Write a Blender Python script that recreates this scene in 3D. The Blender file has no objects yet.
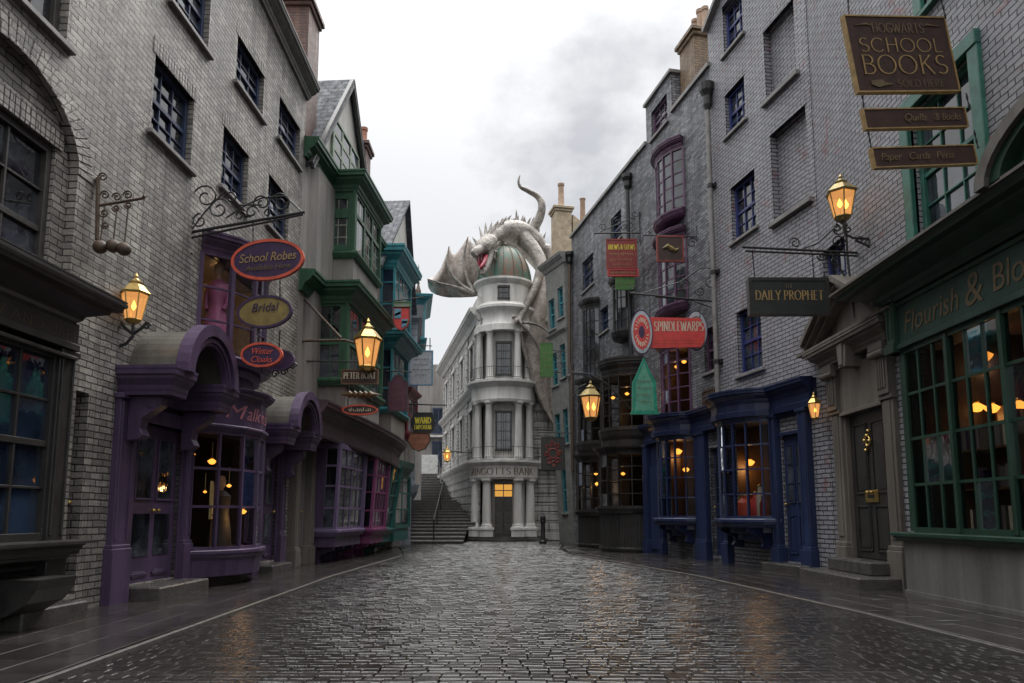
import bpy, bmesh, math, random
from mathutils import Vector, Matrix
random.seed(11)
R = math.radians
S = bpy.context.scene
COL = S.collection

# ------------------------------------------------------------------ camera, sky, sun, exposure
F, PX, PY, H = 720.0, 512.0, 425.0, 1.2          # focal length in pixels, principal point, eye height
TH = math.atan(90 / 720); CT, ST = math.cos(TH), math.sin(TH)
cd = bpy.data.cameras.new('camera'); cam = bpy.data.objects.new('camera', cd); COL.objects.link(cam)
cam.location = (0, 0, H); cam.rotation_euler = (R(90) + TH, 0, 0)
cd.sensor_width = 36.0; cd.lens = F / 1024 * 36.0
cd.shift_y = (PY - 341.5) / 1024
cd.clip_start = 0.05; cd.clip_end = 4000
S.camera = cam
SUN_EL, SUN_AZ = R(52), R(22)                     # azimuth from +Y towards +X
w = bpy.data.worlds.new('World'); S.world = w; w.use_nodes = True
nt = w.node_tree; nt.nodes.clear()
def wn(t, **k):
    n = nt.nodes.new(t)
    for a, b in k.items(): setattr(n, a, b)
    return n
out = wn('ShaderNodeOutputWorld'); bg = wn('ShaderNodeBackground'); bg.inputs[1].default_value = 0.1
sky = wn('ShaderNodeTexSky', sky_type='NISHITA', sun_disc=False); sky.sun_elevation = SUN_EL; sky.sun_rotation = SUN_AZ
tc = wn('ShaderNodeTexCoord'); sp = wn('ShaderNodeSeparateXYZ'); nt.links.new(tc.outputs['Generated'], sp.inputs[0])
def wm(op, a, b, c=None):
    n = wn('ShaderNodeMath', operation=op)
    for i, x in enumerate((a, b, c)):
        if x is None: continue
        if isinstance(x, (int, float)): n.inputs[i].default_value = x
        else: nt.links.new(x, n.inputs[i])
    return n.outputs[0]
zz = wm('MAXIMUM', sp.outputs[2], 0.0)
den = wm('ADD', zz, 0.35)
cx = wm('DIVIDE', sp.outputs[0], den); cy = wm('DIVIDE', sp.outputs[1], den)
cmb = wn('ShaderNodeCombineXYZ'); nt.links.new(cx, cmb.inputs[0]); nt.links.new(cy, cmb.inputs[1])
no = wn('ShaderNodeTexNoise'); no.inputs['Scale'].default_value = 4.5; no.inputs['Detail'].default_value = 7; no.inputs['Roughness'].default_value = 0.55
mp = wn('ShaderNodeMapping'); mp.inputs['Location'].default_value = (0.06, 2.42, 0.3)
nt.links.new(cmb.outputs[0], mp.inputs[0]); nt.links.new(mp.outputs[0], no.inputs['Vector'])
cr = wn('ShaderNodeValToRGB'); e = cr.color_ramp.elements
e[0].position = 0.40; e[0].color = (4.3, 4.29, 4.25, 1); e[1].position = 0.70; e[1].color = (2.5, 2.52, 2.58, 1)
# one grey cloud bank up over the right-hand roofs: distance in cloud-layer coordinates plus noise
cdx = wm('MULTIPLY', wm('SUBTRACT', cx, 0.115), 1.0); cdy = wm('MULTIPLY', wm('SUBTRACT', cy, 1.03), 0.62)
cds = wm('SQRT', wm('ADD', wm('MULTIPLY', cdx, cdx), wm('MULTIPLY', cdy, cdy)), 0.0)
clf = wm('SUBTRACT', wm('MULTIPLY_ADD', no.outputs[0], 1.15, 0.12), wm('MULTIPLY', cds, 1.5))
nt.links.new(clf, cr.inputs[0])
grad = wm('MULTIPLY_ADD', wm('POWER', zz, 5.0), 7.8, 0.93)     # overcast sky, brighter overhead
vm = wn('ShaderNodeVectorMath', operation='SCALE'); nt.links.new(cr.outputs[0], vm.inputs[0]); nt.links.new(grad, vm.inputs[3])
mx = wn('ShaderNodeMix', data_type='RGBA'); mx.inputs[0].default_value = 0.92
nt.links.new(sky.outputs[0], mx.inputs[6]); nt.links.new(vm.outputs[0], mx.inputs[7])
nt.links.new(mx.outputs[2], bg.inputs[0]); nt.links.new(bg.outputs[0], out.inputs[0])
sd = bpy.data.lights.new('sun', 'SUN'); sd.energy = 0.9; sd.angle = R(25); sd.color = (1, 0.97, 0.93)
so = bpy.data.objects.new('sun', sd); COL.objects.link(so)
so.rotation_euler = (R(90) - SUN_EL, 0, R(180) - SUN_AZ)
so.location = (0, 0, 60)
S.view_settings.view_transform = 'Standard'; S.view_settings.look = 'None'
S.view_settings.exposure = 1.05; S.view_settings.gamma = 1.0
S.render.engine = 'CYCLES'
S.cycles.max_bounces = 6; S.cycles.transparent_max_bounces = 10; S.cycles.caustics_reflective = False; S.cycles.caustics_refractive = False
S.cycles.sample_clamp_indirect = 4

# ------------------------------------------------------------------ projection onto real planes (used to read sizes off the photograph)
def ray(u, v):
    a = (u - PX) / F; b = (PY - v) / F
    return Vector((a, CT - b * ST, ST + b * CT))
def atY(u, v, Y):
    r = ray(u, v); t = Y / r.y
    return Vector((r.x * t, Y, H + r.z * t))
def gnd(u, v):
    r = ray(u, v); t = -H / r.z
    return Vector((r.x * t, r.y * t, 0))
class Wall:
    def __init__(s, p0, p1, side):
        s.p0 = Vector((p0[0], p0[1])); d = Vector((p1[0] - p0[0], p1[1] - p0[1])); s.L = d.length; s.d = d.normalized()
        s.side = side; s.sg = -1 if side == 'L' else 1
        s.n = Vector((s.d.y, -s.d.x)) if side == 'L' else Vector((-s.d.y, s.d.x))
        s.rz = math.atan2(s.d.y, s.d.x)
    def at(s, u, v, d=0.0):
        r = ray(u, v); q = s.p0 + s.n * d
        t = (q.x * s.n.x + q.y * s.n.y) / (r.x * s.n.x + r.y * s.n.y)
        return ((r.x * t - s.p0.x) * s.d.x + (r.y * t - s.p0.y) * s.d.y, H + r.z * t)
    def rect(s, uL, uR, ref, vt, vb, d=0.0):
        m = (vt + vb) / 2
        a = s.at(uL, m, d)[0]; b = s.at(uR, m, d)[0]
        return min(a, b), max(a, b), s.at(ref, vb, d)[1], s.at(ref, vt, d)[1]
    def w(s, a, d, z):
        p = s.p0 + s.d * a + s.n * d
        return Vector((p.x, p.y, z))

# ------------------------------------------------------------------ materials
MATS = {}
def newmat(name):
    m = bpy.data.materials.new(name); m.use_nodes = True
    t = m.node_tree; b = t.nodes['Principled BSDF']; MATS[name] = m
    return m, t, b
def N(t, typ, ins=None, **k):
    n = t.nodes.new(typ)
    for a, v in k.items(): setattr(n, a, v)
    for a, v in (ins or {}).items():
        if hasattr(v, 'is_linked') or hasattr(v, 'links'): t.links.new(v, n.inputs[a])
        else: n.inputs[a].default_value = v
    return n
def c4(c): return (c[0], c[1], c[2], 1.0)
def mixc(t, f, a, b, blend='MIX'):
    n = t.nodes.new('ShaderNodeMix'); n.data_type = 'RGBA'; n.blend_type = blend
    for i, v in ((0, f), (6, a), (7, b)):
        if hasattr(v, 'links'): t.links.new(v, n.inputs[i])
        else: n.inputs[i].default_value = v if i == 0 else c4(v)
    return n.outputs[2]
def ramp(t, f, p0, c0, p1, c1):
    n = t.nodes.new('ShaderNodeValToRGB'); e = n.color_ramp.elements
    e[0].position = p0; e[0].color = c4(c0); e[1].position = p1; e[1].color = c4(c1)
    t.links.new(f, n.inputs[0]); return n.outputs[0]
def noise(t, vec, scale, detail=4, rough=0.6, dist=0.0):
    n = N(t, 'ShaderNodeTexNoise', {'Scale': scale, 'Detail': detail, 'Roughness': rough, 'Distortion': dist})
    t.links.new(vec, n.inputs['Vector']); return n.outputs[0]
def bump(t, b, h, strength, dist=0.02, normal=None):
    n = N(t, 'ShaderNodeBump', {'Strength': strength, 'Distance': dist})
    t.links.new(h, n.inputs['Height'])
    if normal: t.links.new(normal, n.inputs['Normal'])
    t.links.new(n.outputs[0], b.inputs['Normal']); return n.outputs[0]
def paint(name, col, rough=0.45, vary=0.35, bmp=0.25, scale=6, wear=None, metal=0.0, streak=False):
    m, t, b = newmat(name); uv = t.nodes.new('ShaderNodeTexCoord').outputs['Object']
    v = uv
    if streak:
        mpn = N(t, 'ShaderNodeMapping', {'Scale': (1, 1, 0.12)}); t.links.new(uv, mpn.inputs[0]); v = mpn.outputs[0]
    n1 = noise(t, v, scale, 6, 0.65)
    n2 = noise(t, uv, scale * 7, 4, 0.7)
    dark = tuple(x * (1 - vary) for x in col); lite = tuple(min(1, x * (1 + vary * 0.7)) for x in col)
    c = ramp(t, n1, 0.3, dark, 0.72, lite)
    if wear:
        mk = ramp(t, n2, 0.6, (0, 0, 0), 0.72, (1, 1, 1))
        c = mixc(t, mk, c, wear)
    t.links.new(c, b.inputs['Base Color'])
    rr = ramp(t, n2, 0.25, (rough * 0.65,) * 3, 0.8, (min(1, rough * 1.35),) * 3)
    t.links.new(rr, b.inputs['Roughness']); b.inputs['Metallic'].default_value = metal
    bump(t, b, n2, bmp, 0.01)
    return m
def brick(name, a, bcol, mortar, bw=0.30, bh=0.10, ms=0.011, rough=0.5, spot=None, patch=None, stain=0.5):
    m, t, b = newmat(name)
    uv = t.nodes.new('ShaderNodeTexCoord').outputs['UV']
    wob = N(t, 'ShaderNodeTexNoise', {'Scale': 3.0, 'Detail': 3.0}); t.links.new(uv, wob.inputs['Vector'])
    sc = N(t, 'ShaderNodeVectorMath', operation='MULTIPLY_ADD'); t.links.new(wob.outputs['Color'], sc.inputs[0])
    sc.inputs[1].default_value = (0.045, 0.03, 0.0); t.links.new(uv, sc.inputs[2])
    br = N(t, 'ShaderNodeTexBrick', {'Color1': c4(a), 'Color2': c4(bcol), 'Mortar': c4(mortar), 'Scale': 1.0, 'Mortar Size': ms, 'Mortar Smooth': 0.35, 'Bias': 0.0, 'Brick Width': bw, 'Row Height': bh})
    br.offset = 0.5; t.links.new(sc.outputs[0], br.inputs['Vector'])
    n1 = noise(t, uv, 0.55, 5, 0.65); n2 = noise(t, uv, 28, 5, 0.75); n3 = noise(t, uv, 5.0, 3, 0.6)
    lo = 1 - stain
    smp = N(t, 'ShaderNodeMapping', {'Scale': (2.2, 0.16, 1)}); t.links.new(uv, smp.inputs[0]); n5 = noise(t, smp.outputs[0], 1.6, 5, 0.65)   # damp running down
    c = mixc(t, 1.0, br.outputs['Color'], ramp(t, n1, 0.3, (lo, lo, lo * 0.98), 0.7, (1.12, 1.12, 1.12)), 'MULTIPLY')
    c = mixc(t, 0.75, c, ramp(t, n5, 0.38, (0.42, 0.42, 0.43), 0.6, (1.08, 1.08, 1.08)), 'MULTIPLY')
    c = mixc(t, 0.9, c, ramp(t, n2, 0.25, (0.42, 0.42, 0.42), 0.78, (1.4, 1.4, 1.4)), 'MULTIPLY')
    if spot:
        c = mixc(t, ramp(t, n3, 0.62, (0, 0, 0), 0.78, (0.8, 0.8, 0.8)), c, spot)
    if patch:       # a worn whitewashed patch with red flakes: (colour, centre uv, half sizes)
        pc, cu, hs = patch
        mpn = N(t, 'ShaderNodeMapping', {'Location': (-cu[0] / hs[0], -cu[1] / hs[1], 0), 'Scale': (1 / hs[0], 1 / hs[1], 0)}); t.links.new(uv, mpn.inputs[0])
        ln = N(t, 'ShaderNodeVectorMath', operation='LENGTH'); t.links.new(mpn.outputs[0], ln.inputs[0])
        ad = N(t, 'ShaderNodeMath', operation='MULTIPLY_ADD'); t.links.new(n1, ad.inputs[0]); ad.inputs[1].default_value = 0.9; t.links.new(ln.outputs['Value'], ad.inputs[2])
        mk = ramp(t, ad.outputs[0], 1.15, (0.6, 0.6, 0.6), 1.5, (0, 0, 0)); mk = mixc(t, 1.0, mk, ramp(t, br.outputs['Fac'], 0.1, (1, 1, 1), 0.6, (0, 0, 0)), 'MULTIPLY')
        c = mixc(t, mk, c, pc)
        n4 = noise(t, uv, 1.7, 6, 0.75, 1.2)
        mk2 = mixc(t, 1.0, mk, ramp(t, n4, 0.58, (0, 0, 0), 0.64, (1, 1, 1)), 'MULTIPLY')
        c = mixc(t, mk2, c, (0.28, 0.06, 0.05))
    t.links.new(c, b.inputs['Base Color'])
    t.links.new(ramp(t, n3, 0.3, (rough * 0.7,) * 3, 0.75, (min(1, rough * 1.3),) * 3), b.inputs['Roughness'])
    inv = N(t, 'ShaderNodeMath', {1: -1.0}, operation='MULTIPLY_ADD'); t.links.new(br.outputs['Fac'], inv.inputs[0])
    t.links.new(n2, inv.inputs[2])
    bump(t, b, inv.outputs[0], 1.0, 0.02)
    return m
def glassy(name, col, rough=0.03, hi=6.0):
    m, t, b = newmat(name); uv = t.nodes.new('ShaderNodeTexCoord').outputs['Object']
    n1 = noise(t, uv, 1.3, 3); c = ramp(t, n1, 0.42, tuple(x * 0.6 for x in col), 0.66, tuple(min(.3, x * hi) for x in col))
    t.links.new(c, b.inputs['Base Color']); b.inputs['Roughness'].default_value = rough; b.inputs['IOR'].default_value = 1.95
    bump(t, b, noise(t, uv, 5, 2), 0.05, 0.02); return m
def clearglass(name, tint=(0.85, 0.85, 0.85), keep=0.9):
    m, t, b = newmat(name); t.nodes.remove(b); o = t.nodes['Material Output']
    tr = N(t, 'ShaderNodeBsdfTransparent', {'Color': c4(tint)}); gl = N(t, 'ShaderNodeBsdfGlossy', {'Roughness': 0.04, 'Color': c4((0.9, 0.93, 1))})
    uv = t.nodes.new('ShaderNodeTexCoord').outputs['Object']
    bp = N(t, 'ShaderNodeBump', {'Strength': 0.08, 'Distance': 0.02}); t.links.new(noise(t, uv, 4, 2), bp.inputs['Height']); t.links.new(bp.outputs[0], gl.inputs['Normal'])
    fr = N(t, 'ShaderNodeFresnel', {'IOR': 1.2})
    mxs = t.nodes.new('ShaderNodeMixShader'); t.links.new(fr.outputs[0], mxs.inputs[0]); t.links.new(tr.outputs[0], mxs.inputs[1]); t.links.new(gl.outputs[0], mxs.inputs[2])
    t.links.new(mxs.outputs[0], o.inputs[0]); return m
def glow(name, col, strength, mixw=1.0):
    m, t, b = newmat(name); t.nodes.remove(b); o = t.nodes['Material Output']
    em = N(t, 'ShaderNodeEmission', {'Color': c4(col), 'Strength': strength})
    if mixw < 1:
        tr = N(t, 'ShaderNodeBsdfTransparent', {'Color': (1, 0.85, 0.6, 1)})
        mxs = t.nodes.new('ShaderNodeMixShader'); mxs.inputs[0].default_value = mixw
        t.links.new(tr.outputs[0], mxs.inputs[1]); t.links.new(em.outputs[0], mxs.inputs[2]); t.links.new(mxs.outputs[0], o.inputs[0])
    else: t.links.new(em.outputs[0], o.inputs[0])
    return m

M = {}
M['brickL'] = brick('old_grey_brick', (0.56, 0.52, 0.465), (0.28, 0.26, 0.235), (0.03, 0.028, 0.026), bw=0.27, bh=0.088, ms=0.0095, rough=0.45, spot=(0.30, 0.28, 0.27))
M['brickR'] = brick('wet_blue_grey_brick', (0.385, 0.385, 0.435), (0.125, 0.127, 0.153), (0.02, 0.02, 0.024), bw=0.28, bh=0.093, ms=0.012, rough=0.42, spot=(0.30, 0.30, 0.325), patch=((0.36, 0.36, 0.39), (13.9, 6.6), (1.0, 3.4)))
M['brickR2'] = brick('weathered_slate_brick', (0.37, 0.375, 0.41), (0.10, 0.105, 0.123), (0.024, 0.024, 0.028), bw=0.26, bh=0.085, rough=0.45, spot=(0.34, 0.35, 0.37))
M['brickRed'] = brick('red_chimney_brick', (0.25, 0.10, 0.065), (0.19, 0.075, 0.055), (0.10, 0.08, 0.07), bw=0.24, bh=0.08)
M['brickTan'] = brick('tan_chimney_brick', (0.42, 0.27, 0.14), (0.30, 0.19, 0.11), (0.12, 0.09, 0.07), bw=0.24, bh=0.08)
M['ashlar'] = brick('pale_ashlar_stone', (0.66, 0.645, 0.615), (0.56, 0.545, 0.52), (0.20, 0.19, 0.18), bw=1.1, bh=0.42, ms=0.02, rough=0.6, stain=0.3)
M['blueash'] = brick('pale_blue_stone', (0.40, 0.45, 0.52), (0.34, 0.39, 0.46), (0.20, 0.22, 0.25), bw=0.7, bh=0.3, ms=0.012, stain=0.3)
M['slate'] = brick('slate_tiles', (0.10, 0.115, 0.14), (0.055, 0.065, 0.085), (0.015, 0.015, 0.02), bw=0.3, bh=0.2, ms=0.016, rough=0.75)
M['stone'] = paint('pale_stone', (0.66, 0.645, 0.615), 0.6, 0.3, 0.35, 3, streak=True)
M['sill'] = paint('grey_sill_stone', (0.22, 0.21, 0.20), 0.5, 0.35, 0.3, 5)
M['surround'] = paint('brown_grey_stone', (0.165, 0.148, 0.128), 0.55, 0.4, 0.35, 4, streak=True)
M['render'] = paint('grey_render', (0.235, 0.22, 0.205), 0.65, 0.45, 0.3, 2.2, streak=True)
M['renderlight'] = paint('pale_render', (0.47, 0.46, 0.43), 0.65, 0.25, 0.3, 2.5, streak=True)
M['rendergreen'] = paint('grey_green_render', (0.19, 0.195, 0.185), 0.6, 0.35, 0.4, 4)
M['tanstone'] = paint('tan_chimney_stone', (0.40, 0.32, 0.22), 0.65, 0.4, 0.4, 4)
M['plaster'] = paint('stained_plaster', (0.16, 0.155, 0.145), 0.5, 0.5, 0.25, 2.5, streak=True)
M['black'] = paint('black_painted_wood', (0.032, 0.030, 0.029), 0.36, 0.4, 0.3, 6, wear=(0.07, 0.065, 0.06))
M['greywood'] = paint('dark_grey_painted_wood', (0.052, 0.048, 0.045), 0.4, 0.45, 0.3, 5, wear=(0.12, 0.11, 0.105))
M['purple'] = paint('purple_painted_wood', (0.082, 0.052, 0.108), 0.42, 0.4, 0.25, 5, wear=(0.16, 0.135, 0.18), streak=True)
M['violet'] = paint('faded_violet_wood', (0.14, 0.10, 0.19), 0.45, 0.35, 0.25, 5, wear=(0.22, 0.19, 0.26), streak=True)
M['plum'] = paint('plum_fascia_wood', (0.075, 0.050, 0.062), 0.42, 0.4, 0.25, 4, wear=(0.11, 0.10, 0.10))
M['magenta'] = paint('magenta_painted_wood', (0.19, 0.045, 0.13), 0.42, 0.35, 0.25, 5, wear=(0.26, 0.15, 0.22))
M['teal'] = paint('teal_painted_wood', (0.04, 0.23, 0.27), 0.42, 0.4, 0.25, 5, wear=(0.10, 0.24, 0.25))
M['tealgreen'] = paint('sea_green_wood', (0.02, 0.12, 0.105), 0.42, 0.35, 0.25, 5)
M['green'] = paint('bottle_green_wood', (0.030, 0.095, 0.052), 0.4, 0.4, 0.25, 5, wear=(0.09, 0.15, 0.10), streak=True)
M['greenlt'] = paint('weathered_pale_green_wood', (0.24, 0.29, 0.22), 0.5, 0.4, 0.25, 5)
M['shopgreen'] = paint('dark_green_shopfront_wood', (0.017, 0.048, 0.033), 0.38, 0.4, 0.25, 5, wear=(0.035, 0.075, 0.056), streak=True)
M['fascia_green'] = paint('fascia_green', (0.024, 0.060, 0.046), 0.5, 0.4, 0.2, 2)
M['trimgreen'] = paint('sage_trim_green', (0.035, 0.14, 0.105), 0.42, 0.4, 0.25, 5, wear=(0.13, 0.20, 0.17))
M['blue'] = paint('navy_painted_wood', (0.021, 0.032, 0.088), 0.38, 0.45, 0.25, 5, wear=(0.055, 0.07, 0.16), streak=True)
M['bluewin'] = paint('dark_blue_window_paint', (0.03, 0.045, 0.10), 0.4, 0.35, 0.2, 6)
M['royal'] = paint('royal_blue_window_paint', (0.03, 0.042, 0.16), 0.4, 0.35, 0.2, 6)
M['mauve'] = paint('mauve_window_paint', (0.105, 0.05, 0.10), 0.42, 0.35, 0.2, 6)
M['crimson'] = paint('crimson_wood', (0.20, 0.03, 0.04), 0.42, 0.35, 0.2, 6)
M['lead'] = paint('wet_lead_sheet', (0.13, 0.12, 0.105), 0.35, 0.45, 0.25, 3, streak=True)
M['iron'] = paint('black_wrought_iron', (0.022, 0.022, 0.023), 0.42, 0.4, 0.3, 12)
M['rust'] = paint('rusty_iron', (0.10, 0.065, 0.045), 0.6, 0.5, 0.4, 10)
M['brass'] = paint('aged_brass', (0.52, 0.36, 0.12), 0.32, 0.35, 0.15, 12, metal=0.85)
M['brassdk'] = paint('weathered_brass', (0.34, 0.26, 0.11), 0.4, 0.4, 0.2, 10, metal=0.7)
M['copper'] = None
M['glassdark'] = glassy('old_dark_glass', (0.012, 0.014, 0.018))
M['glassblue'] = glassy('blue_tinted_glass', (0.012, 0.02, 0.036), hi=2.0)
M['glass'] = clearglass('clear_shop_glass')
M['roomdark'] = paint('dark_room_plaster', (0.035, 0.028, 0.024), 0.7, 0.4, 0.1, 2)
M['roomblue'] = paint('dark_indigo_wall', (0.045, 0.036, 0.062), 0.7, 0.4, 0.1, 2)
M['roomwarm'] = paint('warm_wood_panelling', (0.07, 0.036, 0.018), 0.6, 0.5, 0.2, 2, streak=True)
M['lanternglass'] = glow('lit_lantern_glass', (1.0, 0.46, 0.15), 0.44, 0.62)
M['flame'] = glow('flame', (1.0, 0.48, 0.08), 6.0)
M['globe'] = glow('lit_globe', (1.0, 0.36, 0.05), 1.15)
M['litpane'] = glow('warm_lit_window_glass', (1.0, 0.50, 0.10), 0.34)
M['gold'] = paint('faded_gold_lettering', (0.36, 0.24, 0.10), 0.45, 0.35, 0.1, 10)
M['golddim'] = paint('dim_gold_lettering', (0.15, 0.11, 0.06), 0.5, 0.4, 0.1, 10)
M['yellow'] = paint('yellow_sign_paint', (0.75, 0.62, 0.06), 0.45, 0.25, 0.1, 10)
M['cream'] = paint('cream_sign_paint', (0.62, 0.55, 0.42), 0.5, 0.3, 0.1, 10)
M['coral'] = paint('coral_sign_paint', (0.62, 0.10, 0.055), 0.45, 0.3, 0.15, 6)
M['red'] = paint('bright_red_sign_paint', (0.64, 0.065, 0.06), 0.42, 0.25, 0.15, 6)
M['darkred'] = paint('dull_red_sign_paint', (0.26, 0.04, 0.035), 0.45, 0.35, 0.15, 6)
M['navy'] = paint('navy_sign_paint', (0.05, 0.026, 0.075), 0.4, 0.35, 0.15, 6)
M['olive'] = paint('olive_gold_sign_paint', (0.24, 0.18, 0.06), 0.45, 0.4, 0.15, 6)
M['signbrown'] = paint('brown_sign_board', (0.055, 0.030, 0.024), 0.4, 0.35, 0.2, 5)
M['signblack'] = paint('black_sign_board', (0.025, 0.028, 0.027), 0.4, 0.4, 0.2, 5)
M['lavender'] = paint('purple_script_paint', (0.42, 0.17, 0.20), 0.5, 0.3, 0.1, 8)
M['signteal'] = paint('emerald_sign_paint', (0.01, 0.25, 0.16), 0.42, 0.3, 0.15, 6)
M['signmint'] = paint('mint_sign_panel', (0.10, 0.33, 0.23), 0.45, 0.3, 0.15, 6)
M['signgreen'] = paint('leaf_green_sign', (0.06, 0.17, 0.035), 0.5, 0.35, 0.15, 8)
M['palegrey'] = paint('pale_grey_blue_paint', (0.42, 0.46, 0.50), 0.5, 0.25, 0.15, 6)
M['white'] = paint('dull_white_paint', (0.62, 0.62, 0.60), 0.5, 0.25, 0.15, 6)
M['skyblue'] = paint('sky_blue_paint', (0.14, 0.30, 0.42), 0.5, 0.3, 0.15, 6)
M['plaque'] = paint('aubergine_sign_board', (0.13, 0.045, 0.075), 0.45, 0.35, 0.15, 6)
M['terracotta'] = paint('terracotta', (0.33, 0.13, 0.075), 0.6, 0.35, 0.2, 6)
M['tanpot'] = paint('tan_chimney_pot', (0.36, 0.24, 0.16), 0.6, 0.35, 0.2, 6)
M['timber'] = paint('turned_timber', (0.16, 0.09, 0.04), 0.45, 0.4, 0.2, 10)
M['pink'] = paint('pink_satin', (0.46, 0.15, 0.30), 0.4, 0.3, 0.15, 5, streak=True)
M['skin'] = paint('dummy_cloth', (0.45, 0.33, 0.24), 0.6, 0.2, 0.1, 8)
M['step'] = paint('wet_stone_step', (0.075, 0.070, 0.066), 0.3, 0.45, 0.35, 6)
M['stairstone'] = paint('dark_stair_stone', (0.15, 0.143, 0.137), 0.5, 0.4, 0.35, 6)
M['dragon'] = None
# dome copper, dragon hide, road setts, flagstones
def special():
    m, t, b = newmat('verdigris_copper'); o = t.nodes.new('ShaderNodeTexCoord').outputs['Object']
    mpn = N(t, 'ShaderNodeMapping', {'Scale': (1, 1, 0.35)}); t.links.new(o, mpn.inputs[0])
    n1 = noise(t, mpn.outputs[0], 2.6, 8, 0.75, 0.5)
    c = ramp(t, n1, 0.46, (0.055, 0.125, 0.092), 0.63, (0.20, 0.075, 0.045)); n2 = noise(t, o, 16, 4)
    c = mixc(t, 0.7, c, ramp(t, n2, 0.25, (0.5, 0.5, 0.5), 0.8, (1.3, 1.3, 1.3)), 'MULTIPLY')
    t.links.new(c, b.inputs['Base Color']); b.inputs['Roughness'].default_value = 0.5; bump(t, b, n2, 0.3, 0.02); M['copper'] = m
    m, t, b = newmat('pale_dragon_hide'); o = t.nodes.new('ShaderNodeTexCoord').outputs['Object']
    n1 = noise(t, o, 1.6, 7, 0.7, 0.6); vo = N(t, 'ShaderNodeTexVoronoi', {'Scale': 9.0}); t.links.new(o, vo.inputs['Vector'])
    c = ramp(t, n1, 0.34, (0.10, 0.085, 0.075), 0.64, (0.40, 0.365, 0.33))
    c = mixc(t, 0.6, c, ramp(t, vo.outputs['Distance'], 0.0, (1.1, 1.1, 1.1), 0.8, (0.55, 0.52, 0.5)), 'MULTIPLY')
    t.links.new(c, b.inputs['Base Color']); b.inputs['Roughness'].default_value = 0.55; bump(t, b, vo.outputs['Distance'], 0.6, 0.03); M['dragon'] = m
    m, t, b = newmat('dragon_wing_skin'); o = t.nodes.new('ShaderNodeTexCoord').outputs['Object']
    n1 = noise(t, o, 1.8, 7, 0.72, 1.0); n2 = noise(t, o, 11, 4, 0.7)
    c = ramp(t, n1, 0.34, (0.15, 0.12, 0.10), 0.64, (0.44, 0.385, 0.345))
    c = mixc(t, 0.6, c, ramp(t, n2, 0.3, (0.6, 0.6, 0.6), 0.75, (1.15, 1.15, 1.15)), 'MULTIPLY')
    t.links.new(c, b.inputs['Base Color']); b.inputs['Roughness'].default_value = 0.55; bump(t, b, n2, 0.5, 0.04); M['wing'] = m
    m, t, b = newmat('wet_setts'); o = t.nodes.new('ShaderNodeTexCoord').outputs['Object']
    n1 = noise(t, o, 0.45, 5, 0.65); n2 = noise(t, o, 45, 4, 0.7); n3 = noise(t, o, 6, 3, 0.6)
    pb = N(t, 'ShaderNodeTexBrick', {'Color1': (1.35, 1.35, 1.35, 1), 'Color2': (0.7, 0.7, 0.7, 1), 'Mortar': (0.8, 0.8, 0.8, 1), 'Scale': 1.0, 'Mortar Size': 0.03, 'Brick Width': 3.6, 'Row Height': 2.9}); t.links.new(o, pb.inputs['Vector'])
    c = ramp(t, n3, 0.25, (0.010, 0.009, 0.0085), 0.8, (0.032, 0.029, 0.027)); c = mixc(t, 0.8, c, pb.outputs['Color'], 'MULTIPLY'); t.links.new(c, b.inputs['Base Color'])
    t.links.new(mixc(t, 1.0, ramp(t, n1, 0.36, (0.07, 0.07, 0.07), 0.66, (0.21, 0.21, 0.21)), pb.outputs['Color'], 'MULTIPLY'), b.inputs['Roughness'])
    b.inputs['Specular IOR Level'].default_value = 0.55
    bump(t, b, n2, 0.30, 0.008, bump(t, b, n3, 0.30, 0.025)); M['setts'] = m
    m, t, b = newmat('wet_flagstones'); o = t.nodes.new('ShaderNodeTexCoord').outputs['Object']
    mpn = N(t, 'ShaderNodeMapping', {'Rotation': (0, 0, R(90))}); t.links.new(o, mpn.inputs[0])
    br = N(t, 'ShaderNodeTexBrick', {'Color1': (0.050, 0.044, 0.042, 1), 'Color2': (0.030, 0.027, 0.026, 1), 'Mortar': (0.015, 0.015, 0.015, 1), 'Scale': 1.0, 'Mortar Size': 0.012, 'Mortar Smooth': 0.3, 'Brick Width': 0.95, 'Row Height': 0.5}); t.links.new(mpn.outputs[0], br.inputs['Vector'])
    n1 = noise(t, o, 0.7, 5, 0.65); n2 = noise(t, o, 30, 4, 0.7)
    c = mixc(t, 0.8, br.outputs['Color'], ramp(t, n1, 0.3, (0.6, 0.6, 0.6), 0.75, (1.4, 1.35, 1.3)), 'MULTIPLY'); t.links.new(c, b.inputs['Base Color'])
    t.links.new(ramp(t, n1, 0.34, (0.09, 0.09, 0.09), 0.68, (0.26, 0.26, 0.26)), b.inputs['Roughness'])
    inv = N(t, 'ShaderNodeMath', {1: -1.5}, operation='MULTIPLY_ADD'); t.links.new(br.outputs['Fac'], inv.inputs[0]); t.links.new(n2, inv.inputs[2])
    bump(t, b, inv.outputs[0], 0.35, 0.012); M['flags'] = m
special()

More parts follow.
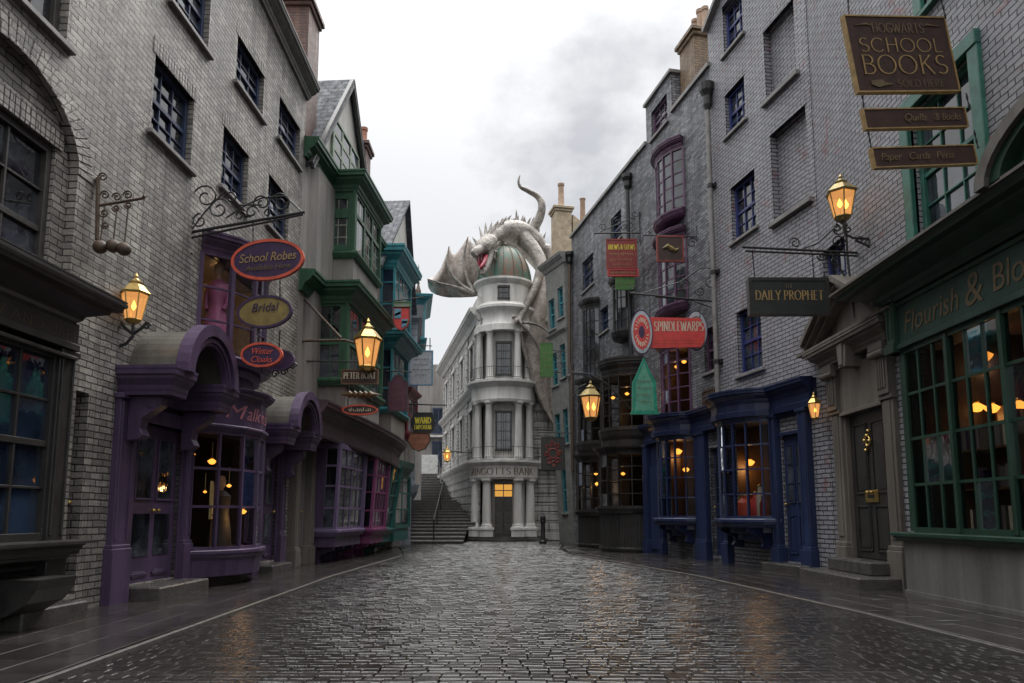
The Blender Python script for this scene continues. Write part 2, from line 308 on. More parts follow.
# ------------------------------------------------------------------ mesh builder
class MB:
    def __init__(s): s.v = []; s.f = []
    def add(s, vs, fs):
        o = len(s.v); s.v += [tuple(x) for x in vs]; s.f += [tuple(i + o for i in f) for f in fs]; return s
    def quad(s, a, b, c, d): return s.add((a, b, c, d), ((0, 1, 2, 3),))
    def box(s, x0, x1, y0, y1, z0, z1):
        vs = [(x, y, z) for z in (z0, z1) for y in (y0, y1) for x in (x0, x1)]
        return s.add(vs, ((0, 2, 3, 1), (4, 5, 7, 6), (0, 1, 5, 4), (2, 6, 7, 3), (0, 4, 6, 2), (1, 3, 7, 5)))
    def beam(s, a, b, wd, dp, nrm=(0, 1, 0)):
        a = Vector(a); b = Vector(b); d = (b - a).normalized(); n = Vector(nrm); n = (n - d * n.dot(d)).normalized(); u = d.cross(n)
        vs = []
        for p in (a, b):
            for q in ((-1, -1), (1, -1), (1, 1), (-1, 1)): vs.append(p + u * (q[0] * wd / 2) + n * (q[1] * dp / 2))
        return s.add(vs, ((0, 3, 2, 1), (4, 5, 6, 7), (0, 1, 5, 4), (1, 2, 6, 5), (2, 3, 7, 6), (3, 0, 4, 7)))
    def tube(s, pts, r, n=8, cap=True):
        pts = [Vector(p) for p in pts]; k = len(pts); rs = r if isinstance(r, (list, tuple)) else [r] * k
        vs = []; up = None
        for i, p in enumerate(pts):
            d = (pts[min(i + 1, k - 1)] - pts[max(i - 1, 0)]).normalized()
            if up is None: up = Vector((0, 0, 1)) if abs(d.z) < 0.9 else Vector((0, 1, 0))
            x = d.cross(up)
            if x.length < 1e-4: x = d.orthogonal()
            x.normalize(); y = x.cross(d).normalized(); up = y
            for j in range(n):
                a = 2 * math.pi * j / n; vs.append(p + (x * math.cos(a) + y * math.sin(a)) * rs[i])
        fs = [(i * n + j, i * n + (j + 1) % n, (i + 1) * n + (j + 1) % n, (i + 1) * n + j) for i in range(k - 1) for j in range(n)]
        if cap: fs += [tuple(range(n))[::-1], tuple(range((k - 1) * n, k * n))]
        return s.add(vs, fs)
    def lathe(s, prof, c=(0, 0, 0), n=16, a0=0.0, a1=360.0, rot=0):
        full = abs(a1 - a0) >= 359.9; m = n if full else n + 1; vs = []
        for r, z in prof:
            for j in range(m):
                a = R(a0 + (a1 - a0) * j / n + rot); vs.append((c[0] + r * math.cos(a), c[1] + r * math.sin(a), c[2] + z))
        fs = []
        for i in range(len(prof) - 1):
            for j in range(n):
                k = (j + 1) % m; fs.append((i * m + j, i * m + k, (i + 1) * m + k, (i + 1) * m + j))
        if full:
            if prof[0][0] > 1e-4: fs.append(tuple(range(m))[::-1])
            if prof[-1][0] > 1e-4: fs.append(tuple(range((len(prof) - 1) * m, len(prof) * m)))
        return s.add(vs, fs)
    def slab(s, poly, z0, z1):
        n = len(poly)
        vs = [(p[0], p[1], z0) for p in poly] + [(p[0], p[1], z1) for p in poly]
        return s.add(vs, [tuple(range(n))[::-1], tuple(range(n, 2 * n))] + [(i, (i + 1) % n, n + (i + 1) % n, n + i) for i in range(n)])
    def prism(s, poly, y0, y1):                      # outline in x,z extruded along y
        n = len(poly)
        vs = [(p[0], y0, p[1]) for p in poly] + [(p[0], y1, p[1]) for p in poly]
        return s.add(vs, [tuple(range(n)), tuple(range(n, 2 * n))[::-1]] + [(i, n + i, n + (i + 1) % n, (i + 1) % n) for i in range(n)])
    def sweep(s, prof, path, z=0.0, closed=False):   # prof [(d,z)] closed outline; path [(s,d)] in plan, d grows to the street
        n = len(path); m = len(prof); vs = []
        for i, p in enumerate(path):
            p = Vector(p); pr = Vector(path[(i - 1) % n] if closed else path[max(i - 1, 0)]); nx = Vector(path[(i + 1) % n] if closed else path[min(i + 1, n - 1)])
            t0 = (p - pr) if (p - pr).length > 1e-6 else (nx - p); t1 = (nx - p) if (nx - p).length > 1e-6 else t0
            t0 = t0.normalized(); t1 = t1.normalized()
            n0 = Vector((-t0.y, t0.x)); n1 = Vector((-t1.y, t1.x)); q = (n0 + n1)
            q = n0 if q.length < 1e-4 else q.normalized(); k = 1 / max(0.35, q.dot(n0))
            zz = z[i] if isinstance(z, (list, tuple)) else z
            for d, h in prof: vs.append((p.x + q.x * d * k, p.y + q.y * d * k, zz + h))
        fs = []
        for i in range(n if closed else n - 1):
            a = i * m; b = ((i + 1) % n) * m
            for j in range(m):
                k = (j + 1) % m; fs.append((a + j, a + k, b + k, b + j))
        if not closed: fs += [tuple(range(m))[::-1], tuple(range((n - 1) * m, n * m))]
        return s.add(vs, fs)
    def build(s, name, mat, parent=None, sg=1, smooth=False, bevel=0.0, mods=None):
        me = bpy.data.meshes.new(name); me.from_pydata([(x, y * sg, z) for x, y, z in s.v], [], s.f)
        bm = bmesh.new(); bm.from_mesh(me); bmesh.ops.recalc_face_normals(bm, faces=bm.faces)
        if bevel:
            ed = [e for e in bm.edges if len(e.link_faces) == 2 and e.calc_face_angle(0) > 0.6]
            bmesh.ops.bevel(bm, geom=ed, offset=bevel, segments=1, affect='EDGES', clamp_overlap=True)
        uv = bm.loops.layers.uv.new('uv')
        for f in bm.faces:
            n = f.normal; a = max(range(3), key=lambda i: abs(n[i]) * (1.0, 1.05, 1.0)[i]); f.smooth = smooth
            tx = None
            if a != 2:
                tv = Vector((-n.y, n.x)); tx = tv.normalized() if tv.length > 1e-5 else Vector((1, 0))
                if abs(tx.x) > abs(tx.y):
                    if tx.x < 0: tx = -tx
                elif tx.y < 0: tx = -tx
            for l in f.loops:
                c = l.vert.co
                l[uv].uv = (c.x, c.y) if a == 2 else (c.x * tx.x + c.y * tx.y, c.z)
        bm.to_mesh(me); bm.free()
        if smooth:
            me.set_sharp_from_angle(angle=R(38))
        o = bpy.data.objects.new(name, me); COL.objects.link(o)
        if mat is not None: me.materials.append(M[mat] if isinstance(mat, str) else mat)
        if parent is not None: o.parent = parent
        return o
def tag(o, label=None, cat=None, group=None, kind=None):
    for k, v in (('label', label), ('category', cat), ('group', group), ('kind', kind)):
        if v: o[k] = v
    return o
def thing(name, label, cat, loc=(0, 0, 0), rz=0.0, group=None):
    o = bpy.data.objects.new(name, None); o.empty_display_size = 0.2; COL.objects.link(o); o.location = loc; o.rotation_euler = (0, 0, rz)
    return tag(o, label, cat, group)
def copy_tree(o, parent=None):
    c = o.copy(); COL.objects.link(c)
    if parent is not None: c.parent = parent
    for ch in list(o.children): copy_tree(ch, c)
    return c

# ------------------------------------------------------------------ lettering
_E = {}
def glyph_strokes():
    def arc(cx, cy, rx, ry, a0, a1, n=9): return [(cx + rx * math.cos(R(a0 + (a1 - a0) * i / n)), cy + ry * math.sin(R(a0 + (a1 - a0) * i / n))) for i in range(n + 1)]
    g = {}
    L = lambda *p: list(p)
    g['A'] = (.78, [L((0, 0), (.38, 1)), L((.38, 1), (.78, 0)), L((.14, .36), (.64, .36))])
    g['B'] = (.6, [L((.08, 0), (.08, 1)), L((.08, 1), (.3, 1)) + arc(.3, .76, .24, .24, 90, -90), L((.08, .52), (.32, .52)) + arc(.32, .26, .28, .26, 90, -90) + [(.08, 0)]])
    g['C'] = (.75, [arc(.42, .5, .42, .5, 45, 315, 16)])
    g['D'] = (.75, [L((.08, 0), (.08, 1)), L((.08, 1), (.28, 1)) + arc(.28, .5, .47, .5, 90, -90, 14) + [(.08, 0)]])
    g['E'] = (.55, [L((.08, 0), (.08, 1)), L((.08, 1), (.52, 1)), L((.08, .52), (.44, .52)), L((.08, 0), (.54, 0))])
    g['F'] = (.52, [L((.08, 0), (.08, 1)), L((.08, 1), (.52, 1)), L((.08, .52), (.44, .52))])
    g['G'] = (.8, [arc(.42, .5, .42, .5, 45, 325, 16), L((.78, .42), (.78, .12)), L((.55, .42), (.86, .42))])
    g['H'] = (.76, [L((.08, 0), (.08, 1)), L((.68, 0), (.68, 1)), L((.08, .52), (.68, .52))])
    g['I'] = (.18, [L((.09, 0), (.09, 1))])
    g['K'] = (.68, [L((.08, 0), (.08, 1)), L((.1, .45), (.58, 1)), L((.25, .6), (.68, 0))])
    g['L'] = (.55, [L((.08, 0), (.08, 1)), L((.08, 0), (.54, 0))])
    g['M'] = (.9, [L((.06, 0), (.12, 1)), L((.12, 1), (.45, .05)), L((.45, .05), (.78, 1)), L((.78, 1), (.86, 0))])
    g['N'] = (.76, [L((.08, 0), (.08, 1)), L((.08, 1), (.68, 0)), L((.68, 0), (.68, 1))])
    g['O'] = (.9, [arc(.45, .5, .45, .5, 0, 360, 20)])
    g['P'] = (.58, [L((.08, 0), (.08, 1)), L((.08, 1), (.3, 1)) + arc(.3, .73, .26, .27, 90, -90) + [(.08, .46)]])
    g['R'] = (.66, [L((.08, 0), (.08, 1)), L((.08, 1), (.3, 1)) + arc(.3, .75, .25, .25, 90, -90) + [(.08, .5)], L((.28, .5), (.66, 0))])
    g['S'] = (.55, [arc(.28, .75, .24, .25, 40, 270, 10) + arc(.28, .25, .26, .25, 90, -140, 10)])
    g['T'] = (.7, [L((.35, 0), (.35, 1)), L((0, 1), (.7, 1))])
    g['U'] = (.74, [L((.08, 1), (.08, .35)) + arc(.37, .32, .29, .32, 180, 360) + [(.66, .35), (.66, 1)]])
    g['W'] = (1.05, [L((0, 1), (.26, 0)), L((.26, 0), (.52, .9)), L((.52, .9), (.78, 0)), L((.78, 0), (1.04, 1))])
    g['X'] = (.7, [L((0, 1), (.7, 0)), L((.7, 1), (0, 0))])
    g['Y'] = (.7, [L((0, 1), (.35, .48)), L((.7, 1), (.35, .48)), L((.35, 0), (.35, .48))])
    g['&'] = (.8, [arc(.35, .78, .18, .2, -60, 250, 10) + [(.75, 0)], arc(.33, .28, .3, .28, 60, 330, 12) + [(.75, .5)]])
    return g
GL = glyph_strokes()
def caps(mb, text, w, h, x0, z0, y, bold=1.0, serif=True, mirror=False, arch=0.0):
    """Roman capitals w x h centred on x0, base z0, lying at depth y."""
    tot = sum(.36 if c == ' ' else (GL.get(c, GL['O'])[0] + .2) for c in text) - .2
    cnt = [0]; k = w / tot; x = 0; hs = min(h, k * 1.15)
    def put(a, b, wd):
        a = Vector(a); b = Vector(b); d = b - a
        if d.length < 1e-6: return
        d.normalize(); n = Vector((-d.y, d.x)) * wd / 2; a = a - d * wd * .18; b = b + d * wd * .18
        q = []
        for p in (a - n, b - n, b + n, a + n):
            X = p.x - w / 2; Z = p.y
            if arch: Z += arch * (1 - (2 * X / w) ** 2)
            q.append((x0 + (-X if mirror else X), y - .0006 * (cnt[0] % 5), z0 + Z))
        cnt[0] += 1
        mb.quad(*q)
    for c in text:
        if c == ' ': x += .36; continue
        wd, st = GL.get(c, GL['O'])
        for ln in st:
            P = [((x + p[0]) * k, p[1] * h) for p in ln]
            for a, b in zip(P, P[1:]):
                d = Vector(b) - Vector(a); an = abs(d.y) / (d.length + 1e-9)
                put(a, b, hs * bold * (.055 + .085 * an ** 1.5))
            if serif and len(ln) == 2:
                for e in (0, 1):
                    d = Vector(P[1]) - Vector(P[0])
                    if abs(d.y) > .5 * d.length and P[e][1] < .03 * h or P[e][1] > .97 * h and abs(d.y) > .5 * d.length:
                        put((P[e][0] - .09 * hs * bold, P[e][1]), (P[e][0] + .09 * hs * bold, P[e][1]), hs * .05 * bold)
        x += wd + .2
    return mb
DG = None
def script_text(text, size, mat, parent, loc, rot, name='lettering', shear=0.3, width=None, extr=0.003):
    cu = bpy.data.curves.new('tmp', 'FONT'); cu.body = text; cu.size = size; cu.shear = shear; cu.align_x = 'CENTER'; cu.align_y = 'CENTER'; cu.extrude = extr
    ob = bpy.data.objects.new('tmp', cu); COL.objects.link(ob)
    bpy.context.view_layer.update(); dg = bpy.context.evaluated_depsgraph_get()
    me = bpy.data.meshes.new_from_object(ob.evaluated_get(dg)); bpy.data.objects.remove(ob); bpy.data.curves.remove(cu)
    me.name = name; me.materials.clear(); me.materials.append(M[mat])
    if width:
        xs = [v.co.x for v in me.vertices]; k = width / (max(xs) - min(xs) + 1e-6)
        for v in me.vertices: v.co.x *= k
    o = bpy.data.objects.new(name, me); COL.objects.link(o); o.parent = parent; o.location = loc; o.rotation_euler = rot
    return o

# ------------------------------------------------------------------ building pieces in a wall's frame (s along, d out to the street, z up)
class Bld:
    def __init__(s, wall, name, label, cat='building', group=None):
        s.w = wall; s.sg = wall.sg; s.e = thing(name, label, cat, (wall.p0.x, wall.p0.y, 0), wall.rz, group)
    def part(s, name, mb, mat, parent=None, **k): return mb.build(name, mat, parent if parent is not None else s.e, sg=s.sg, **k)
    def shell(s, s0, s1, z0, z1, ops, mat, th=0.3, depth=6.0, z1b=None, d=0.0, name='wall', roofmat='slate', side0=True, side1=True):
        z1b = z1 if z1b is None else z1b
        mb = MB(); S_ = sorted({s0, s1, *[o[0] for o in ops], *[o[1] for o in ops]}); Z_ = sorted({z0, min(z1, z1b), *[o[2] for o in ops], *[o[3] for o in ops]})
        S_ = [x for x in S_ if s0 - 1e-6 <= x <= s1 + 1e-6]; zt = min(z1, z1b); Z_ = [x for x in Z_ if z0 - 1e-6 <= x <= zt + 1e-6]
        def top(x, z): return z1 + (z1b - z1) * (x - s0) / (s1 - s0) if abs(z - zt) < 1e-6 else z
        def hole(a, b, c, e): return any(o[0] - 1e-6 <= a and b <= o[1] + 1e-6 and o[2] - 1e-6 <= c and e <= o[3] + 1e-6 for o in ops)
        for a, b in zip(S_, S_[1:]):
            for c, e in zip(Z_, Z_[1:]):
                if hole(a, b, c, e): continue
                mb.quad((a, d, c), (b, d, c), (b, d, top(b, e)), (a, d, top(a, e)))
        for o in ops:                                   # reveals
            a, b, c, e = max(o[0], s0), min(o[1], s1), max(o[2], z0), min(o[3], zt)
            i = d - th
            if o[2] > z0: mb.quad((a, d, c), (b, d, c), (b, i, c), (a, i, c))
            mb.quad((a, d, e), (b, d, e), (b, i, e), (a, i, e)); mb.quad((a, d, c), (a, d, e), (a, i, e), (a, i, c)); mb.quad((b, d, c), (b, d, e), (b, i, e), (b, i, c))
        bk = d - depth
        if side0: mb.quad((s0, d, z0), (s0, d, z1), (s0, bk, z1), (s0, bk, z0))
        if side1: mb.quad((s1, d, z0), (s1, d, z1b), (s1, bk, z1b), (s1, bk, z0))
        mb.quad((s0, bk, z0), (s1, bk, z0), (s1, bk, z1b), (s0, bk, z1))
        r = s.part(name, mb, mat)
        m2 = MB(); m2.add([(s0, d - .02, z1 - .02), (s1, d - .02, z1b - .02), (s1, bk + .02, z1b - .02), (s0, bk + .02, z1 - .02), (s0, d - .02, z1 - .25), (s1, d - .02, z1b - .25), (s1, bk + .02, z1b - .25), (s0, bk + .02, z1 - .25)], ((0, 1, 2, 3), (7, 6, 5, 4), (0, 4, 5, 1), (1, 5, 6, 2), (2, 6, 7, 3), (3, 7, 4, 0)))
        s.part('roof', m2, roofmat)
        return r
    def sash(s, r, rows, cols, mat, glass='glassdark', d=-0.12, sill='sill', fw=0.07, casing=None, name='window', sash_split=True, silldep=0.08, parent=None):
        s0, s1, z0, z1 = r; mb = MB()
        mb.box(s0, s0 + fw, d - .06, d + .03, z0, z1); mb.box(s1 - fw, s1, d - .06, d + .03, z0, z1); mb.box(s0 + fw, s1 - fw, d - .06, d + .028, z1 - fw, z1); mb.box(s0 + fw, s1 - fw, d - .06, d + .032, z0, z0 + fw * 1.2)
        a, b, c, e = s0 + fw, s1 - fw, z0 + fw * 1.2, z1 - fw; mid = (c + e) / 2
        if sash_split: mb.box(a, b, d - .055, d + .012, mid - .035, mid + .035)
        t = .028
        for i in range(1, cols):
            x = a + (b - a) * i / cols; mb.box(x - t / 2, x + t / 2, d - .045, d, c, e)
        for j in range(1, rows):
            z = c + (e - c) * j / rows
            if sash_split and abs(z - mid) < .05: continue
            mb.box(a, b, d - .047, d - .002, z - t / 2, z + t / 2)
        o = s.part(name, mb, mat, parent, bevel=0.004)
        g = MB(); cw = (b - a) / cols; rh = (e - c) / rows
        for i in range(cols):
            for j in range(rows):
                x0 = a + cw * i; z = c + rh * j; k = [random.uniform(-.011, .011) for _ in range(3)]
                y = d - .035
                g.quad((x0, y + k[0], z), (x0 + cw, y + k[1], z), (x0 + cw, y + k[1] + k[2], z + rh), (x0, y + k[0] + k[2], z + rh))
        s.part('pane', g, glass, o)
        if sill:
            m = MB(); m.box(s0 - .1, s1 + .1, d - .05, silldep, z0 - .085, z0 - .003); s.part('sill', m, sill, o, bevel=.012)
        if casing:
            m = MB(); cw = casing
            m.box(s0 - cw, s0, -.05, .07, z0, z1); m.box(s1, s1 + cw, -.05, .07, z0, z1); m.box(s0 - cw, s1 + cw, -.05, .09, z1, z1 + cw); s.part('casing', m, mat, o, bevel=.012)
        return o
    def glaze(s, path, z0, z1, rows, cols, mat, glass='glass', name='bay_window', post=.07, rail=.08, bar=.028, back=.03, lean=None, parent=None, ratio=None):
        """window frame following a plan path; cols = panes per facet (int or list)."""
        mb = MB(); g = MB(); n = len(path) - 1
        cs = cols if isinstance(cols, (list, tuple)) else [cols] * n
        zr = [z0 + (z1 - z0) * j / rows for j in range(rows + 1)] if ratio is None else [z0 + (z1 - z0) * q for q in ratio]
        def P(i, t, z):
            a = Vector(path[i]); b = Vector(path[i + 1]); p = a.lerp(b, t)
            q = Vector((p.x, p.y, z))
            return q + Vector(lean) * (z - z0) if lean else q
        for i in range(n):
            a = Vector(path[i]); b = Vector(path[i + 1]); t = (b - a).normalized(); nr = Vector((-t.y, t.x, 0))
            for j, z in enumerate(zr):
                e = j in (0, len(zr) - 1)
                mb.beam(P(i, 0, z), P(i, 1, z), rail if e else bar * 1.05, .07 if e else .04, nr)
            for k in range(0, cs[i] + 1):
                big = k in (0, cs[i])
                if big and k and i < n - 1: continue
                wv = post if (big and (i == 0 and k == 0 or i == n - 1 and k == cs[i] or post > .05)) else bar
                mb.beam(P(i, k / cs[i], z0), P(i, k / cs[i], z1), wv, .075 if big else .042, nr)
            for k in range(cs[i]):
                for j in range(len(zr) - 1):
                    q = [random.uniform(-.006, .006) for _ in range(3)]; o = [P(i, k / cs[i], zr[j]), P(i, (k + 1) / cs[i], zr[j]), P(i, (k + 1) / cs[i], zr[j + 1]), P(i, k / cs[i], zr[j + 1])]
                    dd = (q[0], q[1], q[1] + q[2], q[0] + q[2])
                    g.quad(*[p - nr * (back - .03 + dd[x]) for x, p in enumerate(o)])
        o = s.part(name, mb, mat, parent); s.part('pane', g, glass, o); return o
    def door(s, r, mat, d=-.08, glassrows=None, gz=.45, knob='brass', panels=((.08, .40),), name='door', ncol=2):
        s0, s1, z0, z1 = r; w = s1 - s0; h = z1 - z0; mb = MB(); mb.box(s0, s1, d - .06, d, z0, z1)
        g = MB(); st = .09 * w + .03; cw = (w - st * (ncol + 1)) / ncol
        fr = MB()
        def pan(x, a, b): # raised moulding round a panel
            for q in ((x, x + cw, a, a + .03), (x, x + cw, b - .03, b), (x, x + .03, a, b), (x + cw - .03, x + cw, a, b)): mb.box(q[0], q[1], d, d + .022, q[2], q[3])
            mb.box(x + .07, x + cw - .07, d, d + .014, a + .07, b - .07)
        for c in range(ncol):
            x = s0 + st + c * (cw + st)
            for p in panels: pan(x, z0 + h * p[0], z0 + h * p[1])
            if glassrows:
                a, b = z0 + h * gz, z1 - .12 * h * .7
                g.box(x, x + cw, d, d + .006, a, b)
                for j in range(glassrows + 1):
                    z = a + (b - a) * j / glassrows; mb.box(x - .01, x + cw + .01, d, d + .025, z - .015, z + .015)
                mb.box(x - .015, x + .015, d, d + .026, a, b); mb.box(x + cw - .015, x + cw + .015, d, d + .026, a, b)
        o = s.part(name, mb, mat, bevel=.005)
        if glassrows: s.part('pane', g, 'glassdark', o)
        for x in ([s0 + w / 2 - .07, s0 + w / 2 + .07] if ncol == 2 and w > 1.15 else [s1 - .1 * w]):
            k = MB(); k.lathe([(0, -.035), (.028, -.02), (.036, 0), (.028, .02), (0, .035)], (x, d + .06, z0 + h * .45), 10); k.box(x - .012, x + .012, d, d + .05, z0 + h * .45 - .012, z0 + h * .45 + .012)
            s.part('door_knob', k, knob, o, smooth=True)
        return o
def corn(h, dep, kind=0):
    if kind == 0: p = [(-.05, 0), (dep * .18, 0), (dep * .22, h * .12), (dep * .30, h * .2), (dep * .34, h * .34), (dep * .55, h * .46), (dep * .72, h * .56), (dep * .74, h * .66), (dep * .92, h * .7), (dep * .94, h * .84), (dep, h * .9), (dep, h), (-.05, h * 1.06)]
    elif kind == 1: p = [(-.05, 0), (dep * .5, 0), (dep * .62, h * .2), (dep * .8, h * .35), (dep * .82, h * .55), (dep, h * .6), (dep, h * .9), (dep * .9, h), (-.05, h)]
    else: p = [(-.05, 0), (dep * .35, h * .08), (dep * .7, h * .35), (dep * .9, h * .7), (dep, h * .8), (dep, h), (-.05, h)]
    return p
def arcpath(sc, wd, dep, n=8, base=0.0, flat=0.0):
    """bow in plan, n facets, bulging dep beyond base"""
    c = wd / 2; r = (c * c + dep * dep) / (2 * dep); a = math.asin(min(1, c / r)) if dep <= c else math.pi - math.asin(min(1, c / r))
    return [(sc + r * math.sin(-a + 2 * a * i / n), base + r * math.cos(-a + 2 * a * i / n) - (r - dep)) for i in range(n + 1)]
def ang(path_len): pass
def spiral(c, r0, turns, start, nrm='x', n=22, sgn=1, grow=0.25):
    """flat scroll in the x-z plane"""
    p = []
    for i in range(n + 1):
        t = i / n; a = start + sgn * turns * 2 * math.pi * t; r = r0 * (1 - (1 - grow) * t); p.append((c[0] + r * math.cos(a), c[1], c[2] + r * math.sin(a)))
    return p
# ------------------------------------------------------------------ the ground
KL = [(-3.42, -1), (-3.42, 5.2), (-3.55, 14.4), (-3.25, 21.6), (-4.2, 27), (-5.0, 29.3), (-5.2, 33)]
KR = [(4.55, -1), (4.45, 6.2), (4.3, 9), (3.65, 14.5), (2.55, 19.2), (1.85, 22.7), (1.75, 26), (2.4, 33)]
def lerpx(K, y):
    for (xa, ya), (xb, yb) in zip(K, K[1:]):
        if ya <= y <= yb: return xa + (xb - xa) * (y - ya) / (yb - ya)
    return K[-1][0]
g = MB(); g.box(-400, 400, -300, 500, -1.0, -0.045)
tag(g.build('ground', 'flags'), kind='structure')
def pavement(K, outer, name):
    mb = MB(); ys = sorted({k[1] for k in K} | {14.0, 18, 24, 28})
    for a, b in zip(ys, ys[1:]):
        mb.add([(lerpx(K, a), a, 0), (outer, a, 0), (outer, b, 0), (lerpx(K, b), b, 0), (lerpx(K, a), a, -.05), (outer, a, -.05), (outer, b, -.05), (lerpx(K, b), b, -.05)], ((0, 1, 2, 3), (0, 3, 7, 4)))
    tag(mb.build(name, 'flags'), kind='structure')
pavement(KL, -9.0, 'pavement_bed'); pavement(KR, 9.5, 'pavement_bed')
def slabs(K, sgn, name):
    rnd = random.Random(9 + sgn); mb = MB(); wdt = .44
    for r in range(9):
        y = 2.2 + rnd.uniform(0, .5)
        while y < 28.5:
            ln = rnd.uniform(.5, .95); y1 = y + ln; e = .006; tz = [rnd.gauss(0, .0022) for _ in range(4)]; z = .017 + rnd.gauss(0, .0012)
            xa = [lerpx(K, yy) + sgn * (.07 + r * wdt + e) for yy in (y + e, y1 - e)]; xb = [lerpx(K, yy) + sgn * (.07 + (r + 1) * wdt - e) for yy in (y + e, y1 - e)]
            q = [(xa[0], y + e), (xb[0], y + e), (xb[1], y1 - e), (xa[1], y1 - e)]; c = (sum(p[0] for p in q) / 4, (y + y1) / 2)
            qi = [(p[0] + (.006 if p[0] < c[0] else -.006), p[1] + (.006 if p[1] < c[1] else -.006)) for p in q]
            mb.add([(p[0], p[1], .002) for p in q] + [(p[0], p[1], z - .006 + t_) for p, t_ in zip(q, tz)] + [(p[0], p[1], z + t_) for p, t_ in zip(qi, tz)], [(8, 9, 10, 11)] + [(k, (k + 1) % 4, 4 + (k + 1) % 4, 4 + k) for k in range(4)] + [(4 + k, 4 + (k + 1) % 4, 8 + (k + 1) % 4, 8 + k) for k in range(4)])
            y = y1
    tag(mb.build(name, 'slabs'), kind='structure')
M['slabs'] = paint('wet_paving_slab', (0.036, 0.032, 0.031), 0.17, 0.55, 0.10, 1.3)
slabs(KL, -1, 'pavement'); slabs(KR, 1, 'pavement')
def kerbline(K, name, wd=.028):
    mb = MB(); p = [(x, y) for x, y in K if y < 24]
    # rounded pale edging a little proud of the paving
    mb.sweep([(-wd, -.04), (wd, -.04), (wd, .014), (wd * .5, .02), (-wd * .5, .02), (-wd, .014)], p)
    tag(mb.build(name, 'kerb', smooth=False), kind='structure')
M['kerb'] = paint('worn_kerb_edge', (0.10, 0.094, 0.088), 0.35, 0.4, 0.3, 9)
kerbline(KL, 'kerb'); kerbline(KR, 'kerb')
def channel(y): return .38 - .088 * (y - 5.1) if y < 24 else -1.28
def setts():
    rnd = random.Random(3); vs = []; fs = []; y = -0.9
    while y < 33.2:
        dy = rnd.uniform(.09, .12) if y < 26 else .14; xa = lerpx(KL, y) + .07; xb = lerpx(KR, y) - .07; x = xa - rnd.uniform(0, .2)
        while x < xb:
            wx = rnd.uniform(.13, .23); ch = channel(y)
            x0, x1 = max(x, xa), min(x + wx, xb); inch = ch - .12 < (x0 + x1) / 2 < ch + .12
            if x1 - x0 > .05:
                gp = .004; zc = rnd.gauss(0, .0015) - (.006 if inch else 0); tx, ty = (rnd.gauss(0, .02), rnd.gauss(0, .02)) if not inch else (0, 0)
                cxm, cym = (x0 + x1) / 2, y + dy / 2; hx, hy = (x1 - x0) / 2 - gp, dy / 2 - gp
                o = len(vs); bv = .008; jx = [rnd.uniform(-.004, .004) for _ in range(8)]
                for k, (sx, sy) in enumerate(((-1, -1), (1, -1), (1, 1), (-1, 1))):
                    X, Y = cxm + sx * hx + jx[k], cym + sy * hy + jx[k + 4] * .6; vs.append((X, Y, -.045))
                for k, (sx, sy) in enumerate(((-1, -1), (1, -1), (1, 1), (-1, 1))):
                    X, Y = cxm + sx * hx + jx[k], cym + sy * hy + jx[k + 4] * .6; vs.append((X, Y, -.007 + zc + tx * sx * hx + ty * sy * hy))
                for k, (sx, sy) in enumerate(((-1, -1), (1, -1), (1, 1), (-1, 1))):
                    X, Y = cxm + sx * (hx - bv) + jx[k], cym + sy * (hy - bv) + jx[k + 4] * .6; vs.append((X, Y, .0 + zc + tx * sx * (hx - bv) + ty * sy * (hy - bv)))
                for k in range(4):
                    j = (k + 1) % 4; fs.append((o + k, o + j, o + 4 + j, o + 4 + k)); fs.append((o + 4 + k, o + 4 + j, o + 8 + j, o + 8 + k))
                fs.append((o + 8, o + 9, o + 10, o + 11))
            x += wx
        y += dy
    mb = MB(); mb.v = vs; mb.f = fs
    ob = mb.build('road', 'setts', smooth=False); tag(ob, kind='structure')
setts()

# ------------------------------------------------------------------ shared pieces
def soldier(B, s0, s1, z, h=.24, mat='brickL', d=.006):
    mb = MB(); n = max(3, int((s1 - s0) / .085)); w = (s1 - s0) / n
    for i in range(n): mb.box(s0 + i * w + .006, s0 + (i + 1) * w - .006, -.1, d + random.uniform(0, .006), z, z + h)
    B.part('lintel', mb, mat, bevel=.004)
def console(B, s, z1, h, dep, wd, mat, d=0.0, name='console'):
    p = [(0, 0), (dep * .35, .02 * h), (dep * .5, h * .12), (dep * .38, h * .28), (dep * .42, h * .5), (dep * .75, h * .66), (dep, h * .8), (dep, h), (0, h)]
    mb = MB(); n = len(p); vs = [(s - wd / 2, d + a, z1 - h + b) for a, b in p] + [(s + wd / 2, d + a, z1 - h + b) for a, b in p]
    mb.add(vs, [tuple(range(n)), tuple(range(n, 2 * n))[::-1]] + [(i, n + i, n + (i + 1) % n, (i + 1) % n) for i in range(n)])
    for q in (-1, 1): mb.tube([(s + q * wd * .55, d + dep * .7, z1 - h * .16), (s + q * wd * .3, d + dep * .7, z1 - h * .16)], h * .12, 10)
    B.part(name, mb, mat, bevel=.006)
def pilaster(B, s0, s1, z0, z1, mat, dep=.12, plinth=.55, name='pilaster', d=0.0):
    mb = MB(); mb.box(s0, s1, d - .05, d + dep, z0, z1); mb.box(s0 - .035, s1 + .035, d - .05, d + dep + .045, z0, z0 + plinth)
    mb.box(s0 - .02, s1 + .02, d - .05, d + dep + .025, z0 + plinth, z0 + plinth + .05); w = s1 - s0
    for a, b in ((s0 + .03, s0 + .06), (s1 - .06, s1 - .03)): mb.box(a, b, d, d + dep + .02, z0 + plinth + .12, z1 - .1)
    mb.box(s0 - .03, s1 + .03, d - .05, d + dep + .04, z1 - .07, z1)
    return B.part(name, mb, mat, bevel=.008)
